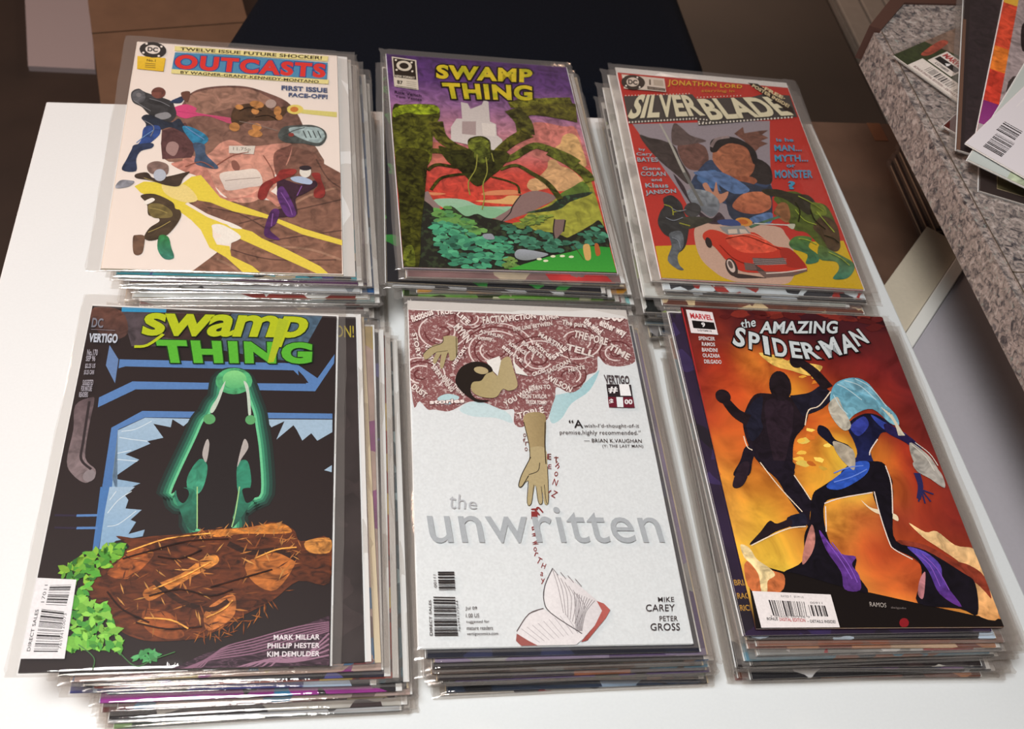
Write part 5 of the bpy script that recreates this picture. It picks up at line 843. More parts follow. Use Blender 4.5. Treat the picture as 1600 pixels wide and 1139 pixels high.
['p','cfc9bc',None,0,'f',[150.3,48.7,150.2,49.1,150.0,49.5,149.7,49.8,149.4,50.0,149.1,50.1,148.9,50.1,148.7,49.9,148.5,49.6,148.5,49.3,148.6,48.9,148.7,48.5,148.9,48.1,149.2,47.8,149.5,47.6,149.8,47.5,150.0,47.5,150.2,47.7,150.4,47.9,150.4,48.3]],
['p','cfc9bc',None,0,'f',[153.9,47.9,153.7,48.3,153.5,48.7,153.2,49.0,152.9,49.2,152.6,49.3,152.4,49.3,152.2,49.1,152.1,48.9,152.0,48.5,152.1,48.1,152.2,47.7,152.4,47.3,152.7,47.0,153.0,46.8,153.3,46.7,153.5,46.7,153.7,46.9,153.9,47.2,153.9,47.5]],
['p','cfc9bc',None,0,'f',[157.4,47.1,157.2,47.5,157.0,47.9,156.7,48.2,156.5,48.4,156.2,48.5,155.9,48.5,155.7,48.3,155.6,48.1,155.5,47.7,155.6,47.3,155.7,46.9,156.0,46.5,156.2,46.2,156.5,46.0,156.8,45.9,157.1,45.9,157.3,46.1,157.4,46.4,157.4,46.7]],
['p','cfc9bc',None,0,'f',[160.9,46.3,160.8,46.8,160.5,47.1,160.3,47.5,160.0,47.7,159.7,47.8,159.4,47.7,159.2,47.6,159.1,47.3,159.1,46.9,159.1,46.5,159.3,46.1,159.5,45.8,159.7,45.4,160.0,45.2,160.3,45.1,160.6,45.2,160.8,45.3,160.9,45.6,161.0,45.9]],
['p','cfc9bc',None,0,'f',[72.4,28.8,72.4,29.1,72.3,29.3,72.1,29.5,72.0,29.6,71.8,29.6,71.6,29.6,71.5,29.5,71.4,29.4,71.4,29.2,71.4,28.9,71.5,28.7,71.6,28.5,71.8,28.3,71.9,28.2,72.1,28.1,72.2,28.1,72.3,28.2,72.4,28.4,72.5,28.6]],
['p','cfc9bc',None,0,'f',[75.8,28.2,75.7,28.4,75.6,28.7,75.4,28.8,75.3,29.0,75.1,29.0,75.0,29.0,74.9,28.9,74.8,28.7,74.7,28.5,74.8,28.3,74.8,28.1,74.9,27.8,75.1,27.7,75.2,27.5,75.4,27.5,75.6,27.5,75.7,27.6,75.8,27.8,75.8,28.0]],
['p','cfc9bc',None,0,'f',[79.1,27.6,79.0,27.8,78.9,28.0,78.8,28.2,78.6,28.3,78.5,28.4,78.3,28.4,78.2,28.3,78.1,28.1,78.1,27.9,78.1,27.7,78.2,27.4,78.3,27.2,78.4,27.0,78.6,26.9,78.8,26.9,78.9,26.9,79.0,27.0,79.1,27.1,79.1,27.3]],
['p','cfc9bc',None,0,'f',[82.5,26.9,82.4,27.2,82.3,27.4,82.1,27.6,82.0,27.7,81.8,27.8,81.6,27.7,81.5,27.6,81.4,27.5,81.4,27.3,81.4,27.1,81.5,26.8,81.6,26.6,81.8,26.4,81.9,26.3,82.1,26.2,82.2,26.2,82.4,26.3,82.4,26.5,82.5,26.7]],
['p','cfc9bc',None,0,'f',[85.8,26.3,85.7,26.5,85.6,26.8,85.5,26.9,85.3,27.1,85.1,27.1,85.0,27.1,84.9,27.0,84.8,26.9,84.8,26.7,84.8,26.4,84.9,26.2,85.0,26.0,85.1,25.8,85.3,25.7,85.4,25.6,85.6,25.6,85.7,25.7,85.8,25.9,85.8,26.1]],
['p','cfc9bc',None,0,'f',[89.1,25.7,89.1,25.9,89.0,26.1,88.8,26.3,88.7,26.4,88.5,26.5,88.3,26.5,88.2,26.4,88.1,26.2,88.1,26.0,88.1,25.8,88.2,25.6,88.3,25.3,88.5,25.1,88.6,25.0,88.8,25.0,88.9,25.0,89.1,25.1,89.1,25.2,89.2,25.4]],
['p','cfc9bc',None,0,'f',[92.5,25.0,92.4,25.3,92.3,25.5,92.2,25.7,92.0,25.8,91.8,25.9,91.7,25.9,91.6,25.8,91.5,25.6,91.5,25.4,91.5,25.2,91.6,24.9,91.7,24.7,91.8,24.5,92.0,24.4,92.1,24.3,92.3,24.4,92.4,24.4,92.5,24.6,92.5,24.8]],
['p','cfc9bc',None,0,'f',[95.9,24.4,95.8,24.7,95.7,24.9,95.5,25.1,95.4,25.2,95.2,25.2,95.0,25.2,94.9,25.1,94.8,25.0,94.8,24.8,94.8,24.5,94.9,24.3,95.0,24.1,95.2,23.9,95.3,23.8,95.5,23.7,95.7,23.7,95.8,23.8,95.9,24.0,95.9,24.2]],
['p','cfc9bc',None,0,'f',[99.2,23.8,99.1,24.0,99.0,24.2,98.9,24.4,98.7,24.6,98.6,24.6,98.4,24.6,98.3,24.5,98.2,24.3,98.2,24.1,98.2,23.9,98.3,23.7,98.4,23.4,98.5,23.2,98.7,23.1,98.9,23.1,99.0,23.1,99.1,23.2,99.2,23.3,99.2,23.5]],
['p','cfc9bc',None,0,'f',[102.6,23.1,102.5,23.4,102.4,23.6,102.2,23.8,102.1,23.9,101.9,24.0,101.8,24.0,101.6,23.9,101.6,23.7,101.5,23.5,101.6,23.3,101.6,23.0,101.8,22.8,101.9,22.6,102.1,22.5,102.2,22.4,102.4,22.5,102.5,22.5,102.6,22.7,102.6,22.9]],
['p','cfc9bc',None,0,'f',[106.0,22.5,105.9,22.8,105.8,23.0,105.6,23.2,105.4,23.3,105.3,23.3,105.1,23.3,105.0,23.2,104.9,23.1,104.9,22.9,104.9,22.6,105.0,22.4,105.1,22.2,105.3,22.0,105.4,21.9,105.6,21.8,105.8,21.8,105.9,21.9,105.9,22.1,106.0,22.3]],
['p','cfc9bc',None,0,'f',[109.3,21.9,109.2,22.1,109.1,22.3,109.0,22.5,108.8,22.7,108.7,22.7,108.5,22.7,108.4,22.6,108.3,22.4,108.3,22.2,108.3,22.0,108.4,21.8,108.5,21.5,108.6,21.3,108.8,21.2,109.0,21.2,109.1,21.2,109.2,21.3,109.3,21.4,109.4,21.6]],
['p','cfc9bc',None,0,'f',[112.7,21.2,112.6,21.5,112.5,21.7,112.4,21.9,112.2,22.0,112.0,22.1,111.9,22.1,111.8,22.0,111.7,21.8,111.7,21.6,111.7,21.4,111.8,21.1,111.9,20.9,112.0,20.7,112.2,20.6,112.4,20.5,112.5,20.5,112.6,20.6,112.7,20.8,112.7,21.0]],
['p','cfc9bc',None,0,'f',[116.1,20.6,116.0,20.8,115.9,21.1,115.7,21.3,115.6,21.4,115.4,21.4,115.3,21.4,115.1,21.3,115.1,21.2,115.0,21.0,115.1,20.7,115.1,20.5,115.3,20.3,115.4,20.1,115.6,19.9,115.7,19.9,115.9,19.9,116.0,20.0,116.1,20.2,116.1,20.4]],
['p','cfc9bc',None,0,'f',[69.3,60.7,69.2,61.0,69.1,61.4,68.8,61.6,68.6,61.8,68.4,61.9,68.2,61.9,68.0,61.7,67.9,61.5,67.8,61.2,67.8,60.9,67.9,60.5,68.1,60.2,68.3,59.9,68.6,59.8,68.8,59.7,69.0,59.7,69.2,59.8,69.3,60.1,69.4,60.4]],
['p','cfc9bc',None,0,'f',[72.7,60.7,72.6,61.0,72.5,61.3,72.2,61.6,72.0,61.8,71.8,61.9,71.5,61.8,71.4,61.7,71.3,61.5,71.2,61.2,71.2,60.8,71.3,60.5,71.5,60.2,71.7,59.9,71.9,59.7,72.2,59.7,72.4,59.7,72.6,59.8,72.7,60.1,72.7,60.3]],
['p','cfc9bc',None,0,'f',[67.1,64.9,67.0,65.2,66.8,65.6,66.6,65.8,66.4,66.0,66.1,66.1,65.9,66.0,65.7,65.9,65.6,65.7,65.6,65.4,65.6,65.1,65.7,64.7,65.9,64.4,66.1,64.1,66.3,64.0,66.5,63.9,66.8,63.9,66.9,64.0,67.1,64.3,67.1,64.6]],
['p','cfc9bc',None,0,'f',[71.3,65.0,71.2,65.3,71.0,65.6,70.8,65.9,70.6,66.1,70.3,66.1,70.1,66.1,69.9,66.0,69.8,65.8,69.8,65.5,69.8,65.1,69.9,64.8,70.1,64.5,70.3,64.2,70.5,64.0,70.8,63.9,71.0,64.0,71.2,64.1,71.3,64.3,71.3,64.6]],
['p','cfc9bc',None,0,'f',[75.3,60.9,75.2,61.3,75.1,61.6,74.9,61.9,74.6,62.0,74.4,62.1,74.2,62.1,74.0,62.0,73.9,61.7,73.8,61.4,73.9,61.1,74.0,60.8,74.1,60.4,74.3,60.2,74.6,60.0,74.8,59.9,75.0,59.9,75.2,60.1,75.3,60.3,75.4,60.6]],
['p','cfc9bc',None,0,'f',[78.2,63.7,78.1,64.0,77.9,64.3,77.7,64.6,77.5,64.8,77.2,64.8,77.0,64.8,76.8,64.7,76.7,64.5,76.7,64.2,76.7,63.8,76.8,63.5,77.0,63.2,77.2,62.9,77.4,62.7,77.7,62.6,77.9,62.7,78.1,62.8,78.2,63.0,78.2,63.3]],
['s','7a8088',0.8,1,'f',[21.4,181.0,26.2,184.1,33.2,181.7]],
['s','7a8088',0.8,1,'f',[14.2,192.5,20.2,195.5,28.9,191.1]],
['s','7a8088',0.8,1,'f',[15.5,215.3,20.1,218.3,20.5,226.8]],
['s','8a9a3a',1.0,1,'r',[138.5,154.8,147.7,161.4,157.2,171.6]],
['s','8a9a3a',1.0,1,'r',[150.3,172.2,155.1,184.5,159.9,196.7]],
['s','8a9a3a',1.0,1,'r',[131.4,172.2,136.4,184.5,145.9,189.0]],
['s','8a9a3a',1.0,1,'r',[125.4,206.9,133.0,208.0,139.7,212.6]],
['s','8a9a3a',1.0,1,'r',[148.1,220.5,156.9,226.5,162.4,234.5]],
['s','20200f',1.2,1,'r',[133.8,162.7,135.1,173.7,130.4,186.9]],
['s','20200f',1.2,1,'r',[145.3,170.9,146.0,183.6,152.7,193.8]],
['s','20200f',1.2,1,'r',[149.3,201.2,156.5,204.0,160.4,209.0]],
['s','7a1c12',0.6,1,'f',[61.3,212.8,78.0,207.8,94.7,215.0,106.3,220.8]],
['s','7a1c12',0.6,1,'f',[54.6,220.3,62.2,233.3,71.2,239.2]],
['s','e88a70',0.8,1,'f',[67.2,209.6,83.7,205.5,95.5,211.4]]]],
['title',[['t','SILVER','c9c2a4',0.037,None,0.031,1.029,'f',[14.7,32.5,66.3,26.2,74.8,55.4,-1.7,69.5]],
['t','BLADE','c9c2a4',0.037,None,0.031,1.029,'f',[70.4,31.7,149.1,17.5,162.7,43.4,78.0,61.2]]]],
['heading_text',[['t','JONATHAN','c89a34',0.015,None,0.031,1.1025,'f',[47.7,5.9,95.2,4.1,93.5,12.4,45.0,17.3]],
['t','LORD','c89a34',0.02,None,0.031,1.1550000000000002,'f',[98.7,5.3,120.7,3.8,119.5,9.3,97.5,11.5]],
['t','starring in','b87a30',0.02,None,0.031,1.05,'f',[78.3,16.3,111.2,13.0,110.0,17.7,76.6,22.3]]]],
['corner_banner',[['p','2c2420',None,0,'f',[127.2,-0.0,136.8,-0.2,164.2,32.7,163.3,41.1,158.3,38.9]],
['t','·FREE·','c9b890',0.04,None,0.031,1.05,'f',[141.9,2.1,161.0,17.5,158.6,22.1,139.6,6.8]],
['t','POSTER INSIDE!','c9b890',0.03,None,0.031,1.05,'f',[132.5,0.9,162.4,28.6,159.7,33.2,129.8,5.5]]]],
['tagline_text',[['t','is he','3f86a6',0.025,'a8483c',0.05,1.05,'f',[136.3,79.3,153.1,77.5,152.6,82.4,135.9,84.2]],
['t','MAN...','3f86a6',0.025,'a8483c',0.05,1.05,'f',[132.1,89.3,158.7,86.5,157.2,94.9,130.9,97.7]],
['t','MYTH...','3f86a6',0.025,'a8483c',0.05,1.05,'f',[129.1,103.0,161.3,99.6,159.7,108.6,127.7,111.9]],
['t','or','3f86a6',0.025,'a8483c',0.05,1.05,'f',[137.3,115.0,145.8,114.1,145.5,117.8,137.1,118.7]],
['t','MONSTER','3f86a6',0.025,'a8483c',0.05,1.05,'f',[124.3,123.5,160.2,119.8,158.1,130.5,122.5,134.2]],
['t','?','3f86a6',0.04,None,0.031,1.05,'f',[132.8,136.9,139.9,136.1,138.4,146.8,131.1,147.5]]]],
['credits_text',[['t','by','8aa0a8',0.02,None,0.031,1.05,'f',[3.7,108.4,9.6,107.8,9.7,111.8,3.8,112.5]],
['t','Cary','8aa0a8',0.02,None,0.031,1.05,'f',[0.5,114.5,15.2,112.9,15.1,118.0,0.4,119.5]],
['t','BATES','8aa0a8',0.02,None,0.031,1.05,'f',[0.3,120.9,18.9,118.9,18.7,124.6,0.1,126.5]],
['t','Gene','8aa0a8',0.02,None,0.031,1.05,'f',[3.1,132.4,19.3,130.8,19.3,135.0,3.2,136.7]],
['t','COLAN','8aa0a8',0.02,None,0.031,1.05,'f',[0.8,138.9,22.9,136.6,22.6,142.2,0.6,144.4]],
['t','and','8aa0a8',0.02,None,0.031,1.05,'f',[8.7,146.3,18.0,145.4,18.0,149.2,8.8,150.1]],
['t','Klaus','8aa0a8',0.02,None,0.031,1.05,'f',[2.5,153.2,22.7,151.1,22.5,156.6,2.4,158.6]],
['t','JANSON','8aa0a8',0.025,None,0.031,1.05,'f',[0.9,162.3,28.5,157.2,28.2,163.7,1.2,168.6]]]],
['publisher_logo',[['p','c4b6a8',None,0,'f',[2.8,4.7,43.8,5.6,42.3,25.6,23.2,25.5,2.2,26.1]],
['p','2a2422',None,0,'f',[23.8,15.3,22.5,18.8,20.3,21.9,17.3,24.4,13.8,26.1,10.2,26.6,6.8,26.1,4.0,24.6,1.9,22.1,0.9,19.0,1.0,15.6,2.2,12.1,4.4,8.9,7.4,6.3,10.9,4.7,14.6,4.1,18.0,4.6,20.9,6.2,22.9,8.7,23.9,11.8]],
['p','c4b6a8',None,0,'f',[17.9,15.1,17.1,17.2,15.9,19.2,14.3,20.7,12.5,21.7,10.6,22.1,8.8,21.8,7.4,20.8,6.3,19.3,5.9,17.3,6.0,15.2,6.7,13.0,7.9,11.0,9.5,9.5,11.4,8.5,13.3,8.1,15.1,8.4,16.5,9.4,17.5,10.9,18.0,12.9]],
['t','DC','2a2422',0.05,None,0.031,1.05,'f',[8.0,11.4,16.9,11.5,16.0,19.2,7.1,19.1]],
['p','d8cfc4',None,0,'f',[4.9,8.7,4.8,9.1,4.6,9.5,4.4,9.8,4.1,10.0,3.8,10.1,3.6,10.1,3.4,9.9,3.2,9.7,3.1,9.3,3.2,8.9,3.3,8.5,3.4,8.1,3.7,7.7,4.0,7.5,4.2,7.4,4.5,7.4,4.7,7.6,4.9,7.9,4.9,8.3]],
['p','d8cfc4',None,0,'f',[18.4,7.5,18.3,7.9,18.1,8.3,17.9,8.6,17.6,8.8,17.3,8.9,17.1,8.9,16.8,8.7,16.7,8.5,16.6,8.1,16.6,7.7,16.7,7.2,16.9,6.8,17.2,6.5,17.4,6.3,17.7,6.2,18.0,6.2,18.2,6.4,18.4,6.7,18.4,7.0]],
['p','d8cfc4',None,0,'f',[5.5,21.6,5.4,22.0,5.3,22.4,5.0,22.7,4.7,22.9,4.5,23.0,4.2,23.0,4.0,22.8,3.8,22.5,3.8,22.2,3.8,21.8,3.9,21.3,4.1,21.0,4.3,20.6,4.6,20.4,4.9,20.3,5.1,20.3,5.3,20.5,5.5,20.8,5.6,21.1]],
['p','d8cfc4',None,0,'f',[18.4,21.9,18.3,22.4,18.1,22.7,17.9,23.1,17.6,23.3,17.3,23.4,17.1,23.4,16.9,23.2,16.7,22.9,16.6,22.6,16.7,22.1,16.8,21.7,17.0,21.3,17.2,21.0,17.5,20.8,17.8,20.7,18.0,20.7,18.2,20.9,18.4,21.2,18.4,21.5]],
['t','1','5a4a40',0.04,None,0.031,1.05,'f',[28.5,8.9,30.1,8.9,29.0,17.3,27.4,17.3]],
['p','3a3230',None,0,'f',[25.1,19.6,42.0,20.7,41.6,24.5,24.6,24.2]],
['t','NEW FORMAT','a89888',0.0,None,0.031,1.05,'f',[25.9,20.7,41.1,21.6,40.7,23.9,25.5,23.4]],
['p','a89a8a',None,0,'f',[32.7,8.5,42.0,8.5,41.3,17.4,31.6,17.4]]]]],'sw170': [['artwork',[['p','241819',None,0,'f',[0.0,-0.0,168.0,0.0,168.0,259.0,0.0,259.0]],
['p','4a4248',['5c4a4c','u'],0,'r',[19.8,3.8,30.2,34.0,51.1,33.0,94.1,1.4]],
['p','4a5c70',['4e6a80','u'],0,'r',[94.1,1.4,158.1,-0.4,141.7,41.8,123.9,40.9,87.0,33.9]],
['p','6a4438',['4c3430','v'],1,'r',[1.5,1.3,19.8,3.8,26.2,23.0,15.2,28.7,1.7,15.5]],
['p','3c2824',None,0,'r',[53.3,3.7,88.6,1.7,69.1,27.8,50.2,25.2]],
['p','2f97c8',None,0,'f',[19.4,-0.9,49.4,-0.4,49.4,3.2,19.8,4.2]],
['p','6888b8',None,0,'f',[15.9,33.5,23.3,45.3,23.8,65.1,16.0,50.7]],
['p','5a86c0',None,0,'f',[24.0,45.3,140.4,43.6,155.8,55.8,167.2,34.5,166.9,42.4,154.5,66.8,88.4,67.6,37.3,69.5,15.8,84.5,15.4,76.7,34.6,63.1,88.0,62.3,148.5,60.7,139.3,49.7,28.5,51.0,24.3,52.8]],
['p','241819',None,0,'f',[142.3,49.5,146.5,54.5,149.8,59.9,143.7,60.2]],
['p','5a86c0',['4a78b4','v'],0,'f',[43.7,86.4,166.5,84.8,166.6,89.0,45.9,91.4,30.7,101.0,32.9,147.7,27.0,147.7,26.3,99.9]],
['p','4a7cb8',None,0,'f',[25.9,143.3,31.3,143.2,30.9,189.1,27.8,189.1]],
['s','5a86c0',1.6,0,'f',[15.1,163.1,27.1,162.8]],
['s','2a2038',1.4,0,'f',[2.6,162.9,15.1,163.1]],
['s','5a86c0',1.6,0,'f',[16.4,171.5,28.3,171.3]],
['s','2a2038',1.4,0,'f',[4.0,171.2,16.4,171.5]],
['p','a9c4da',['8fb2d0','v'],0,'f',[46.0,91.7,81.4,91.6,79.8,94.3,75.1,92.1,70.6,97.6,63.2,92.4,62.8,98.6,51.7,96.2,59.1,106.7,49.6,109.6,51.6,111.4,37.4,119.6,46.4,123.4,32.0,137.1,49.1,140.4,36.4,147.6,32.9,147.7,30.5,101.8]],
['p','a9c4da',None,0,'f',[117.3,90.8,166.6,89.7,166.7,99.7,157.0,106.7,152.9,100.9,147.2,106.8,143.0,98.0,141.0,94.9,130.4,106.4,135.0,91.9,126.7,96.9,124.6,93.8,119.4,99.4]],
['p','a9c4da',None,0,'f',[162.0,129.1,166.9,125.2,166.9,130.5]],
['p','a9c4da',['86aed0','v'],0,'f',[31.3,143.2,46.2,143.0,41.2,149.2,43.5,152.3,42.6,158.1,52.1,159.0,46.5,165.8,49.9,167.3,46.5,175.4,55.6,172.4,54.9,176.8,40.1,179.8,31.3,187.7,30.9,158.5]],
['s','e0eef4',0.5,1,'f',[50.3,94.3,41.1,100.7,32.8,102.5]],
['s','e0eef4',0.5,1,'f',[49.6,109.6,39.6,108.4,32.2,107.1]],
['s','e0eef4',0.5,1,'f',[40.7,116.6,32.5,119.0]],
['s','e0eef4',0.5,1,'f',[45.3,124.6,33.1,123.4]],
['s','dceaf2',0.5,1,'f',[44.7,146.1,37.7,152.3,32.6,161.4]],
['s','dceaf2',0.5,1,'f',[49.0,159.8,39.9,168.8,33.8,170.3]],
['s','dceaf2',0.5,1,'f',[35.6,146.2,32.6,152.4]],
['p','5a4a4e',['8a7a7c','v'],1,'r',[1.9,83.4,10.7,76.8,13.0,79.9,12.7,98.5,13.9,122.3,21.1,130.8,21.3,136.6,16.7,140.6,8.8,135.3,3.5,125.4,3.6,101.8]],
['p','8f8588',None,0,'f',[20.8,132.3,21.5,133.4,21.8,134.7,21.8,136.0,21.5,137.4,20.8,138.5,19.9,139.3,18.8,139.7,17.6,139.8,16.6,139.4,15.6,138.6,15.0,137.5,14.6,136.2,14.6,134.9,15.0,133.6,15.7,132.4,16.6,131.6,17.7,131.2,18.8,131.1,19.9,131.5]],
['s','2c2226',1.6,1,'f',[10.0,80.0,10.9,110.6,11.7,123.8,18.7,130.9]],
['g','1c2e2a',9,[92.2,74.0,93.1,60.8,98.2,58.1,104.9,60.3,110.5,75.0,114.4,86.1,116.3,95.6,120.1,117.1,122.7,146.5,116.5,149.9,115.4,153.8,112.5,149.9,110.6,142.1,109.2,151.5,106.8,163.9,106.6,171.4,85.7,171.5,83.3,151.8,81.1,142.5,76.7,151.9,73.5,152.7,71.5,145.8,68.3,147.2,71.7,132.8,79.1,107.4,82.9,93.4,86.3,88.6,88.8,80.5]],
['g','1f4a40',7,[92.2,74.0,93.1,60.8,98.2,58.1,104.9,60.3,110.5,75.0,114.4,86.1,116.3,95.6,120.1,117.1,122.7,146.5,116.5,149.9,115.4,153.8,112.5,149.9,110.6,142.1,109.2,151.5,106.8,163.9,106.6,171.4,85.7,171.5,83.3,151.8,81.1,142.5,76.7,151.9,73.5,152.7,71.5,145.8,68.3,147.2,71.7,132.8,79.1,107.4,82.9,93.4,86.3,88.6,88.8,80.5]],
['g','2a7058',5,[92.2,74.0,93.1,60.8,98.2,58.1,104.9,60.3,110.5,75.0,114.4,86.1,116.3,95.6,120.1,117.1,122.7,146.5,116.5,149.9,115.4,153.8,112.5,149.9,110.6,142.1,109.2,151.5,106.8,163.9,106.6,171.4,85.7,171.5,83.3,151.8,81.1,142.5,76.7,151.9,73.5,152.7,71.5,145.8,68.3,147.2,71.7,132.8,79.1,107.4,82.9,93.4,86.3,88.6,88.8,80.5]],
['g','3f9a74',3.2,[92.2,74.0,93.1,60.8,98.2,58.1,104.9,60.3,110.5,75.0,114.4,86.1,116.3,95.6,120.1,117.1,122.7,146.5,116.5,149.9,115.4,153.8,112.5,149.9,110.6,142.1,109.2,151.5,106.8,163.9,106.6,171.4,85.7,171.5,83.3,151.8,81.1,142.5,76.7,151.9,73.5,152.7,71.5,145.8,68.3,147.2,71.7,132.8,79.1,107.4,82.9,93.4,86.3,88.6,88.8,80.5]],
['g','6fd09a',1.6,[92.2,74.0,93.1,60.8,98.2,58.1,104.9,60.3,110.5,75.0,114.4,86.1,116.3,95.6,120.1,117.1,122.7,146.5,116.5,149.9,115.4,153.8,112.5,149.9,110.6,142.1,109.2,151.5,106.8,163.9,106.6,171.4,85.7,171.5,83.3,151.8,81.1,142.5,76.7,151.9,73.5,152.7,71.5,145.8,68.3,147.2,71.7,132.8,79.1,107.4,82.9,93.4,86.3,88.6,88.8,80.5]],
['p','1e1618',None,1,'f',[92.2,74.0,93.1,60.8,98.2,58.1,104.9,60.3,110.5,75.0,114.4,86.1,116.3,95.6,120.1,117.1,122.7,146.5,116.5,149.9,115.4,153.8,112.5,149.9,110.6,142.1,109.2,151.5,106.8,163.9,106.6,171.4,85.7,171.5,83.3,151.8,81.1,142.5,76.7,151.9,73.5,152.7,71.5,145.8,68.3,147.2,71.7,132.8,79.1,107.4,82.9,93.4,86.3,88.6,88.8,80.5]],
['p','2c8468',['45a884','v'],1,'r',[88.2,126.7,88.0,138.4,85.1,147.0,79.1,147.1,76.8,135.7,82.9,122.4]],
['p','2c8468',None,1,'r',[106.8,126.3,112.9,123.2,116.3,137.9,114.4,146.6,108.8,146.7]],
['p','2c8468',['235848','v'],1,'r',[70.2,145.8,82.7,145.6,85.7,171.5,79.8,170.1,74.8,159.6]],
['p','2c8468',['235848','v'],1,'r',[109.6,146.8,119.1,146.7,114.4,159.2,107.2,169.9]],
['p','4fae74',None,0,'r',[112.1,60.1,111.7,63.5,110.2,66.6,107.6,69.1,104.4,70.7,100.7,71.4,97.0,71.0,93.5,69.6,90.7,67.3,88.7,64.3,87.9,61.0,88.2,57.6,89.7,54.5,92.2,51.9,95.4,50.2,99.2,49.5,103.0,49.9,106.5,51.3,109.4,53.7,111.3,56.7]],
['p','8fe090',['58b878','v'],0,'f',[108.2,58.9,107.9,61.3,106.9,63.4,105.3,65.2,103.2,66.3,100.8,66.8,98.3,66.5,96.1,65.5,94.2,63.9,92.9,61.8,92.4,59.5,92.6,57.1,93.5,54.9,95.1,53.2,97.3,52.0,99.7,51.5,102.2,51.8,104.5,52.8,106.4,54.4,107.6,56.5]],
['p','c8d8c8',None,1,'f',[91.7,67.5,94.4,60.7,92.7,72.3,89.7,83.7,87.4,87.0,86.5,83.8,90.2,74.0]],
['p','c8d8c8',None,1,'f',[106.3,60.3,109.9,65.1,112.9,86.2,111.3,87.8,108.9,70.1]],
['p','5faa6c',None,0,'f',[90.4,91.6,90.3,92.9,89.8,94.0,89.0,94.9,88.0,95.5,86.9,95.8,85.7,95.6,84.6,95.1,83.7,94.2,83.0,93.1,82.7,91.8,82.8,90.6,83.2,89.4,84.0,88.5,85.0,87.9,86.2,87.6,87.4,87.8,88.5,88.3,89.4,89.2,90.1,90.3]],
['p','5faa6c',None,0,'f',[116.2,91.5,116.1,92.6,115.7,93.7,115.0,94.6,114.1,95.1,113.1,95.3,112.0,95.2,111.1,94.7,110.3,93.9,109.7,92.8,109.5,91.7,109.6,90.5,110.0,89.4,110.7,88.6,111.6,88.0,112.6,87.8,113.7,87.9,114.6,88.4,115.4,89.3,116.0,90.3]],
['p','b9b2ae',None,1,'f',[86.6,107.2,88.2,111.7,87.4,124.5,84.5,119.3,85.1,111.8]],
['p','b9b2ae',None,1,'f',[109.9,106.6,112.9,112.7,109.0,121.8,106.9,127.8,107.6,118.9]],
['p','181214',None,1,'f',[71.3,144.2,77.3,144.1,79.0,148.8,76.3,154.2,72.7,151.2]],
['p','181214',None,1,'f',[111.4,143.7,118.2,143.6,119.2,149.9,114.8,153.8,112.5,149.9]],
['s','a8d890',0.7,1,'f',[83.5,142.5,86.1,171.5]],
['s','a8d890',0.7,1,'f',[109.3,142.1,108.1,160.8,106.6,170.7]],
['p','5a2c16',None,1,'w',[39.7,176.9,51.3,178.3,61.2,176.8,79.0,175.3,94.3,172.2,115.2,170.6,133.6,166.7,144.6,172.8,148.9,180.3,166.3,178.0,166.8,208.0,148.4,206.5,133.5,219.0,113.9,229.7,97.5,240.0,83.1,242.4,63.9,242.1,48.8,235.4,37.6,223.4,25.6,207.2,31.7,198.9,42.6,189.1,48.1,183.4]],
['p','b06a30',['d08a40','u'],1,'w',[60.3,211.5,79.1,201.9,90.8,192.0,98.2,189.1,100.0,194.9,84.4,204.7,72.8,213.0,63.5,218.3]],
['p','c07a34',None,1,'w',[94.3,173.0,115.2,171.1,135.0,167.5,143.3,173.5,134.0,175.1,112.8,175.2,97.3,177.4]],
['p','9a5428',None,1,'w',[42.1,194.8,52.1,184.8,62.5,187.7,58.5,196.2,49.6,204.6,38.2,201.7]],
['p','b8703a',None,1,'w',[96.1,224.1,110.4,214.6,112.5,226.9,104.4,234.9,97.1,236.1]],
['p','8a4a24',None,1,'w',[61.7,223.7,76.7,226.5,85.3,239.8,73.4,240.9,63.0,234.3]],
['p','a8642e',None,1,'w',[116.7,194.9,134.6,187.7,146.6,192.1,135.7,212.0,122.6,207.8]],
['p','c88a44',None,1,'w',[151.6,180.3,166.3,178.0,166.5,187.7,154.4,187.7]],
['s','3a1c10',3,1,'w',[64.6,206.0,80.7,218.5,98.6,224.1,108.2,218.7]],
['s','2c140c',3.5,1,'w',[105.4,181.8,118.9,187.7,134.5,186.2,146.6,192.1]],
['n',11,120,['c07a3a','8a4a22','d89a50','5a2c14'],9,1.6,'blade','f',[44.9,187.7,81.8,177.5,133.8,171.3,147.8,187.7,135.6,210.6,106.6,230.9,83.0,241.1,58.2,234.2,38.5,212.7]],
['n',12,60,['b06a34','c88a48'],7,1.4,'blade','f',[81.4,173.1,133.6,166.7,148.9,180.3,146.9,199.3,141.2,187.7,131.4,175.8,88.4,178.9]],
['n',13,50,['8a4a24','a8642e'],8,1.2,'blade','f',[83.0,241.1,113.9,229.7,135.9,216.2,148.5,207.9,130.2,229.9,100.3,245.3]],
['p','3c2a34',None,0,'g',[80.2,260.1,98.4,250.4,124.7,243.1,149.4,235.5,167.4,229.0,167.9,259.2]],
['s','8a6478',0.8,1,'f',[84.9,260.0,101.1,254.3,125.2,250.9,149.7,243.5,167.3,238.4]],
['s','8a6478',0.8,1,'f',[87.0,260.0,102.2,253.0,125.1,249.2,149.6,241.9,167.3,237.4]],
['s','8a6478',0.8,1,'f',[89.2,260.1,103.3,251.8,125.0,247.5,149.6,240.3,167.3,236.3]],
['s','8a6478',0.8,1,'f',[91.3,260.1,104.4,250.5,124.9,245.8,149.5,238.7,167.2,235.2]],
['s','8a6478',0.8,1,'f',[93.5,260.2,105.5,249.2,124.8,244.1,149.5,237.1,167.2,234.1]],
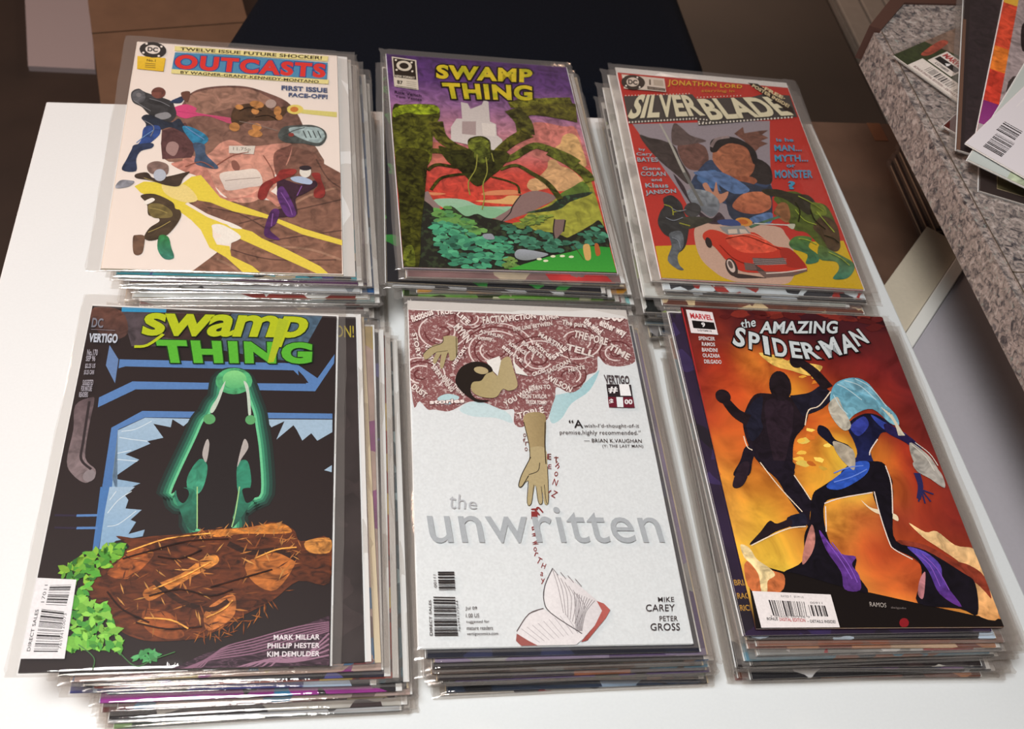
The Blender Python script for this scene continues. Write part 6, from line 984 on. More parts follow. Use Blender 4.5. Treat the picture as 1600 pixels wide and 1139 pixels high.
['s','8a6478',0.8,1,'f',[95.6,260.2,106.6,248.0,124.7,242.4,149.4,235.5,167.2,233.0]],
['s','9a7488',1.0,1,'f',[113.6,260.2,127.9,256.1,147.6,256.5,167.5,253.0]],
['s','9a7488',1.0,1,'f',[118.5,260.3,131.6,255.1,148.9,255.9,167.5,249.7]],
['s','9a7488',1.0,1,'f',[123.3,260.4,135.2,254.2,150.1,255.2,167.4,246.4]],
['s','9a7488',1.0,1,'f',[128.2,260.5,138.9,253.2,151.3,254.6,167.4,243.1]],
['s','9a7488',1.0,1,'f',[133.1,260.6,142.5,252.3,152.5,254.0,167.3,239.8]],
['n',14,85,['6aa838','4f9a34','86b83c','3a7a34'],8,4.5,'leaf','f',[10.3,201.6,23.9,187.7,44.2,182.0,48.3,184.8,38.6,196.2,26.8,207.2,15.5,204.4]],
['n',15,115,['5aa83c','7ac048','46943c','8ac850'],8.5,4.5,'leaf','f',[22.0,207.2,29.2,207.2,42.6,224.8,50.7,240.6,53.0,249.5,38.6,246.7,22.3,246.4,20.9,223.2]],
['n',16,24,['4a9a58','5aa868'],6,3,'leaf','f',[57.9,250.9,71.7,247.3,74.5,251.2,67.8,254.8,60.6,253.4]],
['s','4a7a48',0.5,1,'f',[28.9,244.0,38.2,251.7,38.6,258.6]],
['s','4a7a48',0.5,1,'f',[50.5,248.2,61.0,257.2,70.0,253.6,81.4,249.4]],
['s','2a120a',1.0,1,'w',[45.5,192.0,62.3,186.3,82.1,180.4,105.2,178.9]],
['s','2a120a',1.0,1,'w',[57.9,231.6,75.2,235.8,94.6,234.7]],
['s','2a120a',1.0,1,'w',[39.7,212.7,49.6,223.6,65.1,231.7]],
['s','2a120a',1.0,1,'w',[97.4,210.4,114.8,204.9,132.5,199.3]],
['s','2a120a',1.0,1,'w',[63.2,215.6,80.1,211.6,97.9,215.9,110.2,211.9]],
['s','2a120a',1.0,1,'w',[65.3,190.6,78.1,192.0,90.3,186.2]],
['s','e0a050',0.9,1,'w',[47.4,187.7,69.1,179.0,94.5,175.2]],
['s','e0a050',0.9,1,'w',[65.2,211.5,81.7,203.3,96.1,194.2]],
['s','e0a050',0.9,1,'w',[62.4,229.0,77.1,230.5,87.3,235.9]],
['s','e0a050',0.9,1,'w',[121.7,192.1,134.5,186.2,146.4,184.7]],
['s','e0a050',0.9,1,'w',[96.6,229.4,106.1,224.2,110.7,218.8]]]],
['title',[['t','swamp','b2bf22',0.028,'30401a',0.043,0.9660000000000001,'f',[35.9,5.1,150.3,2.3,142.7,30.5,35.4,33.9]],
['t','THING','58b034',0.06,'1c3a18',0.09,1.2389999999999999,'f',[45.3,28.3,151.8,25.8,151.4,44.5,50.8,48.2]],
['p','a8b828',None,0,'f',[127.1,5.0,134.2,6.5,125.5,44.2,121.4,44.8]],
['s','b2bf22',2.2,1,'f',[32.3,35.1,40.6,33.5,50.0,23.5]]]],
['credits_text',[['t','MARK MILLAR','e8e0e4',0.022,None,0.031,1.05,'f',[135.5,240.5,162.0,240.6,161.8,243.8,135.7,243.6]],
['t','PHILLIP HESTER','e8e0e4',0.022,None,0.031,1.05,'f',[132.3,245.4,162.1,245.7,161.9,248.8,132.4,248.6]],
['t','KIM DEMULDER','e8e0e4',0.022,None,0.031,1.05,'f',[132.3,250.4,162.2,250.7,162.0,253.8,132.5,253.5]]]],
['publisher_logo',[['t','DC','7a7a84',0.025,None,0.031,1.05,'f',[2.1,11.6,9.2,11.9,9.9,20.3,2.3,20.0]],
['t','VERTIGO','b9c0cc',0.045,None,0.031,1.05,'f',[2.1,25.2,20.4,24.7,21.0,32.9,2.4,32.8]],
['s','8a8088',0.4,0,'f',[2.6,21.8,18.2,22.0]],
['t','No.170','a8a4ae',0.025,None,0.031,1.05,'f',[2.8,38.9,9.4,38.6,9.8,43.9,3.2,44.2]],
['t','SEP 96','a8a4ae',0.025,None,0.031,1.05,'f',[2.9,44.3,8.7,44.0,9.0,48.7,3.2,48.9]],
['t','$2.25 US','a8a4ae',0.025,None,0.031,1.05,'f',[3.3,50.7,9.6,50.5,9.9,54.7,3.6,55.0]],
['t','$3.25 CAN','a8a4ae',0.025,None,0.031,1.05,'f',[3.4,56.0,9.6,55.7,9.9,60.0,3.6,60.2]],
['t','SUGGESTED','a8a4ae',0.025,None,0.031,1.05,'f',[3.8,64.0,10.3,63.7,10.6,68.2,4.1,68.5]],
['t','FOR MATURE','a8a4ae',0.025,None,0.031,1.05,'f',[3.6,68.8,10.3,68.5,10.5,73.0,3.9,73.3]],
['t','READERS','a8a4ae',0.025,None,0.031,1.05,'f',[3.1,73.8,8.5,73.6,8.8,77.7,3.4,77.9]]]],
['barcode',[['p','e9e7e8',None,0,'f',[0.2,204.0,21.9,205.3,23.0,252.2,-0.0,251.7]],
['b',5,34,[6.3,248.0,6.1,223.1,18.4,224.8,18.9,248.3]],
['b',6,18,[7.8,220.5,8.1,208.7,19.6,208.5,19.0,221.2]],
['t','DIRECT SALES','2a2628',0.015,None,0.031,1.05,'f',[2.6,247.6,2.9,223.3,4.7,223.3,4.4,247.6]],
['t','17011','4a4648',0.0,None,0.031,1.05,'f',[4.9,219.1,5.2,208.4,6.9,208.4,6.8,219.1]],
['t','76194120073','4a4648',0.0,None,0.031,1.05,'f',[18.7,246.6,18.5,225.8,20.0,225.9,20.3,246.6]]]]],'unw': [['artwork',[['p','e6ecee',None,0,'f',[0.0,0.0,168.0,0.0,168.0,259.0,0.0,259.0]],
['p','bcdde2',['a6d4dc','u'],1,'f',[100.0,75.7,117.6,69.5,132.8,55.8,138.4,51.1,128.5,69.2,113.7,81.1,105.0,94.0,97.4,98.3,96.3,87.2]],
['p','cfe6ea',None,1,'f',[33.1,88.7,45.1,81.4,65.6,89.3,69.4,98.9,58.1,95.0,42.0,94.1]],
['p','c6e2e8',None,1,'f',[17.3,80.1,24.4,76.3,32.4,79.0,28.7,84.7,20.6,84.9]],
['p','823e40',None,1,'s',[-0.0,-0.2,168.6,-0.7,167.9,27.0,167.4,41.0,155.3,46.3,144.3,44.9,139.2,37.4,136.6,51.2,127.9,55.9,122.8,66.4,113.7,71.8,104.6,66.9,102.4,75.7,99.0,84.3,94.2,95.6,88.5,94.3,76.1,102.2,70.6,98.9,71.5,87.8,63.3,88.0,52.1,82.7,44.0,81.5,38.0,83.0,26.1,90.3,15.8,89.2,11.2,89.3,5.7,82.5,1.1,82.6]],
['p','bcdde2',None,1,'f',[18.5,79.3,25.6,75.6,33.6,78.2,27.5,84.4,20.0,83.5]],
['s','6a2c2e',1.1,1,'f',[68.7,30.9,70.0,33.4,69.9,36.3,68.4,39.0,65.9,41.0,62.8,42.0,59.7,41.7,57.2,40.3,55.6,37.9]],
['s','f0e2de',1.1,1,'f',[73.9,36.8,71.7,41.0,67.7,44.1,62.9,45.6,58.1,45.2,54.1,43.0,51.7,39.3,51.3,34.9,53.1,30.6]],
['s','6a2c2e',1.1,1,'f',[69.5,47.3,63.0,49.3,56.4,48.7,51.0,45.7,47.7,40.7,47.2,34.7,49.6,28.8,54.5,24.1,61.0,21.4]],
['s','f0e2de',1.1,1,'f',[54.8,52.2,47.9,48.4,43.8,42.1,43.1,34.5,46.1,27.0,52.3,21.0,60.6,17.7,69.3,17.7,76.7,21.1]],
['s','6a2c2e',1.1,1,'f',[39.8,43.5,39.0,34.4,42.6,25.3,50.1,17.9,60.1,13.9,70.7,13.9,79.7,18.0,85.5,25.4,86.8,34.6]],
['s','f0e2de',1.1,1,'f',[39.1,23.5,47.9,14.9,59.7,10.0,72.1,10.0,82.7,14.9,89.5,23.6,91.1,34.4,87.3,45.2,79.1,54.0]],
['s','6a2c2e',1.1,1,'f',[22.2,16.0,24.3,15.3,26.4,15.5,28.1,16.5,29.2,18.1,29.4,20.0,28.7,21.9,27.2,23.4,25.2,24.2]],
['s','f0e2de',1.1,1,'f',[28.0,11.8,31.2,13.6,33.2,16.6,33.5,20.2,32.2,23.7,29.4,26.4,25.7,27.9,21.8,27.9,18.5,26.4]],
['s','6a2c2e',1.1,1,'f',[37.2,15.1,37.7,20.4,35.7,25.4,31.6,29.4,26.3,31.6,20.6,31.6,15.7,29.4,12.4,25.4,11.3,20.3]],
['s','f0e2de',1.1,1,'f',[39.2,27.2,33.8,32.4,26.8,35.2,19.4,35.2,13.0,32.3,8.6,27.1,7.2,20.5,9.0,13.6,13.8,7.9]],
['s','6a2c2e',1.1,1,'f',[118.9,26.9,118.3,24.6,119.0,22.2,120.7,20.0,123.2,18.6,126.0,18.2,128.5,18.8,130.3,20.4,131.1,22.7]],
['s','f0e2de',1.1,1,'f',[115.1,21.0,118.0,17.4,122.2,15.0,126.9,14.3,131.1,15.3,134.2,18.0,135.4,21.8,134.6,26.0,132.0,29.7]],
['s','6a2c2e',1.1,1,'f',[121.2,11.3,127.7,10.3,133.7,11.8,138.0,15.7,139.8,21.0,138.6,26.8,134.9,32.1,129.4,35.7,123.0,37.2]],
['s','f0e2de',1.1,1,'f',[136.4,8.3,141.9,13.3,144.1,20.2,142.7,27.7,137.9,34.4,130.7,39.1,122.5,40.9,114.7,39.6,108.7,35.4]],
['s','6a2c2e',1.1,1,'f',[10.4,62.7,8.6,63.6,6.5,63.7,4.7,63.1,3.4,61.8,2.8,60.1,3.1,58.3,4.2,56.7,6.0,55.7]],
['s','f0e2de',1.1,1,'f',[5.8,67.2,2.3,66.1,-0.1,63.7,-1.2,60.5,-0.6,57.2,1.5,54.3,4.7,52.4,8.5,51.8,12.1,52.7]],
['s','6a2c2e',1.1,1,'f',[-3.6,65.6,-5.2,61.0,-4.4,56.1,-1.3,51.8,3.4,49.0,8.9,48.2,14.2,49.5,18.2,52.7,20.1,57.2]],
['s','f0e2de',1.1,1,'f',[-8.1,55.0,-4.1,49.4,2.1,45.6,9.4,44.5,16.3,46.3,21.6,50.5,24.1,56.5,23.5,63.0,19.9,68.7]],
['s','6a2c2e',1.1,1,'f',[100.0,39.9,100.1,42.2,99.0,44.5,97.0,46.3,94.5,47.3,91.8,47.3,89.6,46.3,88.2,44.5,87.8,42.2]],
['s','f0e2de',1.1,1,'f',[102.4,46.3,99.1,49.3,94.8,50.9,90.4,50.9,86.6,49.2,84.2,46.2,83.6,42.3,85.0,38.4,88.0,35.1]],
['s','6a2c2e',1.1,1,'f',[95.1,54.5,89.0,54.5,83.7,52.1,80.3,47.8,79.5,42.4,81.3,36.9,85.6,32.3,91.5,29.5,97.9,29.0]],
['s','f0e2de',1.1,1,'f',[80.8,55.0,76.4,49.5,75.3,42.6,77.7,35.5,83.2,29.5,90.8,25.8,99.0,25.2,106.3,27.7,111.2,33.0]],
['s','6a2c2e',1.1,1,'f',[71.1,42.7,74.0,34.0,80.7,26.7,90.0,22.1,100.2,21.3,109.1,24.5,115.2,31.0,117.1,39.4,114.7,48.2]],
['s','6a2c2e',1.1,1,'f',[45.5,4.0,46.5,4.4,47.2,5.1,47.5,6.0,47.3,7.0,46.6,7.9,45.7,8.5,44.6,8.6,43.6,8.4]],
['s','f0e2de',1.1,1,'f',[51.0,3.0,51.7,5.5,51.2,8.2,49.4,10.5,46.9,12.1,44.0,12.5,41.3,11.8,39.2,10.1,38.3,7.7]],
['s','6a2c2e',1.1,1,'f',[55.1,9.4,52.3,13.2,48.1,15.7,43.4,16.4,39.0,15.3,35.7,12.5,34.1,8.5,34.5,4.1,36.9,0.1]],
['s','6a2c2e',1.1,1,'f',[156.5,35.4,155.3,36.5,153.7,37.1,152.0,37.1,150.7,36.5,149.8,35.3,149.7,33.9,150.3,32.5,151.5,31.3]],
['s','f0e2de',1.1,1,'f',[153.8,40.8,150.3,40.8,147.5,39.5,145.7,37.1,145.4,34.1,146.6,31.0,149.1,28.4,152.5,26.9,156.0,26.6]],
['s','6a2c2e',1.1,1,'f',[144.3,42.4,141.6,38.8,141.1,34.2,143.0,29.5,146.8,25.6,151.9,23.2,157.4,22.8,162.1,24.4,165.2,27.9]],
['s','6a2c2e',1.1,1,'f',[109.6,57.9,109.5,56.1,110.4,54.3,112.0,52.9,114.0,52.1,116.2,52.1,117.9,52.9,119.1,54.4,119.3,56.2]],
['s','f0e2de',1.1,1,'f',[107.0,52.6,110.0,50.0,113.8,48.5,117.7,48.5,121.0,50.0,123.1,52.7,123.5,56.1,122.2,59.4,119.4,62.2]],
['s','6a2c2e',1.1,1,'f',[113.5,44.9,119.2,44.9,124.1,47.1,127.1,51.0,127.6,55.9,125.7,60.9,121.7,64.9,116.4,67.3,110.7,67.7]]]],
['lettering',[['t','FACTION','eee4de',0.04,'6a2428',0.087,1.05,'f',[54.8,3.8,75.8,0.6,75.7,8.0,54.9,11.2]],
['t','MYNN','eee4de',0.04,'6a2428',0.087,1.05,'f',[37.1,10.6,46.1,25.1,41.3,30.1,32.3,15.6]],
['t','Tommy','eee4de',0.04,'6a2428',0.087,1.05,'f',[47.9,21.7,61.4,22.8,60.6,28.1,47.2,27.0]],
['t','THE PORE','eee4de',0.04,'6a2428',0.087,1.05,'f',[124.8,13.2,149.9,20.2,147.5,27.4,122.6,20.4]],
['t','TELL','eee4de',0.04,'6a2428',0.087,1.05,'f',[116.8,26.6,137.9,32.9,135.8,38.9,114.8,32.7]],
['t','TIME','eee4de',0.04,'6a2428',0.087,1.05,'f',[151.1,24.9,165.2,35.3,161.9,40.8,147.7,30.5]],
['t','WILSON','eee4de',0.04,'6a2428',0.087,1.05,'f',[99.6,55.9,116.5,67.2,113.8,71.9,97.0,60.7]],
['t','BORN TO','eee4de',0.04,'6a2428',0.087,1.05,'f',[84.0,66.9,99.9,65.0,99.7,69.1,83.9,71.0]],
['t','YOU WHAT','eee4de',0.04,'6a2428',0.087,1.05,'f',[64.0,81.7,88.1,65.3,89.7,69.5,65.7,85.8]],
['t','TOBLE','eee4de',0.04,'6a2428',0.087,1.05,'f',[73.1,90.6,92.5,84.5,93.1,90.0,73.7,96.0]],
['t','LION TAYLOR','eee4de',0.04,'6a2428',0.087,1.05,'f',[78.7,74.4,96.6,74.0,96.2,77.7,78.3,78.2]],
['t','The pure','eee4de',0.04,'6a2428',0.087,1.05,'f',[116.1,3.5,135.0,5.9,133.5,12.4,114.7,9.9]],
['t','SACCOAN','eee4de',0.04,'6a2428',0.087,1.05,'f',[98.2,51.9,116.7,40.7,117.9,44.7,99.4,55.8]],
['t','THE LINE BETWEEN','eee4de',0.04,'6a2428',0.087,1.05,'f',[76.6,13.6,107.6,5.9,107.7,9.7,76.8,17.3]],
['t','ATTHUN','eee4de',0.04,'6a2428',0.087,1.05,'f',[52.1,16.3,69.1,21.1,68.2,24.5,51.2,19.7]],
['t','EVERYTHING','eee4de',0.04,'6a2428',0.087,1.05,'f',[17.4,50.6,30.7,72.0,27.8,74.7,14.6,53.4]],
['t','ONLY THING','eee4de',0.04,'6a2428',0.087,1.05,'f',[24.0,58.9,38.5,74.3,36.0,77.7,21.5,62.3]],
['t','DUST','eee4de',0.04,'6a2428',0.087,1.05,'f',[2.7,67.8,11.7,76.1,9.1,80.2,0.1,72.0]],
['t','STORY','eee4de',0.04,'6a2428',0.087,1.05,'f',[5.5,21.6,8.5,44.4,5.0,45.4,1.9,22.7]],
['t','words','eee4de',0.04,'6a2428',0.087,1.05,'f',[94.6,24.9,105.3,40.0,102.4,43.3,91.6,28.3]],
['t','RABBITS','eee4de',0.04,'6a2428',0.087,1.05,'f',[84.2,25.3,97.7,38.7,95.5,42.0,82.0,28.6]],
['t','MARTIN','eee4de',0.04,'6a2428',0.087,1.05,'f',[97.5,16.7,113.7,28.6,111.5,32.5,95.3,20.6]],
['t','HEYTE','eee4de',0.04,'6a2428',0.087,1.05,'f',[114.9,50.1,127.6,46.7,127.7,50.2,115.0,53.6]],
['t','TAYLOR TOMMY','eee4de',0.04,'6a2428',0.087,1.05,'f',[80.6,79.5,96.0,79.8,95.5,83.3,80.2,82.9]],
['t','the wind','eee4de',0.04,'6a2428',0.087,1.05,'f',[136.1,-0.3,147.2,12.2,142.6,18.1,131.6,5.7]],
['t','either way','eee4de',0.04,'6a2428',0.087,1.05,'f',[147.2,0.9,166.2,11.6,161.7,20.5,142.8,10.1]],
['t','how','eee4de',0.04,'6a2428',0.087,1.05,'f',[141.8,-5.5,165.9,-1.5,164.2,4.4,140.2,0.5]],
['t','SHE','eee4de',0.04,'6a2428',0.087,1.05,'f',[103.0,40.1,115.5,28.9,117.1,32.0,104.7,43.2]],
['t','CROSS','eee4de',0.04,'6a2428',0.087,1.05,'f',[87.2,55.5,97.4,50.7,98.1,54.0,87.9,58.8]],
['t','VANITAS','eee4de',0.04,'6a2428',0.087,1.05,'f',[13.4,31.8,19.7,54.1,16.8,55.6,10.4,33.4]],
['t','ROMANCE','eee4de',0.04,'6a2428',0.087,1.05,'f',[74.0,27.3,85.5,36.1,83.7,39.3,72.2,30.5]],
['t','LIFE','eee4de',0.04,'6a2428',0.087,1.05,'f',[37.7,0.1,45.9,9.4,43.4,12.9,35.3,3.6]],
['t','TRUE','eee4de',0.04,'6a2428',0.087,1.05,'f',[20.2,0.1,32.8,-2.0,32.9,2.8,20.4,4.9]],
['t','fictitious','eee4de',0.04,'6a2428',0.087,1.05,'f',[0.7,6.5,17.0,-2.3,18.7,4.3,2.5,12.9]],
['t','HISTORY','eee4de',0.04,'6a2428',0.087,1.05,'f',[29.2,50.6,39.8,32.1,42.1,34.1,31.4,52.5]],
['t','FICTION','eee4de',0.04,'6a2428',0.087,1.05,'f',[75.1,2.4,95.7,-1.7,95.7,3.8,75.1,7.8]],
['t','ARTHUR','eee4de',0.04,'6a2428',0.087,1.05,'f',[97.9,1.8,113.6,-2.1,113.7,2.7,98.0,6.6]],
['t','BELIEVE','eee4de',0.04,'6a2428',0.087,1.05,'f',[68.7,30.9,82.2,44.2,80.5,46.6,67.0,33.4]],
['t','stories','eee4de',0.04,'6a2428',0.087,1.05,'f',[12.5,81.9,37.0,79.8,36.9,83.5,12.5,85.5]],
['t','T','8a3434',0.005,None,0.031,1.05,'f',[95.5,126.8,98.7,126.7,98.1,131.7,95.0,131.7]],
['t','E','8a3434',0.005,None,0.031,1.05,'f',[91.2,124.2,93.9,124.1,93.4,128.5,90.7,128.6]],
['t','h','8a3434',0.005,None,0.031,1.05,'f',[98.1,131.1,99.8,132.9,97.1,136.1,95.4,134.2]],
['t','E','8a3434',0.005,None,0.031,1.05,'f',[90.9,132.7,93.1,132.6,92.7,136.1,90.5,136.1]],
['t','o','8a3434',0.005,None,0.031,1.05,'f',[94.9,138.0,97.2,138.5,96.2,142.1,93.9,141.7]],
['t','N','8a3434',0.005,None,0.031,1.05,'f',[93.8,143.6,96.6,144.8,94.6,149.3,91.8,148.2]],
['t','i','8a3434',0.005,None,0.031,1.05,'f',[75.5,166.4,80.5,166.3,79.7,173.9,74.8,173.9]],
['t','n','8a3434',0.005,None,0.031,1.05,'f',[77.5,167.2,80.8,164.4,83.8,169.0,80.5,171.7]],
['t','a','8a3434',0.005,None,0.031,1.05,'f',[78.3,179.1,78.4,181.9,74.8,182.6,74.6,179.8]],
['t','w','8a3434',0.005,None,0.031,1.05,'f',[78.3,183.4,78.5,186.6,74.4,187.4,74.2,184.2]],
['t','w','8a3434',0.005,None,0.031,1.05,'f',[77.7,189.3,78.1,192.2,74.3,193.3,73.8,190.4]],
['t','o','8a3434',0.005,None,0.031,1.05,'f',[74.6,194.3,76.7,194.2,76.4,197.3,74.3,197.3]],
['t','r','8a3434',0.005,None,0.031,1.05,'f',[75.6,197.6,77.4,198.3,76.1,201.2,74.3,200.4]],
['t','T','8a3434',0.005,None,0.031,1.05,'f',[77.2,201.0,79.6,202.6,77.2,206.3,74.8,204.8]],
['t','H','8a3434',0.005,None,0.031,1.05,'f',[79.4,205.1,81.6,206.0,80.1,209.3,77.9,208.4]],
['t','a','8a3434',0.005,None,0.031,1.05,'f',[77.5,211.3,79.2,211.6,78.5,214.3,76.7,214.0]],
['t','y','8a3434',0.005,None,0.031,1.05,'f',[77.1,215.9,79.6,215.9,79.2,219.6,76.7,219.6]],
['t','m','8a3434',0.005,None,0.031,1.05,'f',[82.9,223.1,83.0,226.2,78.9,227.0,78.7,223.9]],
['t','e','8a3434',0.005,None,0.031,1.05,'f',[83.0,228.3,83.2,230.8,79.7,231.4,79.5,228.9]],
['t','f','8a3434',0.005,None,0.031,1.05,'f',[84.2,234.8,85.3,237.3,81.7,239.3,80.6,236.8]],
['t','o','8a3434',0.005,None,0.031,1.05,'f',[82.6,239.4,84.2,239.4,83.9,241.7,82.3,241.7]],
['t','R','8a3434',0.005,None,0.031,1.05,'f',[81.8,242.4,83.9,242.7,83.0,245.7,80.9,245.3]],
['t','x','8a3434',0.005,None,0.031,1.05,'f',[87.8,151.7,91.0,153.0,88.7,158.3,85.5,156.9]],
['t','Z','8a3434',0.005,None,0.031,1.05,'f',[92.6,152.6,95.2,154.3,92.5,158.7,89.9,156.9]],
['t','k','8a3434',0.005,None,0.031,1.05,'f',[85.8,155.2,88.8,155.7,87.5,160.4,84.6,159.8]],
['t','E','7a4a44',0.005,None,0.031,1.05,'f',[91.8,124.2,93.8,124.2,93.3,128.9,91.2,128.9]],
['t','t','7a4a44',0.005,None,0.031,1.05,'f',[96.2,125.8,98.2,125.8,97.6,131.0,95.6,131.1]],
['t','o','7a4a44',0.005,None,0.031,1.05,'f',[81.6,117.1,83.7,117.1,83.4,120.5,81.3,120.6]],
['t','u','7a4a44',0.005,None,0.031,1.05,'f',[82.7,117.8,84.8,117.7,84.4,121.2,82.4,121.2]],
['t','r','7a4a44',0.005,None,0.031,1.05,'f',[76.7,114.7,78.8,114.7,78.5,117.9,76.4,117.9]],
['t','o','7a4a44',0.005,None,0.031,1.05,'f',[76.0,108.1,78.0,108.1,77.8,111.1,75.7,111.1]],
['t','f','7a4a44',0.005,None,0.031,1.05,'f',[75.2,112.2,77.3,112.2,77.0,115.1,75.0,115.1]],
['t','o','7a4a44',0.005,None,0.031,1.05,'f',[75.9,119.5,78.0,119.5,77.7,122.4,75.6,122.4]]]],
['drawing',[['p','a8996c',['b2a27a','u'],1,'f',[42.5,67.3,46.7,56.9,56.5,53.7,62.1,59.4,65.5,45.9,71.9,41.9,74.0,53.1,75.7,67.8,69.4,72.3,64.7,71.0,59.4,78.2,50.0,78.5,43.2,74.4]],
['p','e4e2dc',None,0,'f',[54.6,46.3,64.7,41.4,65.5,45.9,62.1,59.4,57.7,53.6]],
['p','e4e2dc',None,0,'f',[74.1,45.6,84.4,58.7,75.5,56.8]],
['p','231c18',None,1,'f',[31.5,63.2,36.2,52.8,46.1,47.3,55.6,49.2,58.8,55.1,53.8,58.2,49.8,64.2,43.8,65.8,41.5,73.0,45.2,80.0,54.5,81.2,46.2,82.8,38.4,77.4,32.9,70.4]],
['p','b2a27a',None,0,'f',[55.5,56.0,55.1,57.0,54.1,57.7,52.9,58.2,51.3,58.4,49.7,58.3,48.2,57.8,46.9,57.1,45.9,56.2,45.3,55.1,45.3,54.1,45.7,53.1,46.7,52.4,47.9,51.9,49.5,51.7,51.1,51.8,52.6,52.3,54.0,53.0,55.0,53.9,55.5,55.0]],
['p','aa9c74',None,1,'f',[24.9,25.2,34.1,24.9,34.6,33.3,33.1,44.0,28.7,47.1,27.3,39.7,23.0,54.0,21.0,51.8,22.4,41.4,17.8,50.5,16.2,47.5,18.8,40.0,11.4,47.0,9.8,41.8,16.7,34.0,23.4,31.4]],
['s','2c241c',0.5,1,'f',[24.3,26.0,23.4,31.4,14.2,36.3,9.2,42.6]],
['s','2c241c',0.5,1,'f',[34.0,25.7,33.3,44.0]],
['s','2c241c',0.4,1,'f',[18.8,40.0,27.3,38.2]],
['p','ae9a70',['94825c','u'],1,'f',[77.4,94.6,84.2,90.3,92.3,91.5,93.0,98.4,90.5,117.4,89.3,132.6,77.7,132.8,79.6,122.8,78.2,109.6]],
['p','b2a27a',None,1,'f',[79.3,120.0,89.9,119.8,90.1,134.4,89.3,148.7,87.4,162.6,84.9,162.6,84.6,154.3,83.3,162.6,80.7,161.3,80.2,148.8,76.3,162.7,73.5,162.7,76.1,146.0,70.7,150.3,69.0,149.6,71.5,141.9,76.1,133.2,79.4,127.3]],
['s','2c241c',0.7,1,'f',[92.5,98.4,90.2,117.4,89.3,132.6]],
['s','2c241c',0.5,1,'f',[77.3,98.7,79.2,117.6,78.7,128.1]],
['s','2c241c',0.6,1,'f',[79.4,127.3,75.3,134.6,71.5,141.9,69.0,149.6,71.3,150.0,76.5,141.8]],
['s','2c241c',0.5,1,'f',[85.1,131.6,83.2,138.1,76.6,141.1]],
['s','3a3024',0.4,1,'f',[75.8,146.0,73.5,162.7,76.3,162.7,79.3,148.8]],
['s','3a3024',0.4,1,'f',[80.7,150.2,81.2,162.6,83.8,161.9,84.2,150.1]],
['s','3a3024',0.4,1,'f',[86.4,148.7,86.3,161.2,88.0,160.5,90.1,134.4]]]],
['book_drawing',[['p','e9e6e6',['d4cfd0','u'],0,'f',[85.2,209.1,88.3,213.4,97.2,217.1,110.7,230.6,117.9,236.6,97.9,256.2,93.0,250.5,78.7,236.4,77.3,230.5,79.2,220.8]],
['p','e4e0e0',None,0,'f',[58.6,250.2,65.8,239.9,76.5,235.8,80.7,238.8,98.5,251.7,99.2,255.1,94.0,260.1,65.0,259.8]],
['p','9c4a44',['b8645c','u'],0,'f',[110.6,231.2,115.0,233.0,118.4,237.2,114.7,242.5,101.3,256.3,97.2,257.4,107.2,247.1,113.1,237.7]],
['p','9c5a54',None,0,'f',[58.5,251.4,65.3,256.0,70.5,259.9,60.5,259.8,57.7,255.9]],
['s','9a9294',0.4,1,'f',[85.1,210.3,87.3,222.0,88.7,238.8]],
['s','9a9294',0.4,1,'f',[87.4,213.0,89.8,224.2,89.9,240.2]],
['s','9a9294',0.4,1,'f',[89.6,215.8,92.3,226.4,91.1,241.6]],
['s','9a9294',0.4,1,'f',[91.9,218.5,94.8,228.6,92.3,243.0]],
['s','9a9294',0.4,1,'f',[94.1,221.2,97.4,230.8,93.5,244.5]],
['s','9a9294',0.4,1,'f',[96.4,223.9,99.9,232.9,94.7,245.9]],
['s','9a9294',0.4,1,'f',[98.6,226.5,102.4,235.1,95.9,247.3]],
['s','8a8284',0.35,1,'f',[109.4,231.1,102.5,238.9,98.7,250.5]],
['s','8a8284',0.35,1,'f',[107.9,230.4,101.7,238.9,98.2,250.5]],
['s','8a8284',0.35,1,'f',[106.3,229.7,100.9,238.9,97.8,250.5]],
['s','8a8284',0.35,1,'f',[104.8,229.0,100.1,238.9,97.3,250.5]],
['s','8a8284',0.35,1,'f',[103.3,228.2,99.3,238.9,96.9,250.5]],
['s','8a8284',0.35,1,'f',[101.7,227.5,98.5,238.8,96.4,250.5]],
['s','8a8284',0.35,1,'f',[100.2,226.8,97.7,238.8,96.0,250.5]],
['s','8a8284',0.35,1,'f',[98.7,226.1,96.9,238.8,95.5,250.5]],
['s','8a8284',0.35,1,'f',[97.1,225.3,96.1,238.8,95.0,250.5]],
['s','b4aeb0',0.35,0,'f',[61.5,248.5,71.9,257.2]],
['s','b4aeb0',0.35,0,'f',[65.0,247.4,74.9,256.5]],
['s','b4aeb0',0.35,0,'f',[68.5,246.3,77.9,255.9]],
['s','b4aeb0',0.35,0,'f',[72.0,245.1,80.9,255.2]],
['s','b4aeb0',0.35,0,'f',[75.6,244.0,83.9,254.5]],
['s','b4aeb0',0.35,0,'f',[79.1,242.9,86.9,253.9]],
['s','b4aeb0',0.35,0,'f',[82.7,241.7,89.9,253.2]],
['s','b4aeb0',0.35,0,'f',[86.2,240.6,93.0,252.5]],
['s','b4aeb0',0.35,0,'f',[89.8,239.4,96.0,251.9]],
['s','5a5254',0.6,1,'f',[85.2,209.1,79.0,220.8,77.3,230.5,80.7,238.8,98.5,252.2]],
['s','5a4a4a',0.6,1,'f',[58.6,250.2,67.0,239.3,76.5,235.8]],
['s','8a8486',0.5,1,'f',[85.4,209.7,88.2,214.0]],
['s','8a8486',0.5,1,'f',[89.9,211.9,92.8,216.5]],
['s','8a8486',0.5,1,'f',[94.3,214.2,97.5,219.0]],
['s','8a8486',0.5,1,'f',[98.7,216.4,102.1,221.4]]]],
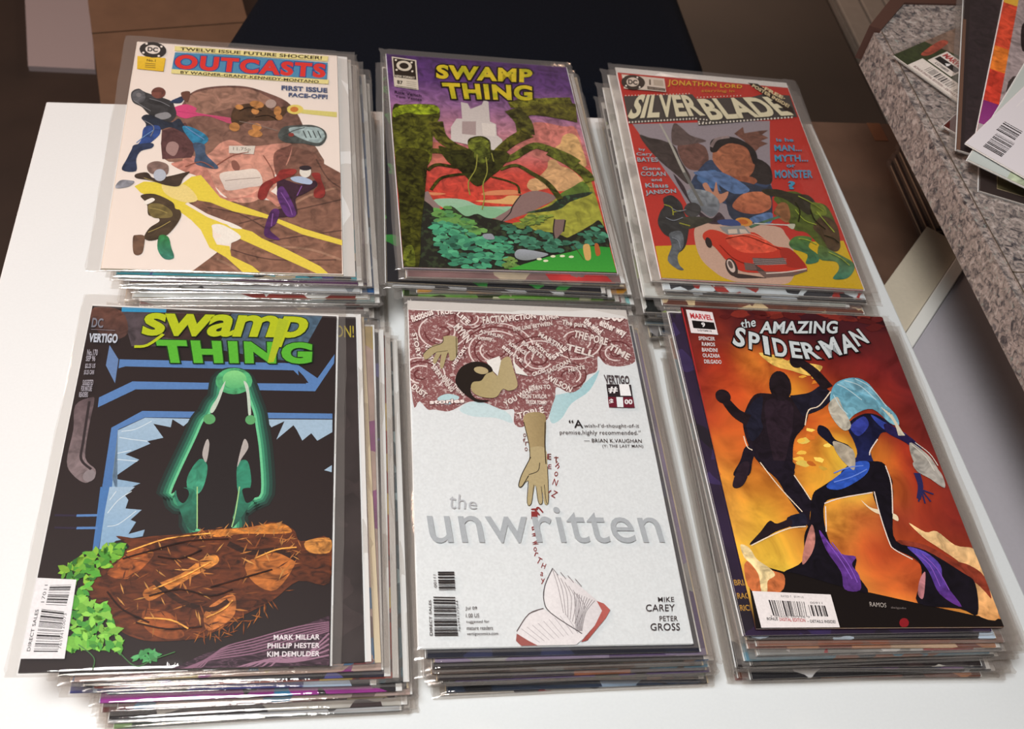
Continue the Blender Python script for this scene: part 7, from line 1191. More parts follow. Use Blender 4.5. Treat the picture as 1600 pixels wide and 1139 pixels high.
['title',[['t','the','b4b8bc',-0.002,None,0.031,1.05,'f',[23.0,155.1,40.9,160.1,39.9,167.7,21.9,167.3]],
['t','unwritten','aab0b4',0.004,None,0.031,1.05,'f',[6.6,165.0,160.0,166.0,162.2,191.5,9.3,191.7]]]],
['review_text',[['t','“A','2a2628',0.01,None,0.031,1.05,'f',[109.4,96.3,119.4,96.1,119.0,102.8,108.8,103.0]],
['t','wish-I’d-thought-of-it','3a3436',0.005,None,0.031,1.05,'f',[119.9,99.4,160.2,98.5,159.7,102.4,119.6,103.3]],
['t','premise,highly recommended.”','3a3436',0.005,None,0.031,1.05,'f',[101.8,105.3,160.4,104.1,159.9,108.5,101.5,109.6]],
['t','— BRIAN K.VAUGHAN','3a3436',0.01,None,0.031,1.05,'f',[118.2,111.7,159.9,111.2,159.6,114.2,118.1,114.7]],
['t','(Y: THE LAST MAN)','3a3436',0.005,None,0.031,1.05,'f',[130.8,116.3,160.2,115.8,159.8,118.7,130.4,119.3]]]],
['credits_text',[['t','MIKE','3a3436',0.007,None,0.031,1.05,'f',[150.3,229.2,160.9,229.2,160.5,232.4,150.0,232.4]],
['t','CAREY','3a3436',0.007,None,0.031,1.05,'f',[141.6,234.0,160.5,234.1,159.8,238.6,141.0,238.6]],
['t','PETER','3a3436',0.007,None,0.031,1.05,'f',[149.1,241.7,160.8,241.8,160.4,245.1,148.7,245.0]],
['t','GROSS','3a3436',0.007,None,0.031,1.05,'f',[142.4,246.4,161.3,246.5,160.6,251.2,141.8,251.0]],
['t','Jul 09','4a4648',0.005,None,0.031,1.05,'f',[28.6,234.1,35.6,234.1,35.5,236.7,28.5,236.7]],
['t','1.00 US','4a4648',0.005,None,0.031,1.05,'f',[28.6,238.5,36.7,238.6,36.5,241.1,28.5,241.1]],
['t','suggested for','4a4648',0.005,None,0.031,1.05,'f',[28.6,242.7,42.5,242.8,42.3,245.1,28.5,245.0]],
['t','mature readers','4a4648',0.005,None,0.031,1.05,'f',[28.6,246.4,44.4,246.5,44.3,249.0,28.5,248.9]],
['t','vertigocomics.com','4a4648',0.005,None,0.031,1.05,'f',[28.6,250.3,47.3,250.4,47.1,252.9,28.4,252.8]]]],
['publisher_logo',[['t','VERTIGO','4a4044',0.035,None,0.031,1.05,'f',[140.5,55.8,159.7,56.2,158.9,63.9,140.7,63.8]],
['p','2c2428',None,0,'f',[141.2,64.4,159.9,64.2,159.4,75.6,140.9,76.1]],
['p','6a2030',None,0,'f',[140.7,75.8,159.5,75.3,159.4,84.5,140.3,84.7]],
['t','#','e8e8e8',0.03,None,0.031,1.05,'f',[142.3,66.6,149.2,66.4,148.8,72.2,141.9,72.4]],
['t','1','f0f0f0',0.05,None,0.031,1.05,'f',[150.8,64.1,158.2,63.9,158.5,74.2,150.4,74.4]],
['p','e6ecee',None,0,'f',[147.0,75.6,151.9,75.5,151.0,84.4,146.4,84.5]],
['t','$','e8e8e8',0.03,None,0.031,1.05,'f',[141.4,77.5,144.6,77.4,144.0,82.6,140.9,82.7]],
['t','00','e8e8e8',0.04,None,0.031,1.05,'f',[152.8,77.5,158.7,77.3,158.2,81.7,152.3,81.8]]]],
['barcode',[['b',7,36,[9.3,252.2,9.5,227.3,22.7,227.7,23.2,252.3]],
['b',8,18,[13.0,223.4,12.9,211.2,23.0,211.2,23.1,223.4]],
['t','DIRECT SALES','3a3638',0.015,None,0.031,1.05,'f',[6.5,251.9,6.6,229.8,8.1,229.8,8.2,251.9]],
['t','00111','4a4648',0.0,None,0.031,1.05,'f',[10.2,221.7,9.9,213.2,11.5,213.2,12.0,221.7]],
['t','76194127544','4a4648',0.0,None,0.031,1.05,'f',[23.7,250.0,23.0,230.3,24.3,230.3,24.8,250.0]]]]],'spid': [['artwork',[['grid',['4a1c1c 5a1e1c 4e1a1e 42181e 3a1620 42181e 3a1620 30141c','6a2420 7a2a20 5a2020 6a2420 48181e 3a161e 4e1a1e 5a1c1e','8a2a20 a8341e d87a2c a83420 8a2a20 7a2420 7a2222 6a2022','a03422 c04a22 d8682a e0922e c25022 92301f 8a2820 6e2022','b04424 c85c28 d06428 c85424 d8742a a83a20 8a2a20 70221f','cc6e2c d0682a cc6428 d8862c eec040 d87a2c 9c3420 7a2622','d89038 d8862e d88830 e8a838 e8c24a cf6a2a 9a3420 802a22','e0a040 e4aa38 dc8a30 e09a3a d07034 b0482c 8e3020 7c2620','e4b040 ecbc40 dc9838 d87c34 c8542a c25228 9a3822 84301e','e4b24c eed048 e4b44a d88a3a cf6a30 c45a2c b85a2e d8924a','2a1612 6a3a20 c08030 e4ac44 e8b84a dc9a40 e0a044 d88a44']],
['n',21,16,['e8b848','d8742a','f0d060'],10,5,'dab','f',[54.8,125.9,81.2,107.0,94.1,118.7,87.2,142.3,59.3,148.7,54.4,137.5]],
['n',22,10,['e8a83c','e0862e'],12,5,'dab','f',[52.2,42.3,72.4,46.3,98.5,55.0,93.3,68.5,68.9,59.9]],
['p','e8c060',None,1,'r',[53.6,42.3,67.1,44.9,77.3,49.4,91.2,50.3,101.9,53.1,90.9,62.1,75.1,57.9,62.1,53.6]],
['n',23,26,['5a1c1c','6a2420','7a2a22'],16,7,'dab','f',[30.2,-0.2,166.9,1.1,164.1,23.3,127.9,3.8,67.9,6.2,30.9,10.6]],
['p','16100f',None,0,'f',[3.0,217.6,13.0,216.9,27.9,221.3,41.4,217.5,55.9,223.9,70.6,233.9,82.7,235.5,113.4,242.8,150.3,251.2,168.9,253.8,168.9,259.9,52.6,260.9,-1.9,260.1]],
['p','c87040',None,1,'r',[2.1,216.3,11.2,213.8,19.6,220.1,27.3,223.9,22.0,235.0,2.9,234.3]],
['p','f0d8a0',None,1,'r',[2.7,202.3,8.4,204.8,11.5,212.5,18.7,218.8,21.1,223.8,15.3,227.6,13.0,234.9,9.3,234.9,10.1,223.8,7.0,216.3,3.2,211.3]],
['p','ecc890',['e4a464','v'],1,'r',[127.2,185.0,137.1,191.8,145.6,191.1,155.4,201.3,166.9,203.3,167.8,208.0,169.7,226.6,166.5,253.2,151.8,250.6,153.7,239.4,157.1,234.3,155.0,216.1,143.4,204.1,134.2,196.0]],
['p','8a3826',None,1,'r',[113.0,198.9,133.6,201.4,149.8,212.1,160.4,216.1,168.0,224.0,167.0,239.4,163.8,234.3,158.4,227.9,142.2,221.4,125.6,216.1]],
['p','f0dcb8',None,1,'f',[97.6,167.8,102.6,173.4,110.1,175.4,119.9,178.8,119.5,183.7,113.9,180.3,105.3,177.6,100.1,172.7]],
['p','20161c',['1a1420','v'],1,'r',[40.1,82.3,52.8,80.2,68.7,82.6,76.1,85.5,79.6,93.2,73.0,107.3,61.7,119.8,55.8,137.4,53.4,149.1,39.8,149.4,28.8,136.8,25.4,118.0,27.8,101.5]],
['p','281c26',None,1,'r',[48.6,86.7,67.4,87.4,63.5,107.7,57.3,121.4,48.5,140.5,42.0,140.7,42.4,123.3,43.7,106.9]],
['p','1c1c2c',None,1,'r',[29.4,99.9,39.0,87.1,46.6,83.6,40.8,102.5,39.9,111.6,29.6,122.3,28.0,112.0]],
['s','20161c',[11,7],1,'r',[31.1,104.4,23.1,98.6,17.4,88.1]],
['p','20161c',None,0,'r',[20.8,87.6,19.5,89.1,17.8,90.1,16.0,90.5,14.2,90.3,12.6,89.5,11.4,88.2,10.6,86.5,10.4,84.6,10.8,82.6,11.6,80.8,13.0,79.3,14.7,78.3,16.5,77.9,18.3,78.1,19.9,78.9,21.1,80.2,21.9,81.9,22.1,83.8,21.7,85.8]],
['s','1c1a28',[19,12],1,'r',[70.7,90.4,87.3,85.0,100.0,74.7]],
['s','20161c',[10,8],1,'r',[100.5,73.1,93.2,58.6,85.5,50.6]],
['p','20161c',None,0,'r',[88.6,47.9,87.7,50.2,86.3,52.2,84.5,53.9,82.6,55.0,80.6,55.4,78.9,55.2,77.5,54.3,76.5,52.7,76.2,50.8,76.5,48.6,77.3,46.3,78.7,44.3,80.5,42.6,82.5,41.4,84.4,41.0,86.2,41.2,87.7,42.2,88.6,43.7,88.9,45.7]],
['p','1e161c',None,0,'r',[71.9,70.4,71.1,74.8,69.6,78.9,67.3,82.4,64.7,85.0,61.9,86.4,59.2,86.5,56.9,85.3,55.1,82.9,54.1,79.5,53.9,75.5,54.6,71.1,56.1,67.0,58.3,63.3,61.0,60.6,63.8,59.1,66.6,59.0,69.0,60.3,70.8,62.8,71.8,66.3]],
['p','1a1420',None,1,'r',[23.4,126.9,30.8,128.1,25.9,138.3,20.7,149.9,9.4,150.2,17.0,138.5]],
['p','281c26',None,1,'r',[16.2,141.3,23.2,139.6,19.2,151.4,13.6,158.7,8.1,160.2,7.7,156.0]],
['p','1a1420',None,1,'r',[31.2,139.4,55.7,138.7,53.6,149.1,57.9,160.6,60.9,169.1,56.6,180.3,53.9,189.9,50.9,181.8,44.4,166.6,40.1,152.4]],
['p','1c1c2c',None,1,'r',[40.5,181.9,53.0,179.0,51.7,188.6,40.1,188.7]],
['p','20161c',None,1,'r',[8.9,202.2,18.6,193.0,26.9,184.8,31.6,186.8,41.5,183.3,41.5,188.0,28.8,192.9,17.1,199.6]],
['s','f0dcc0',0.8,1,'f',[73.0,107.3,79.3,94.0,88.8,89.7,101.6,76.3]],
['s','f0dcc0',0.8,1,'f',[53.6,149.1,57.9,160.6,60.5,168.4]],
['s','f0dcc0',0.8,1,'f',[31.2,139.4,40.0,158.1,52.0,177.6]],
['s','f0dcc0',0.8,1,'f',[10.0,202.9,25.6,195.6,39.7,190.1,51.7,188.6]],
['s','f0dcc0',0.8,1,'f',[24.1,118.1,24.7,126.8,27.9,129.6]],
['p','141426',['1c2458','v'],1,'r',[106.0,106.1,120.2,96.2,131.5,95.8,140.3,103.3,143.4,110.9,132.1,111.3,125.8,117.6,116.9,128.4,114.7,147.7,88.0,148.3,104.6,133.2,106.9,121.3]],
['p','34409a',None,1,'r',[108.8,106.0,121.1,97.8,122.8,105.5,112.9,115.0,108.3,112.2]],
['p','3446a0',None,1,'r',[127.3,96.0,137.5,103.4,149.9,112.2,147.4,115.4,133.1,108.2]],
['p','241c48',None,1,'r',[137.5,103.4,154.0,116.7,158.9,130.2,154.7,130.3,147.2,120.0,134.9,111.2]],
['p','141426',None,1,'r',[83.9,106.9,89.9,109.8,92.7,118.7,101.0,123.0,103.2,128.8,91.9,126.2,84.6,119.0,80.9,113.1]],
['p','120e18',None,1,'r',[72.2,157.5,98.7,142.1,108.5,137.3,122.8,136.9,125.4,146.0,124.0,156.4,107.9,161.1,83.3,165.9,69.7,171.1,64.9,192.5,68.1,208.4,80.2,211.0,77.0,221.3,81.4,235.5,63.8,231.4,36.3,222.6,27.9,221.3,42.4,213.7,48.6,195.4,55.4,184.5,62.8,164.8]],
['p','2c52b0',None,1,'r',[74.9,157.4,88.9,146.8,102.9,137.5,112.8,137.2,108.5,146.4,94.6,155.5,82.3,160.2]],
['p','120e18',None,1,'r',[108.8,160.4,124.0,156.4,117.4,178.1,113.0,198.9,132.1,205.5,152.9,221.4,159.2,229.2,152.5,250.6,141.6,246.8,113.4,242.8,121.8,226.5,123.9,213.5,109.8,204.3,107.7,198.9,107.8,178.3]],
['p','6a3c9a',['5a3480','v'],1,'r',[60.1,191.2,64.3,199.2,70.6,208.4,80.4,210.4,76.0,216.2,78.7,223.9,76.2,234.0,65.7,233.3,66.8,221.3,61.1,205.9]],
['p','5a4ab0',['5a2c78','v'],1,'r',[119.6,202.9,131.6,206.8,138.9,216.1,137.1,227.8,143.4,245.5,131.1,236.7,129.0,221.4,124.8,210.9]],
['p','b87a70',None,1,'r',[56.0,187.2,55.6,198.0,50.1,208.5,41.7,216.3,46.5,203.3]],
['p','b87a80',None,1,'r',[120.5,226.5,126.3,221.4,118.5,239.2,115.6,236.6]],
['s','f0e0d4',0.8,1,'f',[69.7,171.1,83.1,166.6,107.7,161.8]],
['s','f0e0d4',0.8,1,'f',[109.3,161.1,107.8,178.3,107.7,198.9,109.6,204.9,120.4,212.2]],
['s','f0e0d4',0.8,1,'f',[69.8,173.2,64.9,192.5]],
['s','f0e0d4',0.8,1,'f',[124.6,139.9,124.1,154.9,117.4,178.1]],
['s','f0e0d4',0.8,1,'f',[125.8,117.6,117.4,126.9,115.2,131.4]],
['p','5a98b0',['7ab0c0','v'],1,'r',[98.6,84.5,105.2,71.2,114.2,65.0,126.3,62.7,134.7,68.1,140.1,82.6,147.3,95.2,146.9,104.6,140.3,103.3,130.2,91.1,114.5,96.5,103.3,106.2,98.2,100.2]],
['p','7ab0c4',None,1,'r',[108.6,69.4,121.7,63.8,133.0,69.1,138.6,82.7,128.6,78.3,116.3,72.3]],
['p','b9b4a4',None,1,'r',[95.8,89.4,105.2,81.0,106.6,90.5,108.8,106.0,101.9,110.9,96.3,101.9]],
['s','d8d0b8',0.9,1,'f',[137.9,89.2,143.7,101.6,143.7,114.0]],
['s','d8d0b8',0.9,1,'f',[139.4,90.7,144.5,103.4,144.8,114.0]],
['s','d8d0b8',0.9,1,'f',[140.9,92.2,145.3,105.3,146.0,113.9]],
['s','d8d0b8',0.9,1,'f',[142.4,93.8,146.1,107.1,147.1,113.9]],
['s','d8d0b8',0.9,1,'f',[143.9,95.3,146.8,109.0,148.2,113.8]],
['p','a8a49a',None,1,'r',[150.0,119.9,157.7,125.7,162.9,134.5,163.9,146.5,152.9,146.8,147.5,134.9]],
['p','a8a49c',None,1,'r',[147.2,136.3,158.9,136.0,165.6,145.0,164.0,157.1,155.3,149.8,147.4,143.9]],
['p','a89e8c',None,1,'r',[90.9,120.3,103.7,127.3,100.1,143.4,95.6,140.7,90.6,130.7]],
['s','2a2858',[5,3],1,'f',[146.8,145.4,145.9,155.9,140.8,166.3]],
['s','2a2858',1.2,1,'f',[145.5,158.9,140.0,168.5]],
['s','2a2858',1.2,1,'f',[145.5,158.9,144.4,169.9]],
['s','2a2858',1.2,1,'f',[145.5,158.9,149.1,168.3]],
['s','2a2858',1.2,1,'f',[145.5,158.9,153.4,162.4]],
['p','8a1c24',None,0,'f',[102.4,256.1,101.9,257.1,101.2,258.0,100.2,258.6,99.1,259.1,98.1,259.2,97.1,259.0,96.4,258.6,95.9,257.9,95.7,257.0,95.9,256.1,96.4,255.1,97.2,254.2,98.1,253.6,99.2,253.1,100.2,253.0,101.2,253.2,101.9,253.6,102.4,254.3,102.6,255.2]],
['t','RAMOS','b4aca4',0.0,None,0.031,1.05,'f',[80.0,242.0,91.2,242.9,90.4,245.9,79.4,245.1]],
['t','delgado','7a706c',0.0,None,0.031,1.05,'f',[93.7,245.2,104.0,245.7,103.6,247.4,93.4,246.9]],
['p','b02a32',None,0,'f',[-1.7,1.7,1.0,2.3,-0.6,147.4,0.4,150.4,-1.3,150.4]],
['s','c4dce0',0.7,1,'f',[108.6,69.4,115.8,74.0,124.2,83.3]],
['s','c4dce0',0.7,1,'f',[115.4,65.8,126.9,70.2,135.7,82.8]],
['s','c4dce0',0.7,1,'f',[102.8,79.5,105.2,90.6,108.9,96.7]],
['s','c4dce0',0.7,1,'f',[124.6,63.7,135.1,71.4,142.3,89.0]],
['s','d8d4c8',0.7,1,'f',[150.9,121.4,158.4,131.7,161.0,143.4]],
['s','d8d4c8',0.7,1,'f',[154.3,119.7,162.3,128.6,165.4,138.9]],
['s','6a8ae0',0.8,1,'f',[83.4,147.0,95.9,142.2,107.6,140.4]],
['s','6a8ae0',0.8,1,'f',[81.2,154.4,96.4,149.6,109.4,143.3]],
['s','8a5ac0',0.7,1,'f',[63.0,199.2,69.1,213.6,72.9,226.4]],
['s','8a5ac0',0.7,1,'f',[66.5,200.5,73.4,216.2,75.9,229.0]],
['s','8a5ac0',0.7,1,'f',[123.1,208.2,130.9,216.1,133.0,231.6]],
['s','8a5ac0',0.7,1,'f',[128.4,208.2,135.2,218.7,138.6,234.2]]]],
['title',[['t','the','c8d2d4',0.015,'181012',0.074,1.05,'f',[45.2,11.7,58.9,7.2,56.9,17.0,44.8,19.9]],
['t','AMAZING','c8d2d4',0.03,'181012',0.093,1.05,'f',[62.3,11.6,127.7,7.1,123.1,20.2,58.2,24.0]],
['t','S','c8d2d4',0.03,'181012',0.081,1.05,'f',[41.4,17.8,48.5,20.0,42.4,39.2,33.3,36.0]],
['t','P','c8d2d4',0.03,'181012',0.081,1.05,'f',[49.8,22.1,58.9,24.6,52.6,41.6,46.1,39.3]],
['t','I','c8d2d4',0.03,'181012',0.081,1.05,'f',[60.1,25.6,64.1,26.8,61.7,44.8,57.8,43.7]],
['t','D','c8d2d4',0.03,'181012',0.081,1.05,'f',[67.1,27.3,78.3,29.7,75.5,46.4,65.8,45.3]],
['t','E','c8d2d4',0.03,'181012',0.081,1.05,'f',[80.6,29.9,89.3,30.8,87.3,46.8,78.9,46.2]],
['t','R','c8d2d4',0.03,'181012',0.081,1.05,'f',[89.3,30.8,99.8,30.5,103.1,46.2,89.6,47.0]],
['t','·','c8d2d4',0.03,'181012',0.081,1.05,'f',[100.9,33.4,104.6,33.2,104.1,37.6,100.4,37.8]],
['t','M','c8d2d4',0.03,'181012',0.081,1.05,'f',[104.3,29.2,119.1,23.6,121.3,41.1,108.8,45.2]],
['t','A','c8d2d4',0.03,'181012',0.081,1.05,'f',[122.4,22.3,133.5,19.1,135.9,37.4,122.6,40.6]],
['t','N','c8d2d4',0.03,'181012',0.081,1.05,'f',[132.8,17.7,142.6,14.2,147.9,27.9,136.9,32.5]]]],
['publisher_logo',[['p','e4dcdc',None,0,'f',[3.3,3.5,24.3,4.9,24.3,27.2,3.0,26.5]],
['t','MARVEL','b83038',0.04,None,0.031,1.05,'f',[5.6,6.6,23.2,7.9,22.9,13.2,5.6,12.3]],
['p','141012',None,0,'f',[5.9,14.1,23.4,15.3,23.3,22.4,5.8,21.8]],
['t','9','e8e8e8',0.025,None,0.031,1.05,'f',[13.1,15.7,15.9,15.8,15.6,20.4,12.8,20.3]],
['t','LGY#810','3a3234',0.02,None,0.031,1.05,'f',[9.0,22.6,19.8,23.3,19.7,25.1,8.9,24.7]]]],
['credits_text',[['t','SPENCER','d4cccc',0.03,None,0.031,1.05,'f',[8.2,29.6,21.1,29.5,20.6,33.3,7.8,33.4]],
['t','RAMOS','d4cccc',0.03,None,0.031,1.05,'f',[9.7,35.0,19.9,35.1,19.5,38.8,9.2,38.8]],
['t','BANDINI','d4cccc',0.03,None,0.031,1.05,'f',[8.6,40.5,20.8,40.5,20.3,44.2,8.2,44.3]],
['t','OLAZABA','d4cccc',0.03,None,0.031,1.05,'f',[8.1,45.9,21.6,45.8,21.1,49.5,7.7,49.6]],
['t','DELGADO','d4cccc',0.03,None,0.031,1.05,'f',[8.1,51.6,21.5,51.5,21.1,55.2,7.7,55.3]]]],
['barcode',[['p','ece6e4',None,0,'f',[2.7,234.9,54.8,237.3,54.6,260.9,3.1,261.4]],
['b',9,34,[12.1,240.9,35.5,242.1,34.8,252.1,12.7,251.2]],
['b',10,16,[37.6,244.2,49.0,244.8,49.1,252.0,37.6,251.6]],
['t','RATED T   $3.99 US','5a5456',0.0,None,0.031,1.05,'f',[21.1,237.6,36.0,238.4,35.9,239.9,21.0,239.3]],
['t','00911','4a4446',0.0,None,0.031,1.05,'f',[39.4,242.1,47.5,242.4,47.3,243.8,39.3,243.5]],
['t','7 09606 08936 9','4a4446',0.0,None,0.031,1.05,'f',[10.4,251.1,36.6,251.6,36.5,253.0,10.6,252.3]],
['t','BONUS','2a2426',0.025,None,0.031,1.05,'f',[8.0,252.3,15.3,252.4,15.0,254.5,8.0,254.1]],
['t','DIGITAL EDITION','b02a30',0.025,None,0.031,1.05,'f',[16.2,252.6,33.0,253.2,32.9,255.6,16.1,254.7]],
['t','– DETAILS INSIDE!','2a2426',0.025,None,0.031,1.05,'f',[34.0,254.0,52.8,254.4,52.7,256.5,34.0,255.8]]]]]}
NV = ['14182a', '1a2034', '2a3050']; PUR = ['4a2a6a', '2a2030', '9a8aa8']; BLK = ['141214', '1c1a1e', '3a3840']; WHT = ['d8dad8', 'c8ccd0', '8a3a34']
build_stack('out', 20, [(9, -1, .3, ['3fa0b0', '1c1c22', '3a2a8a', 'c8b89a']), (12, -2, -.6, ['5a3a5a', '2a1c2c', '8a9aa0']), (16, -1, .6, ['4a3650', '2c2030', '9a90a0']), (14, -3, -.8, ['c8ccd0', '8a9098', '30343c']), (22, -2, .3, ['2a5a90', '1c2838', '9ab4c8']), (17, -5, .5, WHT), (24, -4, -.4, ['2a3a3c', '8aa0a0', '1a1c20']), (20, -5, .8, WHT)], (26, -6), dict(stock='e8dcd2', bag=(.194, .270, .003), boardext=(.009, .002), pages=PAPER_Y), 3)
build_stack('sw87', 18, [(3, -6, -.2, ['8a6a68', '2a5aa0', 'c83a3a', 'b8a890']), (5, -5, -1.2, ['20262a', '8a948c', '14181c']), (-8, -8, -2.2, ['1a1c22', '2a7a34', '14141a']), (-2, -9, -2.4, ['16161e', '1c1c26', 'c8ccd0']), (10, -7, .4, ['c89030', '4a7aa0', '8a8070']), (2, -10, -.8, ['6aa044', '30401c', 'c8cca8']), (6, -10, .2, ['1a1c2a', '7a2034', '202430']), (14, -9, .3, ['8ac0c0', '1c2430', 'b0c8c8'])], (18, -10), dict(stock='4a2a66', bag=(.180, .270, 0)), 4)
build_stack('silver', 19, [(-7, 1, .3, ['d8d8d4', 'd0d0cc', 'c4c4c0']), (2, -4, .6, ['c8d0d4', 'a83a34', '3a3a3e']), (5, -5, .2, ['101014', '18181c', 'b0b8c0']), (-11, -6, 0, ['c4c8c4', 'b8bcb8', 'acb0aa']), (4, -10, .2, ['6a4034', '7a4a38', 'd0b890']), (8, -11, -.4, ['8a6a50', '2a2420', 'b09070']), (-10, -12, .4, ['141a1a', '8aa83a', 'd8dcd8'])], (6, -10), dict(stock='b5332a', bag=(.188, .276, .0025), boardext=(.002, .0105)), 5)
build_stack('sw170', 16, [(17, 1, 1.4, ['3a3232', '3a3232', '443a3a'], [['title', [['t', 'ON!', 'b8a83a', .01, None, .1, 1.0, 'f', [153, 8, 166.5, 8, 166.5, 19, 153, 19]]]]]), (21, 0, 2.2, ['c8aaa0', '3a78a8', '7a5a58', '8a3a40']), (28, -1, .8, ['d0b4a8', '9a3a8a', 'c8b070']), (31, -3, .2, ['14121c', '1c1a30', '4a4a8a']), (36, -3, .2, ['a83a28', 'e0c060', '5a1c18']), (24, -5, -.4, ['3a3c80', 'b0c4dc', '2c2c30']), (42, -4, .4, ['2a5a6a', '16242a', 'a0c0c8']), (38, -8, .2, ['9a2a90', '2a80b0', '1c141c']), (44, -6, .5, ['3a3438', '8a8a8a', '141414']), (46, -9, .6, ['c0a8a0', '2a8ab0', '60282c'])], (50, -14), dict(stock='241819', bag=(.182, .272, 0)), 6)
build_stack('unw', 16, [(4, -4, .2, NV), (9, -5, .3, ['8a7aa0', '4a2a6a', 'a0a0a0']), (7, -7, .6, ['18141a', '141216', '4a4648']), (12, -6, .2, ['b08a80', '3a6a9a', '141a20']), (8, -8, .3, ['5a4a44', '3a2a28', '6a6a6a']), (14, -7, -.3, ['2a90b8', '101418', '4a3a30']), (11, -9, .6, ['28222a', 'a05a38', '3a3040']), (15, -9, .4, ['4a2a7a', '141218', '2a2030'])], (20, -10), dict(stock='e6ecee', bag=(.176, .2755, .001), boardext=(.001, .0105)), 7)
build_stack('spid', 17, [(-8, -2, .5, ['2a1a3a', '3a2a5a', '1c1424'], [['credits_text', [['t', w_, 'b88a3a', .02, None, .1, 1.0, 'f', [1.5, y_, 1.5 + l_, y_, 1.5 + l_, y_ + 4, 1.5, y_ + 4]] for w_, y_, l_ in (('BRIAN', 222, 13), ('RACC', 231, 11), ('RICH', 239, 9))]]]), (-3, -4, -.3, ['12141c', '1a1c28', 'c8dcf0']), (3, -6, .2, ['8a6050', '9a5a40', '2a1c1c']), (0, -7, -.5, ['c88a60', '7a3a2a', 'd8b898']), (4, -8, .8, ['9a9a98', 'b03038', 'e0e0e0']), (6, -8, .3, ['7a7a7c', '2a2a2c', 'a8a8a8']), (-2, -9, .6, ['5a8aa0', '2a3a44', '8a5a48']), (2, -10, 1.0, ['14120f', '1c1814', '3a2c20'])], (6, -12), dict(stock='3a1418', bag=(.184, .266, .001), nobag=True, board=False), 8)

# ---------------------------------------------------------------- comics on the granite counter
def counter_comic(x, y, ang, z, label, stock, groups, **k):
    """x, y: world place of the comic's lower left corner; ang: direction of its lower edge in degrees"""
    a = R(ang); cx_ = x + CW / 2 * math.cos(a) - CH / 2 * math.sin(a); cy_ = y + CW / 2 * math.sin(a) + CH / 2 * math.cos(a)
    M = Matrix.Translation((cx_, cy_, z)) @ Matrix.Rotation(a, 4, 'Z')
    return comic(M, .0030, simple('cover_stock', stock, .35), label, 'comics on the granite counter', groups=groups, gain=CG, **k)
def q4(x0, y0, x1, y1): return [x0, y0, x1, y0, x1, y1, x0, y1]
def pp(col, pts, m='f', s=0, g=None): return ['p', col, g, s, m, pts]
def tt(txt, col, q, bold=.05, out=None, ow=.1): return ['t', txt, col, bold, out, ow, 1.0, 'f', q]
CG = 1.0
# green comic, number 4
counter_comic(0.2733, 0.8029, -44.6, 0.1436, 'bagged dark green comic with a barcode and a small number 4 box, on granite counter', '3a3e2a', [
 ['artwork', [pp('2f3a1c', q4(0, 150, 168, 259), 'r'), pp('7a6456', [0, 0, 168, 0, 168, 150, 90, 165, 60, 190, 0, 215], 'r'), pp('151a2c', [60, 130, 168, 60, 168, 200, 100, 190], 'r'), pp('2c5a68', [50, 195, 168, 196, 168, 206, 60, 204], 'r'), pp('6a7438', [100, 205, 168, 200, 168, 235, 110, 225], 'r', 1), pp('a04a38', [6, 200, 12, 196, 16, 226, 11, 234], 'r', 1)]],
 ['barcode', [pp('e4dcd4', q4(16, 238, 78, 259)), ['b', 31, 30, q4(28, 241, 56, 251)], ['b', 32, 12, q4(60, 241, 74, 251)], tt('BONUS DIGITAL EDITION – DETAILS INSIDE!', '6a3a3a', q4(20, 253, 74, 256), .02)]],
 ['publisher_logo', [pp('e4dcd4', q4(20, 208, 46, 236)), tt('MARVEL', 'b03a3a', q4(22, 210, 44, 218)), pp('141214', q4(21.5, 220, 44.5, 228)), tt('4', 'f0f0f0', q4(31, 221, 35, 227)), tt('LGY#805', '4a4648', q4(26, 230, 40, 234), .02)]]], seed=1, pages=PAPER)
counter_comic(0.3047, 0.7098, -33.7, 0.1469, 'dark red comic with a small white barcode box, half hidden on the granite counter', '4a1c18', [
 ['barcode', [pp('d8ccc0', q4(9, 215, 50, 250)), ['b', 33, 20, [16, 246, 16, 222, 30, 222, 30, 246]]]]], nobag=True, seed=2)
counter_comic(0.3101, 0.6771, -8.9, 0.1502, 'black comic with a grey stripe between its neighbours on the granite counter', '241a1c', [['artwork', [pp('2a2024', q4(6, 0, 168, 259), 'r'), pp('6a4c3c', q4(0, 60, 3, 259)), pp('4a4450', q4(36, 0, 46, 250)), pp('8a7a6c', q4(46, 0, 120, 259), 'r')]]], seed=0)
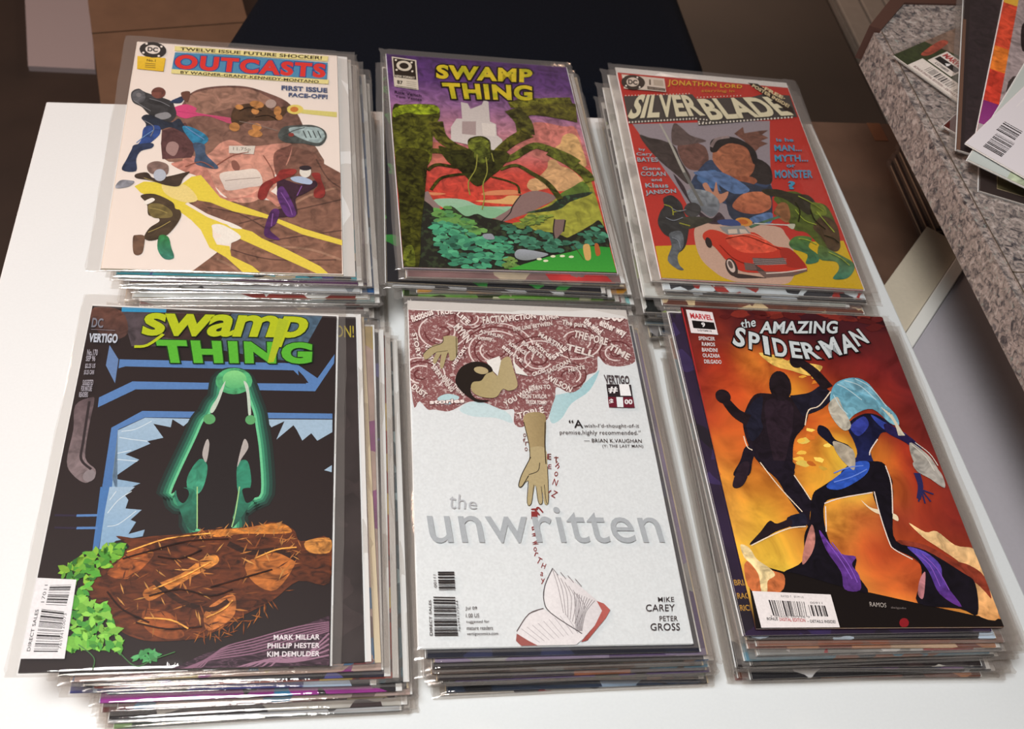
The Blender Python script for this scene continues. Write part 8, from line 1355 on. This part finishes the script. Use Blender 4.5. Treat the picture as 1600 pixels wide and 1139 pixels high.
counter_comic(0.3253, 0.6898, -14.5, 0.1535, 'comic with a red and orange spine strip and grey artwork on the granite counter', 'b04030', [
 ['artwork', [pp('d8a83c', q4(0, 0, 13, 60)), pp('c84830', q4(0, 30, 13, 110), 'r'), pp('d8762c', q4(0, 110, 13, 150), 'r'), pp('c03c2c', q4(0, 150, 13, 200), 'r'), pp('7a2a6a', q4(0, 200, 13, 235), 'f', 0, ['8a3a7a', 'v']), pp('a8a0a0', q4(0, 235, 13, 259)),
   pp('9a8c8c', q4(13, 0, 168, 259), 'r'), pp('2a2022', [20, 60, 30, 50, 34, 90, 24, 104], 'r', 1), pp('2a2022', [36, 70, 60, 66, 66, 100, 40, 110], 'r', 1), pp('3a3230', [20, 150, 60, 140, 70, 190, 24, 200], 'r', 1), pp('1c181a', q4(24, 14, 34, 20)), pp('1c181a', q4(20, 24, 30, 30))]]], nobag=True, seed=1)
counter_comic(.3285, .6447, -9, .1403, 'dark brown bagged comic book lowest beside the counter seam with white capital letters', '2a1e1c', [
 ['artwork', [pp('4a4424', q4(14, 232, 52, 250), 'r'), ['s', 'b0a080', .5, 0, 'f', [14, 232, 52, 232, 52, 250, 14, 250, 14, 232]]]], ['title', [tt('MAN', 'd8d0cc', q4(60, 236, 100, 250), .08)]]], seed=2)
counter_comic(0.3131, 0.6578, -25, 0.1568, 'pale blue-green comic book under the white one on the granite counter', 'b8c0bc', [['artwork', [pp('a8b49a', q4(32, 225, 120, 259), 'r'), pp('4a4c50', q4(10, 240, 30, 246))]]], nobag=True, seed=0)
counter_comic(0.3115, 0.6733, -33.5, 0.1601, 'white comic book with a barcode and purple letter, uppermost on the granite counter', 'd8d4d8', [
 ['artwork', [pp('3a2420', [20, 0, 168, 0, 168, 190, 60, 205, 12, 150], 'r'), pp('c89a78', [30, 160, 60, 190, 168, 180, 168, 205, 70, 212, 26, 200], 'r', 1), ['s', 'e0dcdc', .8, 0, 'f', [8, 0, 8, 178]]]],
 ['barcode', [['b', 35, 20, [12, 251, 12, 226, 28, 226, 28, 251]], ['b', 36, 10, [10, 222, 10, 206, 26, 206, 26, 222]]]],
 ['title', [pp('5a1c6a', [50, 222, 66, 212, 74, 222, 58, 232]), pp('5a1c6a', [66, 212, 110, 206, 112, 212, 74, 222]), pp('5a1c6a', [60, 234, 110, 230, 110, 236, 66, 244]), tt('DY', '6a666a', q4(74, 246, 80, 250), .01)]]], nobag=True, board=False, seed=1)
